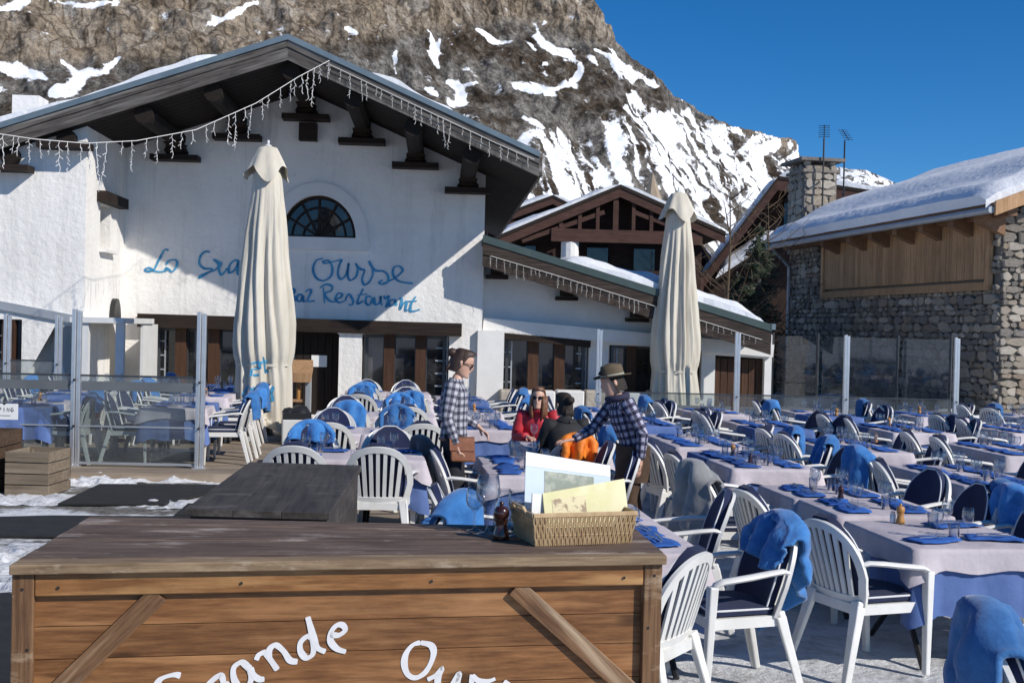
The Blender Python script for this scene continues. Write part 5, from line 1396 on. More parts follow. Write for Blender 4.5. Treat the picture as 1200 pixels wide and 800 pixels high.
# notice clipped to the glass at the left edge
c = at_depth(5, 482, 15.05); r = empty('notice_sign', c, math.radians(-4), 'white notice with dark lettering on the glass at the left edge', 'sign')
MB().box((0,0,0), (.34,.008,.20)).build('board', M['paper'], r)
def small_text(t, w_, h, y=-.006):
    st = {'I':[[(.5,0),(.5,1)]],'P':[[(.1,0),(.1,1),(.8,.95),(.8,.5),(.1,.5)]],'N':[[(.1,0),(.1,1),(.9,0),(.9,1)]],'G':[[(.9,.8),(.5,1),(.1,.6),(.1,.3),(.5,0),(.9,.2),(.9,.45),(.55,.45)]]}
    b = MB(); n = len(t)
    for i, ch in enumerate(t):
        for s_ in st[ch]: ribbon(b, [((i+.15+.7*x-n/2)*w_, y, z*h) for x, z in s_], .009, (0,-1,0), 0)
    return b
tx = small_text('IPING', .05, .05); ribbon(tx, [(-.17,-.006,-.05),(.08,-.006,-.05)], .009, (0,-1,0), 0); tx.build('lettering', M['black_metal'], r)
hk = MB().box((0,.02,.10), (.03,.05,.03)); hk.build('clip', M['black_metal'], r)
# covered furniture under a dark tarpaulin at the right edge
c = on_ground(1165, 524, 0); P = []
for i in range(20):
    rr = []
    for j in range(14):
        u, v_ = i/19*2-1, j/13*2-1; e = (1-abs(u)**3.2)*(1-abs(v_)**3)
        rr.append(Vector((u*1.7, v_*.9, .42*e**.6+.04*fbm(u*3, v_*3, 2)*e-.005)))
    P.append(rr)
o = MB().grid(P).build('covered_stack', M['tarpaulin'], None, True, (c.x+.6, c.y, 0)); tag(o, 'dark blue tarpaulin over a low stack by the snow bank at right', 'tarpaulin')
# ================================================================ plastic chairs
def yb(x, z): return -.205 - (z-.43)*.30 + .62*x*x
def strip(mb, pts, wd, th, nfun):
    "flat bar along pts; nfun(p) = face normal"
    L = len(pts); rows = []
    for i, p in enumerate(pts):
        p = Vector(p); t = (Vector(pts[min(i+1,L-1)])-Vector(pts[max(i-1,0)])).normalized(); n = nfun(p); s = t.cross(n).normalized()
        w_ = wd if not hasattr(wd, '__len__') else wd[i]
        rows.append([p-s*w_/2-n*th/2, p+s*w_/2-n*th/2, p+s*w_/2+n*th/2, p-s*w_/2+n*th/2])
    return mb.rings(rows)
BN = lambda p: Vector((-1.1*p.x, 1, .30)).normalized()
def outline(n=26, k=1.0, top=.885, off=0.0):
    o = [(.215*k, .43),(.238*k, .50),(.255*k, .575)]
    for i in range(n+1):
        a = PI*i/n; o.append((.262*k*math.copysign(abs(math.cos(a))**.85, math.cos(a)), .60+(top-.60)*abs(math.sin(a))**.82))
    o += [(-.255*k, .575),(-.238*k, .50),(-.215*k, .43)]
    return [Vector((x, yb(x, z)+off, z)) for x, z in o]
def make_chair_parts():
    P = {}
    b = MB()
    o = outline(); strip(b, o, .052, .022, BN)
    for k in range(7):
        f = (k-3)/3; pts = []
        xt = f*.185; zt_ = .60+.285*(max(0, 1-(abs(xt)/.262)**2))**.5 - .012
        for t in np.linspace(0, 1, 6):
            z = .445+(zt_-.445)*t; x = f*(.150+.035*t); pts.append((x, yb(x, z), z))
        strip(b, pts, .030+.004*abs(f), .013, BN)
    strip(b, [(x, yb(x, .455)-.002, .455) for x in np.linspace(-.225, .225, 9)], .055, .02, BN)
    P['backrest'] = b
    b = MB(); rows = []
    for j, y in enumerate(np.linspace(-.215, .235, 8)):
        w_ = .205+.035*(j/7)-(.02 if j in (0,7) else 0); rows.append([Vector((x*w_, y, .435-.012*(1-x*x)*(1 if 0 < j < 7 else 0)-(.012 if j == 7 else 0))) for x in np.linspace(-1,1,9)])
    b.shell(rows, .018)
    for s in (-1,1): b.bar((s*.215,-.2,.405),(s*.243,.225,.405), .02, .06)
    b.bar((-.24,.232,.405),(.24,.232,.405), .02, .055); b.bar((-.21,-.212,.405),(.21,-.212,.405), .02, .06)
    P['seat'] = b
    for s, nm in ((-1,'l'),(1,'r')):
        b = MB(); pts = [(s*.258, yb(.258,.665)-.005, .675),(s*.277,-.185,.690),(s*.292,-.09,.683),(s*.298,.02,.668),(s*.298,.12,.656),(s*.295,.185,.648),(s*.290,.228,.630),(s*.287,.243,.59)]
        b.tube(pts, [.022,.026,.028,.029,.029,.029,.028,.024], 8, flat=.6, up=(1,0,0)); P['arm'+nm] = b
        b = MB(); b.bar((s*.287,.243,.625),(s*.268,.262,0), .060, .052, (0,1,0), .040, .034); P['fleg'+nm] = b
        b = MB(); b.bar((s*.205,-.205,.455),(s*.268,-.330,0), .074, .040, (0,1,0), .042, .032); b.bar((s*.235,-.205,.43),(s*.280,-.318,0), .022, .06, (0,1,0), .018, .036); P['bleg'+nm] = b
    # cushion
    b = MB(); rows = []
    for v in np.linspace(0, 1, 13):
        z = .47+.455*v; t = max(0, (z-.62)/.305); hw = .222*(max(.0, 1-t**2.6))**.5 if z > .62 else .205+.017*(z-.47)/.15
        hw = max(hw, .06); rows.append([Vector((x*hw, yb(x*hw, z)+.020, z)) for x in np.linspace(-1,1,11)])
    b.shell(rows, .045)
    b2 = MB(); rows2 = []
    for j, y in enumerate(np.linspace(-.19, .225, 10)):
        w_ = .205+.02*(j/9)-(.03 if j in (0,9) else 0); rows2.append([Vector((x*w_, y, .442+.012*(1-x*x))) for x in np.linspace(-1,1,11)])
    b2.shell(rows2, -.042)
    b.add(b2.v, b2.f); P['cushion'] = b
    p = MB(); 
    pts = [Vector((r[0].x, r[0].y+.045, r[0].z)) for r in rows] + [Vector((q.x, q.y+.045, q.z+.004)) for q in rows[-1][2:-2]] + [Vector((r[-1].x, r[-1].y+.045, r[-1].z)) for r in rows[::-1]]
    p.tube(pts, .006, 5); p.tube([Vector((r[0].x-.003, r[0].y, r[0].z+.03)) for r in rows2] + [Vector((q.x, q.y+.004, q.z+.03)) for q in rows2[-1][1:-1]] + [Vector((r[-1].x+.003, r[-1].y, r[-1].z+.03)) for r in rows2[::-1]], .006, 5)
    P['piping'] = p
    return P
CP = make_chair_parts()
def chair_proto(cush=True):
    r = empty('plastic_chair', (0,0,0), 0, 'x', 'chair')
    CP['backrest'].build('backrest', M['plastic'], r, True); CP['seat'].build('seat', M['plastic'], r, True)
    for s in 'lr':
        CP['arm'+s].build('armrest', M['plastic'], r, True)
        bev(CP['fleg'+s].build('leg', M['plastic'], r), .008, 2); bev(CP['bleg'+s].build('leg', M['plastic'], r), .008, 2)
    if cush:
        c_ = CP['cushion'].build('cushion', M['navy'], r, True); CP['piping'].build('piping', M['piping'], c_, True)
    return r
def blanket_mesh(seed, wd=.46, front=.26, back=.34, skew=0.0, thick=.022, mt='fleece', tilt=0.0, wr=1.0):
    rd = random.Random(seed); nu, nv = 23, 40; P = []
    L = front+back+.16
    for i in range(nu):
        u = i/(nu-1)*2-1; r = []
        for j in range(nv):
            s = j/(nv-1)*L - front*(1+.0*u) ; s += skew*u
            x = u*wd/2*(1+.05*math.sin(s*9+seed))
            xx = max(-.24, min(.24, x)); zt_ = .60+.335*max(.05, 1-(abs(xx)/.27)**2.2)**.5
            zt_ = max(zt_, .80)
            if s < 0:
                q_ = s*max(.25, (zt_-.917+front)/front); z, y = zt_+.018+q_, yb(xx, zt_+q_)+.074+.05*(-q_)*(1-u*u*.3)
            elif s < .16:
                a = s/.16*PI; z, y = zt_+.018+.022*math.sin(a), yb(xx, zt_)+.020+.054*math.cos(a)
            else:
                k = (s-.16)*max(.25, (zt_-.917+back)/back); z, y = zt_+.018-k, yb(xx, zt_)-.036-.03*k
            f = .012*math.sin(u*7+seed*1.7+s*4)+.010*noise.noise(Vector((u*2.5, s*5, seed)))
            f = f*wr + (wr-1)*(.014*noise.noise(Vector((u*5, s*11, seed+2)))+.012*(abs(noise.noise(Vector((u*4+s*6, s*3-u, seed+6))))-.2))
            amp = min(1, (abs(s-.08))/.15)
            r.append(Vector((x+.02*noise.noise(Vector((s*4, u, seed+5))), y+(f*2.0*amp)*(1 if s < 0 else -1), z+.3*f*amp+tilt*u*(s if s < .08 else -s)*.3)))
        P.append(r)
    return MB().shell(P, -thick)
BLM = [blanket_mesh(k, *a).mesh('fleece_blanket', M['fleece'], 'all') for k, a in enumerate([(.41,.24,.30,.02,.010,'fleece',.08,1.15),(.39,.30,.22,-.03,.010,'fleece',-.08,1.1),(.43,.16,.40,.05,.010,'fleece',.15,1.35),(.37,.26,.34,.02,.010,'fleece',-.12,1.2)])]
GREY_BL = blanket_mesh(9, .56, .30, .46, .04, .02, wr=1.6, tilt=.4).mesh('grey_blanket', M['fleece_grey'], 'all')
MAUVE_BL = blanket_mesh(12, .5, .26, .34, -.03, .018).mesh('brown_blanket', mat('brown_fleece', (.13,.075,.065), .95, (.17,.10,.09), scale=8, sheen=.4), 'all')
ORANGE_BL = blanket_mesh(15, .38, .08, .36, .05, .015, wr=2.4, tilt=.3).mesh('orange_jacket', M['orange'], 'all')

def in_view(x, y, z=.6, mg=70):
    rel = Vector((x, y, z))-CAM; d = rel.dot(CF)
    if d < .5: return False
    px, py = 600+FOC*rel.dot(CR)/d, 400-FOC*rel.dot(CU)/d
    return -mg < px < 1200+mg and py < 800+mg*1.6
PROTO = None
NCH = [0]
def chair(x, y, rz, label, z=0.0, group='white slatted chairs with navy cushions', cush=True):
    global PROTO
    if not in_view(x, y): return None
    if PROTO is None:
        PROTO = chair_proto(); o = PROTO; o.location = (x,y,z); o.rotation_euler = (0,0,rz); o['label'] = label; o['group'] = group; return o
    return dup(PROTO, (x,y,z), rz, None, label, group, () if cush else ('cushion',))
def blanket(me, ch, label, name='fleece_blanket', cat='blanket', group='fleece blankets over chair backs'):
    if ch is None: return
    o = link(name, me, None, ch.location, ch.rotation_euler.z); return tag(o, label, cat, group)

# ================================================================ tables
def cloth(wx, wy, z, drop, ofs, seed, corner=.10, flut=.02, th=0.0):
    "cloth laid over a rectangular top: flat field, then a skirt that flutes and hangs lower at the corners"
    n = 18; hx, hy = wx/2+ofs, wy/2+ofs; per = []
    for s in range(4):
        for i in range(n):
            t = i/n*2-1
            per.append(((t*hx, -hy), (hx, t*hy), (-t*hx, hy), (-hx, -t*hy))[s])
    rows = [[Vector((x*.5, y*.5, z)) for x, y in per], [Vector((x*.97, y*.97, z+.001)) for x, y in per], [Vector((x, y, z-.004)) for x, y in per]]
    for j in range(1, 6):
        t = j/5; r = []
        for k, (x, y) in enumerate(per):
            cx, cy = abs(x)/hx, abs(y)/hy; cr = max(0, (min(cx, cy)-.55)/.45)
            w_ = flut*t*(math.sin(k*1.05+seed)+.6*math.sin(k*2.3+seed*2)) + .012*t
            d = Vector((x/hx if cx > cy-.02 else 0, y/hy if cy > cx-.02 else 0, 0))
            if cr > .9: d = Vector((math.copysign(.75, x), math.copysign(.75, y), 0))
            q = drop*t*(1+corner*cr*cr) + .012*t*math.sin(k*.7+seed*3)
            r.append(Vector((x, y, z-.004-q)) + d*(w_+.055*cr*t))
        rows.append(r)
    b = MB(); b.rings(rows, False); b.add([Vector((x*.5, y*.5, z)) for x, y in per], [tuple(range(len(per)))])
    return b
TBL = {}
def table_meshes(wx, wy):
    k = (round(wx,2), round(wy,2))
    if k in TBL: return TBL[k]
    top = MB().box((0,0,.725), (wx-.01, wy-.01, .025)).mesh('tabletop', M['white_frame'])
    legs = []
    for sx in (-1, 1):
        for a, b_ in (((sx*(wx/2-.1), -(wy/2-.08), 0), (sx*(wx/2-.16), wy/2-.2, .71)), ((sx*(wx/2-.13), wy/2-.08, 0), (sx*(wx/2-.19), -(wy/2-.2), .71))):
            legs.append(MB().tube([a, b_], .019, 7).mesh('leg', M['black_metal']))
    cl = [cloth(wx, wy, .7405, .40, .010, s, .16, .014).mesh('blue_tablecloth', M['blue_cloth'], 'all') for s in (1, 4)]
    ov = [cloth(wx, wy, .7465, .135, .030, s, .55, .006).mesh('mauve_overlay', M['mauve'], 'all') for s in (2, 7)]
    TBL[k] = (top, legs, cl, ov); return TBL[k]
NAP = []
for s in range(4):
    rd = random.Random(s+40); P = []
    for i in range(9):
        r = []
        for j in range(6):
            u, v = i/8-.5, j/5-.5
            r.append(Vector((u*(.34+.03*math.sin(v*5+s))+.02*noise.noise(Vector((v*3, s, 0))), v*(.20+.03*math.sin(u*6+s*2)), .006+.016*abs(noise.noise(Vector((u*6, v*6, s*3)))))))
        P.append(r)
    NAP.append(MB().shell(P, .005).mesh('napkin', M['napkin'], 'all'))
KNIFE = MB(); KNIFE.bar((-.11,0,.026),(.0,0,.028), .013, .006); KNIFE.bar((.0,0,.028),(.11,.002,.027), .018, .002)
FORK = MB(); FORK.bar((-.10,0,.026),(.03,0,.028), .008, .004); FORK.bar((.03,0,.028),(.055,0,.028), .022, .003)
for d in (-.008,-.003,.003,.008): FORK.bar((.055,d,.028),(.10,d,.029), .003, .002)
KNIFE, FORK = KNIFE.mesh('knife', M['steel']), FORK.mesh('fork', M['steel'])
GL = MB().lathe([(.034,0),(.034,.003),(.008,.008),(.0045,.02),(.0045,.075),(.012,.085),(.032,.105),(.039,.13),(.037,.155),(.032,.185),(.030,.185),(.035,.155),(.036,.13),(.03,.108),(.008,.09),(.0,.089)], 16, cap=False).mesh('wine_glass', M['glass'], 'all')
TUM = MB().lathe([(.0,.004),(.030,.004),(.030,.0),(.036,.10),(.034,.10),(.028,.010),(.0,.010)], 14, cap=False).mesh('tumbler', M['glass'], 'all')
CAR = MB().lathe([(.0,.0),(.055,.0),(.058,.05),(.05,.13),(.032,.17),(.036,.22),(.033,.22),(.029,.17),(.046,.13),(.053,.05),(.05,.006),(.0,.006)], 14, cap=False).mesh('water_carafe', M['glass'], 'all')
NUM = ['front', 'second', 'third', 'fourth', 'fifth', 'sixth', 'seventh']
rt = random.Random(21)
def table(x, y, wx, wy, desc, z=0.0, rz=0.0, set_=2, seats=(), swap=False, drop_over=True):
    if not in_view(x, y, .8, 130): return
    top, legs, cl, ov = table_meshes(wx, wy)
    t = empty('dining_table', (x,y,z), rz, 'square dining table under blue and mauve cloths, %s' % desc, 'table', 'dining tables under blue and mauve cloths')
    link('tabletop', top, t)
    for l in legs: link('leg', l, t)
    o = link('blue_tablecloth', rt.choice(cl), None, (x,y,z), rz+(PI if rt.random() < .5 else 0)); tag(o, 'long blue under cloth on the table, %s' % desc, 'tablecloth', 'blue under cloths')
    if rt.random() > .22 or y < 11:
        o = link('mauve_overlay', rt.choice(ov), None, (x,y,z), rz+(PI if rt.random() < .5 else 0)); tag(o, 'short mauve top cloth on the table, %s' % desc, 'tablecloth', 'mauve top cloths')
    m_ = Matrix.Rotation(rz, 3, 'Z'); zt_ = z+.7495
    def put(me, name, dx, dy, a, lab, cat, grp, dz=0.0):
        p = m_ @ Vector((dx, dy, 0)); o = link(name, me, None, (x+p.x, y+p.y, zt_+dz), rz+a); return tag(o, lab, cat, grp)
    for s, (dx, dy, a) in enumerate(seats):
        where = (('left side' if dx < 0 else 'right side') if abs(dy) < .05 else (('left' if dx < 0 else 'right')+(' front' if dy < 0 else ' back')))
        put(rt.choice(NAP), 'napkin', dx, dy, a+rt.uniform(-.2,.2), 'crumpled blue napkin at %s, %s' % (where, desc), 'napkin', 'blue napkins on the tables')
        if set_ >= 2:
            ox, oy = (math.cos(a+PI/2)*.0, math.sin(a+PI/2)*.0)
            put(KNIFE, 'knife', dx+ox+.02, dy+oy+.035, a+rt.uniform(-.12,.12), 'steel knife at %s, %s' % (where, desc), 'knife', 'table knives', .004)
            put(FORK, 'fork', dx+ox-.02, dy+oy-.035, a+rt.uniform(-.12,.12), 'steel fork at %s, %s' % (where, desc), 'fork', 'table forks', .004)
        if set_ >= 1:
            f = .52; put(GL, 'wine_glass', dx*f+rt.uniform(-.03,.03), dy+(.11 if dy < .05 else -.11)+rt.uniform(-.03,.03), rt.random()*6, 'clear stemmed wine glass towards %s, %s' % (where, desc), 'glass', 'wine glasses on the tables', -.001)
            if rt.random() < .6: put(TUM, 'tumbler', dx*f*.6+rt.uniform(-.03,.03), dy+(.06 if dy < .05 else -.06), 0, 'small clear tumbler towards %s, %s' % (where, desc), 'glass', 'tumblers on the tables', -.001)
def jit(a): return rt.uniform(-a, a)
def pair(cx, y0, y1, desc, zz=0.0, w_=.8, left=(.25,.75), right=(.25,.75), set_=1, bl_p=.20, only=None):
    "two tables end to end along Y with chairs on both sides"
    L = (y1-y0)/2; 
    for k, nm in ((0, 'nearer'), (1, 'farther')):
        seats = [(-.22, -.17, PI/2+.05), (.22, -.16, PI/2), (-.21, .17, PI/2-.1), (.22, .19, PI/2+.1)] if y0 < 16 else [(-.22, -.0, PI/2+.05), (.22, .0, PI/2)]
        table(cx+jit(.02), y0+L*(k+.5), w_, L-.02, '%s of %s' % (nm, desc), zz, jit(.015), set_, seats)
    for side, lst in (('left', left), ('right', right)):
        for i, f in enumerate(lst):
            x = cx + (-1 if side == 'left' else 1)*(w_/2+.24+jit(.10)); y = y0+(y1-y0)*f+jit(.06)
            rz = (-PI/2 if side == 'left' else PI/2)+jit(.24)
            pos = 'near end' if f < .5 else 'far end'
            bl_ = rt.random() < bl_p
            look = 'blue fleece' if bl_ else 'navy cushion'
            c_ = chair(x, y, rz, 'white slatted chair with %s, %s side %s, %s' % (look, side, pos, desc), zz)
            if bl_: blanket(rt.choice(BLM), c_, 'blue fleece over chair on %s side %s, %s' % (side, pos, desc))
# --- middle row, the nearest ones by hand
table(3.72, 7.27, .84, .98, 'nearest one at right, on the snow', 0, 0, 2, [(-.20,-.26,.1),(.22,-.20,0),(.2,.30,.2)])
o = chair(3.03, 6.92, math.radians(-74), 'white slatted chair nearest at right, back turned, at the nearest mauve table'); CH1 = o
chair(4.42, 7.65, math.radians(100), 'white chair with navy cushion right of the nearest table, facing it')
chair(4.40, 7.05, math.radians(84), 'white chair with navy cushion hiding behind right end of nearest table')
c_ = chair(2.72, 4.25, math.radians(-112), 'white chair under rolled blue fleece at bottom right corner')
BIGB = blanket_mesh(31, .50, .26, .40, .03, .03, wr=1.5).mesh('fleece_blanket', M['fleece'], 'all')
blanket(BIGB, c_, 'thick rolled blue fleece on the chair at the bottom right corner')
c_ = chair(2.10, 6.62, math.radians(99), 'white chair with long blue fleece beside the counter, facing left'); 
BIGC = blanket_mesh(33, .48, .24, .50, .10, .018, tilt=.6, wr=1.8).mesh('fleece_blanket', M['fleece'], 'all')
blanket(BIGC, c_, 'long blue fleece hanging off the chair back right of the counter')
chair(1.42, 5.98, math.radians(50), 'white slatted chair peeking out right behind the counter end')
chair(2.98, 8.18, math.radians(-80), 'white slatted chair behind the nearest one, left side of middle row')
c_ = chair(2.97, 9.38, math.radians(-84), 'white slatted chair under grey blanket, left side of middle row')
blanket(GREY_BL, c_, 'light grey wool blanket over a chair on the left of middle row', 'grey_blanket')
pair(3.73, 8.02, 9.60, 'second pair, middle row', left=(), set_=2, bl_p=.0)
chair(3.08, 10.55, math.radians(-83), 'white slatted chair left side near end, third pair, middle row')
chair(3.12, 11.75, math.radians(-80), 'white slatted chair left side far end, third pair, middle row')
pair(3.85, 10.75, 12.35, 'third pair, middle row', left=(), set_=2, bl_p=.5)
pair(3.85, 12.75, 14.3, 'fourth pair, middle row', left=(.75,), bl_p=.4)
c_ = chair(2.98, 12.75, math.radians(-86), 'white chair with blue fleece and navy seat right of the stooping waiter'); blanket(BLM[2], c_, 'blue fleece on the chair just right of the stooping waiter')
pair(3.85, 15.6, 17.1, 'fifth pair, middle row'); pair(3.85, 18.0, 19.2, 'sixth pair, middle row')
# --- right rows
rows_ = [(5.55, 'right row', [(7.0,8.5),(9.65,11.2),(12.4,13.9),(15.3,16.8),(18.0,19.3)]), (7.35, 'far right row', [(9.4,10.9),(12.2,13.7),(15.0,16.5),(17.8,19.3)]),
         (9.15, 'fourth row', [(15.2,16.7),(18.0,19.4)]), (10.95, 'outermost row', [(17.8,19.3)])]
for x, nm, ys in rows_:
    for k, (a, b_) in enumerate(ys): pair(x, a, b_, '%s pair, %s' % (NUM[k], nm), set_=2 if b_ < 12 else 1)
c_ = chair(5.02, 8.25, math.radians(-100), 'white chair with blue fleece at right frame edge behind nearest table'); blanket(BLM[0], c_, 'blue fleece over the chair at the right frame edge behind nearest table')
# --- counter row
pair(1.52, 6.62, 8.50, 'front pair, counter row', right=(.72,), left=(.80,), set_=2, bl_p=0)
pair(1.52, 10.1, 11.65, 'second pair, counter row', left=(.35,), right=(.30,.85), bl_p=0)
c_ = chair(.86, 11.25, math.radians(-80), 'white chair with brown blanket in front of the plaid shirted woman'); blanket(MAUVE_BL, c_, 'brown blanket on the chair in front of the plaid shirted woman', 'brown_blanket')
pair(1.55, 14.6, 16.1, 'third pair, counter row', bl_p=.4); pair(1.6, 17.4, 18.9, 'fourth pair, counter row', bl_p=.4); pair(1.7, 20.3, 21.7, 'fifth pair, counter row')
# table of the two guests
table(2.15, 12.85, .82, .74, 'between the red and black jackets', 0, .05, 1, [(-.2,-.1,.2),(.2,.12,0)])
GB = chair(2.08, 12.08, math.radians(8), 'white chair of the guest in black, orange jacket on its back')
GR = chair(1.98, 13.62, math.radians(176), 'white chair of the guest in the red jacket')
o = link('orange_jacket', ORANGE_BL, None, (GB.location.x, GB.location.y-.03, 0), GB.rotation_euler.z); tag(o, 'bright orange jacket hung over the chair of the guest in black', 'jacket')
# --- centre deck rows, tables side by side along X
def cross_pair(y, x0, x1, desc, zz, near=(.25,.75), far=(.25,.75), bl_n=(), bl_f=(), set_=1):
    L = (x1-x0)/2
    for k, nm in ((0, 'left'), (1, 'right')): table(x0+L*(k+.5), y, L-.02, .8, '%s of %s' % (nm, desc), zz, jit(.02), set_, [(-.12,-.22,0),(.1,.22,.1)])
    for side, lst, bls in (('near', near, bl_n), ('far', far, bl_f)):
        for i, f in enumerate(lst):
            x = x0+(x1-x0)*f; yy = y+(-1 if side == 'near' else 1)*(.62+jit(.04)); rz = (0 if side == 'near' else PI)+jit(.12)
            pos = 'left' if f < .5 else 'right'; bl_ = i in bls
            c_ = chair(x, yy, rz, 'white slatted chair with %s, %s side %s, %s' % ('blue fleece' if bl_ else 'navy cushion', side, pos, desc), zz)
            if bl_: blanket(rt.choice(BLM), c_, 'blue fleece over chair on %s side %s, %s' % (side, pos, desc))
cross_pair(10.75, -.72, .52, 'front pair, centre deck', DZ, (.16,.70), (.2,.8), (), (0,), 2)
cross_pair(13.2, -.75, .75, 'second pair, centre deck', DZ, (.25,.88), (.25,.75), (), (1,))
cross_pair(15.7, -.6, .9, 'third pair, centre deck', DZ, bl_n=(0,), bl_f=(1,))
cross_pair(18.2, -.4, 1.0, 'fourth pair, centre deck', DZ, bl_n=(1,), bl_f=(0,))
cross_pair(20.7, -.3, 1.1, 'fifth pair, centre deck', DZ, bl_n=(0,))
c_ = chair(.34, 7.62, math.radians(62), 'white chair under smooth blue fleece directly behind the counter'); 
BIGD = blanket_mesh(35, .50, .18, .46, .0, .02).mesh('fleece_blanket', M['fleece'], 'all'); blanket(BIGD, c_, 'smooth light blue fleece over the chair directly behind the counter')
# --- left deck rows
for x, nm, ys in ((-2.48, 'parasol deck row', [(16.1,17.6),(18.6,20.1),(21,22.3)]), (-4.45, 'left deck row', [(16.0,17.5),(18.5,20.0),(20.9,22.3)]), (-6.3, 'leftmost deck row', [(16.6,18.1),(19.0,20.4)])):
    for k, (a, b_) in enumerate(ys): pair(x, a, b_, '%s pair, %s' % (NUM[k], nm), DZ, set_=1, bl_p=.35)
# --- mills and shakers
def mill(loc, h, lab, mt, grp=None):
    r = empty('pepper_mill', loc, 0, lab, 'pepper mill', grp)
    MB().lathe([(.026,0),(.028,.006),(.027,.02),(.021,.04),(.019,.055),(.023,.066),(.024,.07),(.0,.0705)], 14).build('body', M[mt], r, True)
    MB().lathe([(.022,.072),(.026,.08),(.026,.098),(.019,.108),(.006,.112),(.006,.116),(.009,.12),(.006,.126),(.0,.127)], 14).build('head', M[mt], r, True)
    s = h/.127; r.scale = (s,s,s)
p = on_ground(1055, 613, .7495); mill((p.x, p.y, .7495), .135, 'small honey coloured wooden pepper mill on the nearest right table', 'mill_wood')
p = on_ground(1046, 612, .7495); r = empty('salt_shaker', (p.x, p.y, .7495), 0, 'little glass salt shaker beside the honey coloured pepper mill', 'salt shaker')
MB().lathe([(.018,0),(.02,.05),(.014,.06)], 12).build('jar', M['salt'], r, True); MB().lathe([(.015,.06),(.015,.075),(.0,.078)], 12).build('cap', M['steel'], r, True)
for px, py, lab in ((985, 585, 'dark pepper mill on the second pair, middle row'), (879, 543, 'dark pepper mill on the third pair, middle row'), (1026, 518, 'pepper mill on a table of the right row')):
    p = on_ground(px, py, .7495); mill((p.x, p.y, .7495), .115, lab, 'mill_dark' if px < 1000 else 'mill_wood')

# a few more mills and carafes scattered over the far tables
rs = random.Random(77); spots = []
for o in [o for o in COL.objects if o.name.startswith('dining_table') and o.location.y > 8]: spots.append(o)
rs.shuffle(spots); TK = {}
for k, o in enumerate(spots[:26]):
    d = o['label'].split('cloths, ')[1]; p = Vector((o.location.x+rs.uniform(-.08,.08), o.location.y+rs.uniform(-.12,.12), o.location.z+.7495))
    if k % 3 == 0:
        c_ = link('water_carafe', CAR, None, p); tag(c_, 'clear water carafe in the middle of the table, %s' % d, 'carafe')
    elif 'm' in TK:
        dup(TK['m'], p, 0, None, 'pepper mill in the middle of the table, %s' % d, 'pepper mills on the tables')
    else:
        mill(tuple(p), .13, 'pepper mill in the middle of the table, %s' % d, 'mill_wood', 'pepper mills on the tables'); TK['m'] = [q for q in COL.objects if q.name.startswith('pepper_mill') and q.type == 'EMPTY' and 'middle of the table' in q.get('label','')][0]

# ================================================================ on the counter
mill(tuple(on_ground(587, 632, ZT)), .155, 'dark glossy pepper mill standing on the wooden counter', 'mill_dark')
k0 = on_ground(562, 628, ZT)
for i, (px, py, s, lab) in enumerate(((571, 626, 1.32, 'large stemmed wine glass left of the dark pepper mill'), (556, 622, 1.0, 'smaller stemmed glass at the back edge of the counter, far left'), (606, 628, 1.0, 'stemmed glass tucked between pepper mill and basket'))):
    p = on_ground(px, py, ZT); o = link('wine_glass', GL, None, (p.x, p.y, ZT+.001)); o.scale = (s,)*3; tag(o, lab, 'glass', 'glasses standing on the counter')
p = on_ground(590, 622, ZT); o = link('water_carafe', CAR, None, (p.x, p.y, ZT+.001)); o.scale = (.8,)*3; tag(o, 'small clear water carafe behind the dark pepper mill', 'carafe')
# wicker basket
b0, b1 = on_ground(628, 640, ZT), on_ground(738, 636, ZT)
bw_ = (b1-b0).length; rz = math.atan2(b1.y-b0.y, b1.x-b0.x)
bk = empty('wicker_basket', (b0.x, b0.y, ZT+.001), rz, 'oblong tan wicker basket holding menus on the counter', 'basket')
dx_, dy_, hh = bw_, .25, .115
def basket_ring(z, t):
    fl_ = .018*t; pts = []
    for (x0,y0),(x1,y1) in (((-fl_,-fl_),(dx_+fl_,-fl_)),((dx_+fl_,-fl_),(dx_+fl_,dy_+fl_)),((dx_+fl_,dy_+fl_),(-fl_,dy_+fl_)),((-fl_,dy_+fl_),(-fl_,-fl_))):
        n = 44 if abs(x1-x0) > .3 else 26
        for i in range(n): pts.append((x0+(x1-x0)*i/n, y0+(y1-y0)*i/n, z, x1-x0, y1-y0))
    return pts
wb = MB()
base = basket_ring(0, 0); topr = basket_ring(hh, 1)
for k in range(len(base)):
    a = Vector(base[k][:3]); c_ = Vector(topr[k][:3]); t = Vector((base[k][3], base[k][4], 0)).normalized(); nn = Vector((t.y, -t.x, 0))
    pts = [a.lerp(c_, s)+nn*(.0035*math.sin(s*PI*4.0+(PI if k % 2 else 0))) for s in np.linspace(0, 1, 7)]
    wb.tube(pts, .0042, 5)
tag(wb.build('wicker_weave', M['wicker'], bk, True), kind='stuff')
rim = MB(); L_ = [Vector(q_[:3]) for q_ in topr]
for ofs_ in (0, 1): rim.tube([p_ + Vector((0,0,.004+.006*ofs_)) for p_ in L_]+[L_[0]+Vector((0,0,.004+.006*ofs_))], .0065, 6)
for zz in (.35, .7):
    q_ = [Vector(a[:3]).lerp(Vector(c_[:3]), zz) for a, c_ in zip(base, topr)]; rim.tube(q_+[q_[0]], .0025, 4)
rim.build('rim', M['wicker'], bk, True)
MB().box((dx_/2, dy_/2, .006), (dx_-.005, dy_-.005, .008)).build('bottom', M['wicker'], bk)
MB().tube([(-.02,.06,hh),(-.035,.06,hh+.03),(-.035,.19,hh+.03),(-.02,.19,hh)], .006, 6).build('handle', M['wicker'], bk)
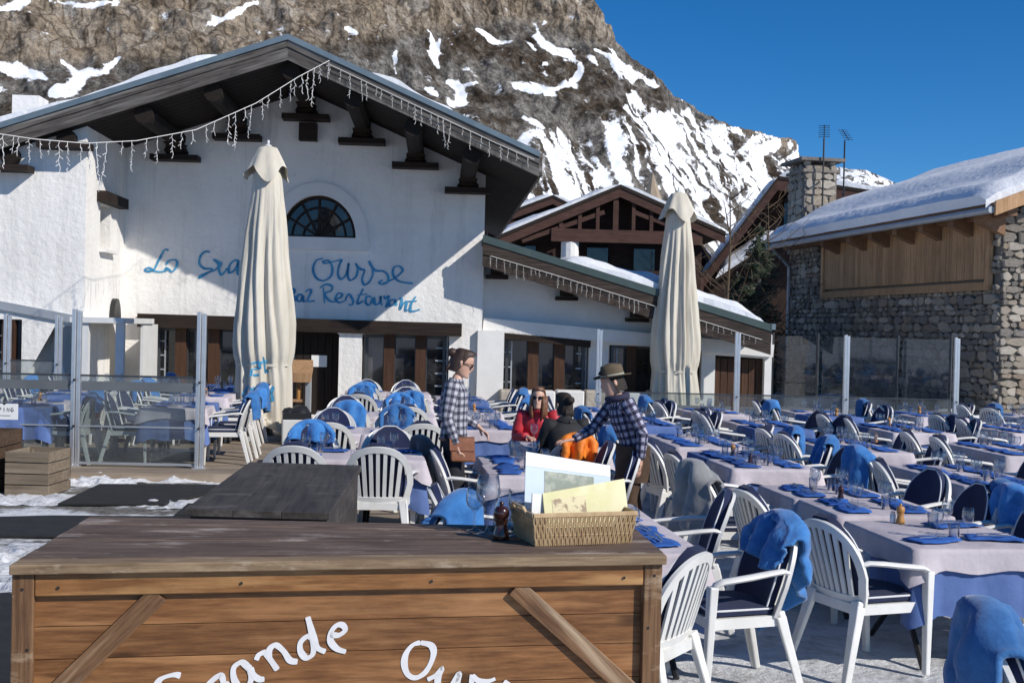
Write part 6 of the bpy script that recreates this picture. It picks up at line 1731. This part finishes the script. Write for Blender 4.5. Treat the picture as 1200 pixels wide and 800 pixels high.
# menus
def picture_mat(name, base, spots):
    return mat(name, base, .45, spots[0], scale=7, contrast=(.5,.62), col3=spots[1], scale3=5, coat=.15)
M['menu_yellow'] = picture_mat('menu_yellow', (.66,.60,.34), ((.74,.69,.42),(.55,.52,.22)))
M['menu_photo'] = mat('menu_photo', (.24,.27,.21), .45, (.46,.47,.38), scale=9, contrast=(.44,.56), col3=(.13,.065,.045), scale3=9, coat=.15)
M['menu_sketch'] = mat('menu_sketch', (.62,.54,.30), .45, (.25,.17,.085), scale=26, contrast=(.5,.58), coat=.15)
M['menu_blue'] = mat('menu_blue', (.50,.60,.68), .5, (.58,.67,.74), scale=2)
bw2 = Frame((b0.x, b0.y, 0), rz)
def card(name, quad, yl, th, mt, lab, cat, lean=.10, extra=()):
    P = [bw2.p(x, y, yl) for x, y in quad]
    zmin = min(p_.z for p_ in P)
    P = [Vector((p_.x, p_.y+lean*(p_.z-zmin), p_.z)) for p_ in P]
    r = empty(name, bw2.w(P[0]), rz, lab, cat); Q_ = [p_-P[0] for p_ in P]
    n_ = (Q_[1]).cross(Q_[3]).normalized()
    if n_.y > 0: n_ = -n_
    MB().hexa([q_ for q_ in Q_]+[q_ + n_*th for q_ in Q_]).build('cover', mt, r)
    for nm, uv, mt2 in extra:
        (u0,v0),(u1,v1) = uv; f_ = lambda u, v: Q_[0].lerp(Q_[1], u).lerp(Q_[3].lerp(Q_[2], u), v)
        q4 = [f_(u0,v0), f_(u1,v0), f_(u1,v1), f_(u0,v1)]
        MB().hexa([q_+n_*(th+.0006) for q_ in q4]+[q_+n_*(th+.0014) for q_ in q4]).build(nm, mt2, r)
    return r
card('menu_card', [(614,612),(716,612),(720,547),(622,531)], .16, .004, M['menu_blue'], 'upright pale blue menu card with white border and dark photograph', 'menu', .22,
     [('white_strip', ((0,.80),(1,1)), M['paper']), ('photograph', ((.22,.05),(.80,.76)), M['menu_photo'])])
card('menu_card', [(640,622),(738,622),(738,563),(640,580)], .075, .006, M['menu_yellow'], 'yellow menu card leaning lowest in the wicker basket', 'menu', .30, [('sketch', ((.10,.30),(.50,.80)), M['menu_sketch'])])
p4 = [(622,606),(640,606),(640,580),(624,578)]
card('leaflet', p4, .12, .01, M['paper'], 'small white leaflet in the left end of the basket', 'leaflet', .1)
# ================================================================ people
def loft(mb, rings, n=18, cap=True):
    "rings: (centre, half width a along ax, half depth b along ay, ax, ay)"
    R = []
    for c, a, b, ax, ay in rings:
        c, ax, ay = Vector(c), Vector(ax).normalized(), Vector(ay).normalized()
        R.append([c + ax*a*math.cos(2*PI*k/n) + ay*b*math.sin(2*PI*k/n) for k in range(n)])
    return mb.rings(R, cap)
def uv_mesh(o, scale=1.0):   # wrap-round coordinates for woven checks: angle about the limb and length
    return o
def skin_mesh(name, pts, edges, rad, mt, parent, root=0, sub=2):
    me = bpy.data.meshes.new(name); me.from_pydata([tuple(p) for p in pts], edges, [])
    o = bpy.data.objects.new(name, me); COL.objects.link(o)
    sk = o.modifiers.new('skin', 'SKIN'); sk.use_smooth_shade = True; sk.branch_smoothing = .6
    for i, v in enumerate(me.skin_vertices[0].data):
        r = rad[i]; v.radius = r if hasattr(r, '__len__') else (r, r); v.use_root = (i == root)
    ss = o.modifiers.new('sub', 'SUBSURF'); ss.levels = sub; ss.render_levels = sub
    dg = bpy.context.evaluated_depsgraph_get(); m2 = bpy.data.meshes.new_from_object(o.evaluated_get(dg))
    bpy.data.objects.remove(o); m2.name = name; m2.materials.clear(); m2.materials.append(mt); m2.shade_smooth()
    return link(name, m2, parent)
def add_uv(me, f):
    uv = me.uv_layers.new(name='UVMap')
    for l in me.loops: uv.data[l.index].uv = f(me.vertices[l.vertex_index].co)
def head_mesh(mb, c, R, s=1.0):
    "a head with brow, nose, lips, chin and ears; R turns the local frame (face towards -y)"
    n = 26; m = 20; base = len(mb.v); rings = []
    prof = [(-.118,.030,.036,-.040),(-.112,.040,.046,-.034),(-.098,.050,.058,-.022),(-.080,.056,.067,-.014),(-.060,.0605,.076,-.008),(-.035,.066,.086,.000),(-.010,.070,.094,.004),(.015,.0735,.099,.006),(.042,.075,.101,.007),(.070,.0725,.098,.008),(.092,.064,.087,.009),(.108,.048,.066,.010),(.118,.026,.036,.011),(.121,.004,.006,.011)]
    for z, a, b, cy in prof:
        r = []
        for k in range(n*2):
            t = 2*PI*k/(n*2); x, y = a*math.sin(t), cy - b*math.cos(t)
            fr = max(0, math.cos(t))
            g = lambda v, s_: math.exp(-(v/s_)**2)
            y -= .022*g(x, .0125)*g(z+.028, .017)*(fr > .3) + .014*g(x, .010)*g(z+.006, .018)*(fr > .3)      # nose and bridge
            y -= .007*g(x, .024)*g(z+.066, .010)*(fr > .3) + .008*g(x, .022)*g(z+.104, .014)*(fr > .2)       # lips, chin
            y += .010*(g(x-.031, .016)+g(x+.031, .016))*g(z-.006, .013)*(fr > .3)                             # eye sockets
            y -= .004*g(z-.026, .012)*(fr > .4)
            r.append(Vector(c) + R @ (Vector((x, y, z))*s))
        rings.append(r)
    mb.rings(rings)
    for sx in (-1, 1):
        e = []
        for t in np.linspace(0, 2*PI, 13)[:-1]: e.append((sx*.076, .010+.016*math.cos(t), .000+.030*math.sin(t)))
        a = [Vector(c)+R@(Vector(p)*s) for p in e]; b = [Vector(c)+R@(Vector((p[0]+sx*.012, .016+(p[1]-.010)*.9, p[2]*.95))*s) for p in e]
        mb.rings([a, b])
def hand_pts(w, d, palm_n, s=1.0, curl=.5, side=1):
    "skin skeleton of a hand: wrist w, direction d, palm normal; returns points, edges, radii"
    d = Vector(d).normalized(); pn = Vector(palm_n); pn = (pn - d*pn.dot(d)).normalized(); sd = d.cross(pn).normalized()*side
    P = [Vector(w), Vector(w)+d*.045*s, Vector(w)+d*.080*s]; E = [(0,1),(1,2)]; Rr = [(.024*s,.019*s),(.033*s,.015*s),(.036*s,.012*s)]
    for i, (o_, L) in enumerate(((.028,.070),(.010,.080),(-.009,.074),(-.027,.058))):
        k0 = len(P); b0_ = Vector(w)+d*.090*s+sd*o_*s; P.append(b0_); E.append((2, k0)); Rr.append((.0095*s,)*2)
        q_ = b0_; dd = d.copy()
        for j, f in enumerate((.45,.32,.23)):
            a = curl*(.35+.35*j)+.08*i; dd = (d*math.cos(a*(j+1)*.8) + pn*math.sin(a*(j+1)*.8)).normalized(); q_ = q_+dd*L*f*s
            P.append(q_); E.append((len(P)-2, len(P)-1)); Rr.append(((.0088,.008,.0068)[j]*s,)*2)
    k0 = len(P); t1 = Vector(w)+d*.035*s+sd*.032*s+pn*.006*s; t2 = t1+(d*.8+sd*.55+pn*.3).normalized()*.034*s; t3 = t2+(d*.95+sd*.1+pn*.35).normalized()*.028*s
    P += [t1, t2, t3]; E += [(1, k0),(k0,k0+1),(k0+1,k0+2)]; Rr += [(.013*s,)*2, (.0105*s,)*2, (.008*s,)*2]
    return P, E, Rr
def person(loc, rz, lab, J, skin, clothes, z=0.0):
    pass
def limb(mb, a, b, c, ra, rb, rc, n=14, more=()):
    pts = []; rr = []
    a, b, c = Vector(a), Vector(b), Vector(c)
    for t in np.linspace(0, 1, 6): pts.append(a.lerp(b, t)); rr.append(ra+(rb-ra)*t + .006*math.sin(t*PI))
    for t in np.linspace(.12, 1, 6): pts.append(b.lerp(c, t)); rr.append(rb+(rc-rb)*t + .005*math.sin(t*PI))
    # soften the bend
    pts[5] = pts[5].lerp((pts[4]+pts[6])/2, .35)
    mb.tube(pts, rr, n)
def body(parent, J, mt, face=True, hands=True, sub=2):
    "one continuous skinned figure: head is sculpted and joined at the neck"
    names = ['pelvis','waist','chest','neck','headb','shl','ell','wrl','shr','elr','wrr','hil','knl','anl','tol','hir','knr','anr','tor']
    idx = {k: i for i, k in enumerate(names)}; P = [Vector(J[k]) for k in names]
    E = [(0,1),(1,2),(2,3),(3,4),(2,5),(5,6),(6,7),(2,8),(8,9),(9,10),(0,11),(11,12),(12,13),(13,14),(0,15),(15,16),(16,17),(17,18)]
    Rr = [(.13,.10),(.115,.085),(.13,.095),(.052,.054),(.05,.052),(.05,.05),(.038,.038),(.024,.02),(.05,.05),(.038,.038),(.024,.02),(.078,.082),(.052,.054),(.034,.036),(.03,.022),(.078,.082),(.052,.054),(.034,.036),(.03,.022)]
    if hands:
        for wr, key, side in (('wrl','handl',1),('wrr','handr',-1)):
            d, pn, cu = J[key]; hp, he, hr = hand_pts(P[idx[wr]], d, pn, 1.0, cu, side)
            k0 = len(P)-1; m_ = lambda i: idx[wr] if i == 0 else k0+i
            P += hp[1:]; Rr += hr[1:]; E += [(m_(a), m_(b)) for a, b in he]
    o = skin_mesh('body', P, E, Rr, mt, parent, 0, sub)
    if face:
        mb = MB(); head_mesh(mb, J['head'], J['headR'])
        me = mb.mesh('head_tmp', mt, 'all'); bm = bmesh.new(); bm.from_mesh(o.data); bm.from_mesh(me); bm.to_mesh(o.data); bm.free(); o.data.shade_smooth(); bpy.data.meshes.remove(me)
    return o
def hair(parent, J, mt, style, name='hair'):
    R, c = J['headR'], Vector(J['head']); mb = MB(); rings = []
    n = 40
    for ph in np.linspace(0, 1, 12):
        r = []
        for k in range(n):
            t = 2*PI*k/n; fr = math.cos(t)           # 1 = front
            low = .050*max(0, fr)**.7*1.0 + (-.085 if fr < -.2 else -.085+(.135)*min(1, (fr+.2)/.7))
            el = ph; z = low + (.136-low)*math.sin(el*PI/2)
            ca = math.cos(el*PI/2)**.52
            a, b = .087, .116
            r.append(c + R @ Vector((a*math.sin(t)*ca*(1+.02*math.sin(9*t)), .012 - b*fr*ca*(1+.02*math.sin(11*t)), z)))
        rings.append(r)
    mb.rings(rings, False)
    if style == 'bun':
        q_ = c + R @ Vector((0, .115, .075)); mb.lathe([(.0,-.042),(.03,-.036),(.045,-.015),(.047,.008),(.035,.03),(.0,.042)], 14, q_)
        for k in range(7): mb.tube([c+R@Vector((.03*(k-3)/3,.105,-.02)), c+R@Vector((.045*(k-3)/3,.125,-.07)), c+R@Vector((.03*(k-3)/3,.10,-.125))], [.016,.014,.004], 6)
    if style == 'long':
        for k in range(13):
            a = PI*.28+ (PI*1.44)*k/12
            s_, c__ = math.sin(a), math.cos(a)
            mb.tube([c+R@Vector((.078*s_, .01-.10*c__, .03)), c+R@Vector((.088*s_, .015-.105*c__, -.06)), c+R@Vector((.085*s_, .02-.10*c__, -.17)), c+R@Vector((.07*s_, .01-.09*c__, -.23))], [.02,.022,.020,.008], 6)
    if style == 'short':
        for k in range(26):
            a = 2*PI*k/26; mb.tube([c+R@Vector((.055*math.sin(a), .01-.07*math.cos(a), .11)), c+R@Vector((.085*math.sin(a), .012-.105*math.cos(a), .08+.02*math.sin(k*2.1)))], [.018,.006], 5)
    return mb.build(name, mt, parent, 'all')
def glasses(parent, J):
    R, c = J['headR'], Vector(J['head']); r = MB()
    for sx in (-1, 1):
        P = [c+R@Vector((sx*.033+.027*math.cos(t), -.099+.010*abs(math.cos(t)), .004+.020*math.sin(t))) for t in np.linspace(0, 2*PI, 17)[:-1]]
        Q_ = [p_ + R@Vector((0,-.005,0)) for p_ in P]; r.rings([P, Q_])
        r.tube([c+R@Vector((sx*.058,-.09,.010)), c+R@Vector((sx*.077,-.03,.010)), c+R@Vector((sx*.079,.015,.005))], .0035, 5)
    r.tube([c+R@Vector((-.012,-.106,.008)), c+R@Vector((.012,-.106,.008))], .0035, 5)
    return r.build('sunglasses', M['sunglass'], parent)
def shirt(parent, J, mt, name='shirt', fat=1.0, hem='hip', sleeves=True, cuff=.0, uvs=True, n=22):
    X = (Vector(J['shr'])-Vector(J['shl'])).normalized()
    pel, wa, chs, nk = (Vector(J[k]) for k in ('pelvis','waist','chest','neck')); mb = MB()
    hb = pel + (pel-wa).normalized()*.03
    def fw(a, b):
        t = (Vector(b)-Vector(a)).normalized(); f = t.cross(X).normalized(); return f
    stn = [(hb,.165,.125,fw(hb,wa)),(pel.lerp(wa,.35),.160,.122,fw(pel,wa)),(wa,.150,.112,fw(pel,chs)),(wa.lerp(chs,.5),.162,.122,fw(wa,chs)),(chs.lerp(wa,.12),.175,.128,fw(wa,chs)),(chs.lerp(nk,.32),.178,.118,fw(wa,nk)),(chs.lerp(nk,.62),.135,.095,fw(chs,nk)),(chs.lerp(nk,.86),.075,.072,fw(chs,nk)),(nk+ (nk-chs).normalized()*.012,.062,.066,fw(chs,nk))]
    loft(mb, [(c_, a*fat+.004*math.sin(i*2.1), b*fat, X, f) for i, (c_, a, b, f) in enumerate(stn)], n, False)
    nb = len(mb.v)
    if sleeves:
        for s in 'lr':
            a, b, c_ = Vector(J['sh'+s]), Vector(J['el'+s]), Vector(J['wr'+s]); inn = a.lerp(chs, .35)+Vector((0,0,.0))
            pts = [inn, a]+[a.lerp(b, t) for t in (.3,.65,.92)]+[b.lerp(c_, t) for t in (.08,.35,.7,.93-cuff)]
            rr = [.075,.073,.064,.056,.053,.052,.049,.043,.036]
            rr = [v*(1+.05*math.sin(i*2.6)) for i, v in enumerate(rr)]
            mb.tube(pts, [v*fat for v in rr], 16)
    o = mb.build(name, mt, parent, 'all')
    if uvs:
        ax = (chs-pel).normalized()
        sh = {s: (Vector(J['sh'+s]), Vector(J['el'+s]), Vector(J['wr'+s])) for s in 'lr'}
        uv = o.data.uv_layers.new(name='UVMap'); F_ = fw(pel, chs)
        for l in o.data.loops:
            p_ = o.data.vertices[l.vertex_index].co; i = l.vertex_index
            if i < nb: r_ = p_-pel; uv.data[l.index].uv = (math.atan2(r_.dot(X), r_.dot(F_))*.17, r_.dot(ax))
            else:
                s = 'l' if i < nb+(len(mb.v)-nb)//2 else 'r'; a, b, c_ = sh[s]
                u1 = (p_-a).dot((b-a).normalized()); u2 = (p_-b).dot((c_-b).normalized()); L1 = (b-a).length
                u = u1 if u1 < L1 else L1+max(0, u2); d = (b-a).normalized() if u1 < L1 else (c_-b).normalized()
                e1 = d.cross(Vector((.3,.2,1))).normalized(); e2 = d.cross(e1); r_ = p_-(a if u1 < L1 else b); r_ = r_-d*r_.dot(d)
                uv.data[l.index].uv = (math.atan2(r_.dot(e1), r_.dot(e2))*.06, u)
    return o
def trousers(parent, J, mt, name='trousers', fat=1.0, low=.96):
    X = (Vector(J['hir'])-Vector(J['hil'])).normalized(); mb = MB(); pel, wa = Vector(J['pelvis']), Vector(J['waist'])
    t = (wa-pel).normalized(); f = t.cross(X).normalized()
    loft(mb, [(pel-t*.09,.150*fat,.112*fat,X,f),(pel-t*.03,.160*fat,.118*fat,X,f),(pel+t*.05,.150*fat,.112*fat,X,f),(wa-t*.0,.138*fat,.102*fat,X,f)], 20)
    for s in 'lr':
        a, b, c_ = Vector(J['hi'+s]), Vector(J['kn'+s]), Vector(J['an'+s])
        pts = [a+Vector((0,0,.05)) if abs((a-b).normalized().z) > .5 else a-(b-a).normalized()*.05]+[a.lerp(b, q_) for q_ in (.1,.35,.65,.92)]+[b.lerp(c_, q_) for q_ in (.06,.3,.6,low)]
        mb.tube(pts, [v*fat*(1+.03*math.sin(i*2.3)) for i, v in enumerate([.088,.095,.089,.075,.064,.063,.062,.054,.048])], 16)
    return mb.build(name, mt, parent, 'all')
def boots(parent, J, mt, name='boot', h=.14):
    for s in 'lr':
        an, to = Vector(J['an'+s]), Vector(J['to'+s]); d = (to-an); d.z = 0; d.normalize(); mb = MB(); X = Vector((-d.y, d.x, 0))
        g = Vector((an.x, an.y, 0)); g.z = J['ground']
        loft(mb, [(g-d*.07+Vector((0,0,.035)),.012,.03,X,(0,0,1)),(g-d*.055+Vector((0,0,.045)),.036,.045,X,(0,0,1)),(g+Vector((0,0,.055)),.044,.055,X,(0,0,1)),(g+d*.07+Vector((0,0,.05)),.047,.05,X,(0,0,1)),(g+d*.13+Vector((0,0,.036)),.048,.036,X,(0,0,1)),(g+d*.18+Vector((0,0,.028)),.038,.027,X,(0,0,1)),(g+d*.20+Vector((0,0,.024)),.012,.015,X,(0,0,1))], 14)
        mb.tube([g+Vector((0,0,.05)), g+Vector((0,0,.10)), an.lerp(Vector(J['kn'+s]), h)], [.05,.05,.056], 14)
        mb.build(name, mt, parent, 'all')
def Rz(a, tilt=0.0, roll=0.0): return (Matrix.Rotation(a, 3, 'Z') @ Matrix.Rotation(tilt, 3, 'X') @ Matrix.Rotation(roll, 3, 'Y'))

# ---- woman in plaid, standing side-on, looking down to the right. Local frame: faces +x.
p = at_depth(533, 500, 10.75); WZ = DZ
wm = empty('person', (p.x, p.y, WZ), math.radians(-4), 'standing woman in black and white plaid shirt with bun and sunglasses', 'person')
J = dict(ground=0, pelvis=(-.01,0,.92), waist=(.0,0,1.05), chest=(-.015,0,1.27), neck=(.005,0,1.43), headb=(.03,0,1.50), shl=(-.03,.165,1.37), ell=(.03,.21,1.10), wrl=(.22,.19,1.00), shr=(-.03,-.165,1.37), elr=(-.075,-.205,1.10), wrr=(.02,-.22,.86),
         hil=(-.01,.085,.90), knl=(.04,.09,.50), anl=(-.02,.09,.09), tol=(.13,.10,.03), hir=(-.01,-.085,.90), knr=(-.01,-.09,.50), anr=(-.10,-.09,.09), tor=(.04,-.11,.03),
         handl=((.75,0,-.7),(-.3,-.3,-.8),.35), handr=((.35,.05,-.9),(.2,.9,.1),.45), head=(.055,0,1.575), headR=Rz(math.radians(90), math.radians(14)))
body(wm, J, M['skin']); shirt(wm, J, M['plaid']); trousers(wm, J, M['jeans']); boots(wm, J, M['jeans'], 'boot', .3)
hair(wm, J, M['hair_brown'], 'bun'); glasses(wm, J)
for s in 'lr':
    an, kn = Vector(J['an'+s]), Vector(J['kn'+s]); MB().tube([an.lerp(kn, .34), an.lerp(kn, .46)], [.062,.062], 14).build('boot_cuff', M['yellow_boot'], wm, True)
pch = MB().hexa([(-.03,-.25,.72),(.19,-.20,.71),(.19,-.12,.71),(-.03,-.18,.72),(-.04,-.24,.92),(.17,-.19,.92),(.17,-.12,.92),(-.04,-.18,.92)])
po = bev(pch.build('leather_pouch', M['leather'], wm), .018, 3)
MB().hexa([(-.04,-.258,.82),(.18,-.205,.81),(.18,-.195,.81),(-.04,-.245,.82),(-.045,-.25,.925),(.175,-.198,.925),(.175,-.11,.93),(-.045,-.17,.93)]).build('flap', M['leather'], po)
MB().tube([(.118*math.cos(t)-.01, .155*math.sin(t), .90) for t in np.linspace(0, 2*PI, 25)], .018, 6).build('belt', M['leather'], wm)

# ---- waiter with a felt hat, stooping and reaching left. Local frame: faces -x.
p = at_depth(737, 520, 10.9)
mn = empty('person', (p.x, p.y, 0), math.radians(2), 'person in felt hat and dark plaid shirt stooping over a table', 'person')
J = dict(ground=0, pelvis=(.05,0,.90), waist=(.02,0,1.03), chest=(-.06,0,1.25), neck=(-.10,0,1.40), headb=(-.145,0,1.455), shl=(-.06,-.175,1.345), ell=(.06,-.24,1.10), wrl=(.045,-.25,.85), shr=(-.12,.17,1.33), elr=(-.30,.17,1.10), wrr=(-.50,.10,1.00),
         hil=(.05,-.085,.88), knl=(.0,-.09,.49), anl=(.06,-.09,.09), tol=(-.09,-.10,.03), hir=(.05,.085,.88), knr=(.08,.09,.49), anr=(.14,.09,.09), tor=(-.01,.10,.03),
         handl=((-.15,0,-1),(-.6,.7,0),.4), handr=((-1,-.05,-.12),(0,.1,-1),.3), head=(-.175,0,1.53), headR=Rz(math.radians(-90), math.radians(16)))
body(mn, J, M['skin']); shirt(mn, J, M['plaid_dark']); trousers(mn, J, M['brown_trousers']); boots(mn, J, M['black_jacket'], 'boot', .2)
hair(mn, J, M['hair_dark'], 'plain')
hc = Vector(J['head'])+Vector((.005,0,.055)); hb = MB(); Rr_ = Rz(math.radians(-90), math.radians(10))
hp = []
for rad, z, sq in ((.155,.006,0),(.160,.004,0),(.150,-.004,0),(.100,.000,0),(.098,.02,0),(.094,.07,0),(.085,.105,0),(.060,.122,.012),(.025,.110,.02),(.002,.106,.02)):
    hp.append([hc + Rr_ @ Vector((rad*.93*math.sin(t), rad*1.12*-math.cos(t), z - (.016*abs(math.sin(t))*-1 if rad > .14 else 0) - sq*math.cos(t)**2)) for t in np.linspace(0, 2*PI, 33)[:-1]])
ht = hb.rings(hp, False).build('felt_hat', M['felt'], mn, 'all')
MB().rings([[hc + Rr_ @ Vector((.0995*.93*math.sin(t), .0995*1.12*-math.cos(t), z)) for t in np.linspace(0, 2*PI, 33)[:-1]] for z in (.008, .030)], False).build('hat_band', mat('band', (.35,.36,.30), .8), ht, 'all')
MB().tube([(-.12+.085*math.cos(t), .09*math.sin(t), 1.40+.02*math.cos(t)) for t in np.linspace(0, 2*PI, 21)], .032, 8).build('neck_scarf', M['scarf'], mn, True)
ap = MB().rings([[Vector((.05+.165*math.cos(t), .185*math.sin(t), z)) for t in np.linspace(PI*.55, PI*1.75, 14)] for z in (.64,.75,.97)], False, False); ap.build('apron', M['brown_trousers'], mn, 'all')

# ---- guest in black, from behind, seated facing away
def seated(loc, rz, lab, jacket, fat, hr, style, face_rz, sit=.47, lean=.03, arms='table', extra=None, trs='jeans'):
    r = empty('person', loc, rz, lab, 'person')
    J = dict(ground=0, pelvis=(0,-.10,sit+.09), waist=(0,-.09+lean,sit+.23), chest=(0,-.06+lean*2,sit+.45), neck=(0,-.03+lean*3,sit+.61), headb=(0,-.01+lean*3.4,sit+.67), shl=(-.185,-.05+lean*2.4,sit+.545), ell=(-.25,.07,sit+.30), wrl=(-.12,.27,sit+.33), shr=(.185,-.05+lean*2.4,sit+.545), elr=(.25,.07,sit+.30), wrr=(.12,.27,sit+.33),
             hil=(-.09,-.08,sit+.07), knl=(-.11,.33,sit+.06), anl=(-.11,.36,.09), tol=(-.12,.50,.03), hir=(.09,-.08,sit+.07), knr=(.11,.33,sit+.06), anr=(.11,.34,.09), tor=(.12,.48,.03),
             handl=((.5,.8,-.1),(.3,.1,-1),.5), handr=((-.5,.8,-.1),(-.3,.1,-1),.5), head=(0,.0+lean*3.6,sit+.745), headR=Rz(math.radians(180)+face_rz, math.radians(-6)))
    body(r, J, M['skin']); shirt(r, J, M[jacket], 'jacket', fat, uvs=False); trousers(r, J, M[trs]); boots(r, J, M['black_jacket'])
    hair(r, J, M[hr], style); return r, J
r, J = seated((2.08, 12.16, 0), math.radians(8), 'seated guest in black jacket with dark hair, back to the camera', 'black_jacket', 1.22, 'hair_dark', 'bun', math.radians(15))
MB().tube([(.085*math.sin(t), .015-.085*math.cos(t), 1.055) for t in np.linspace(0, 2*PI, 17)], .03, 8).build('collar', M['black_jacket'], r, True)
r, J = seated((1.98, 13.50, 0), math.radians(172), 'seated guest in red jacket with sunglasses and reddish hair, facing the camera', 'red_jacket', 1.16, 'hair_red', 'long', math.radians(-12))
glasses(r, J)
MB().tube([Vector(J['neck'])+Vector((.075*math.sin(t), .02+.075*math.cos(t), .0)) for t in np.linspace(0, 2*PI, 17)], .028, 8).build('collar', M['red_jacket'], r, True)
p_ = Vector(r.location)
gp = Matrix.Rotation(math.radians(172), 3, 'Z') @ Vector((.05,.42,0)); o = link('wine_glass', GL, None, (p_.x+gp.x, p_.y+gp.y-.05, .7495)); o.scale = (1.15,)*3; tag(o, 'wine glass standing before the guest in red', 'glass')
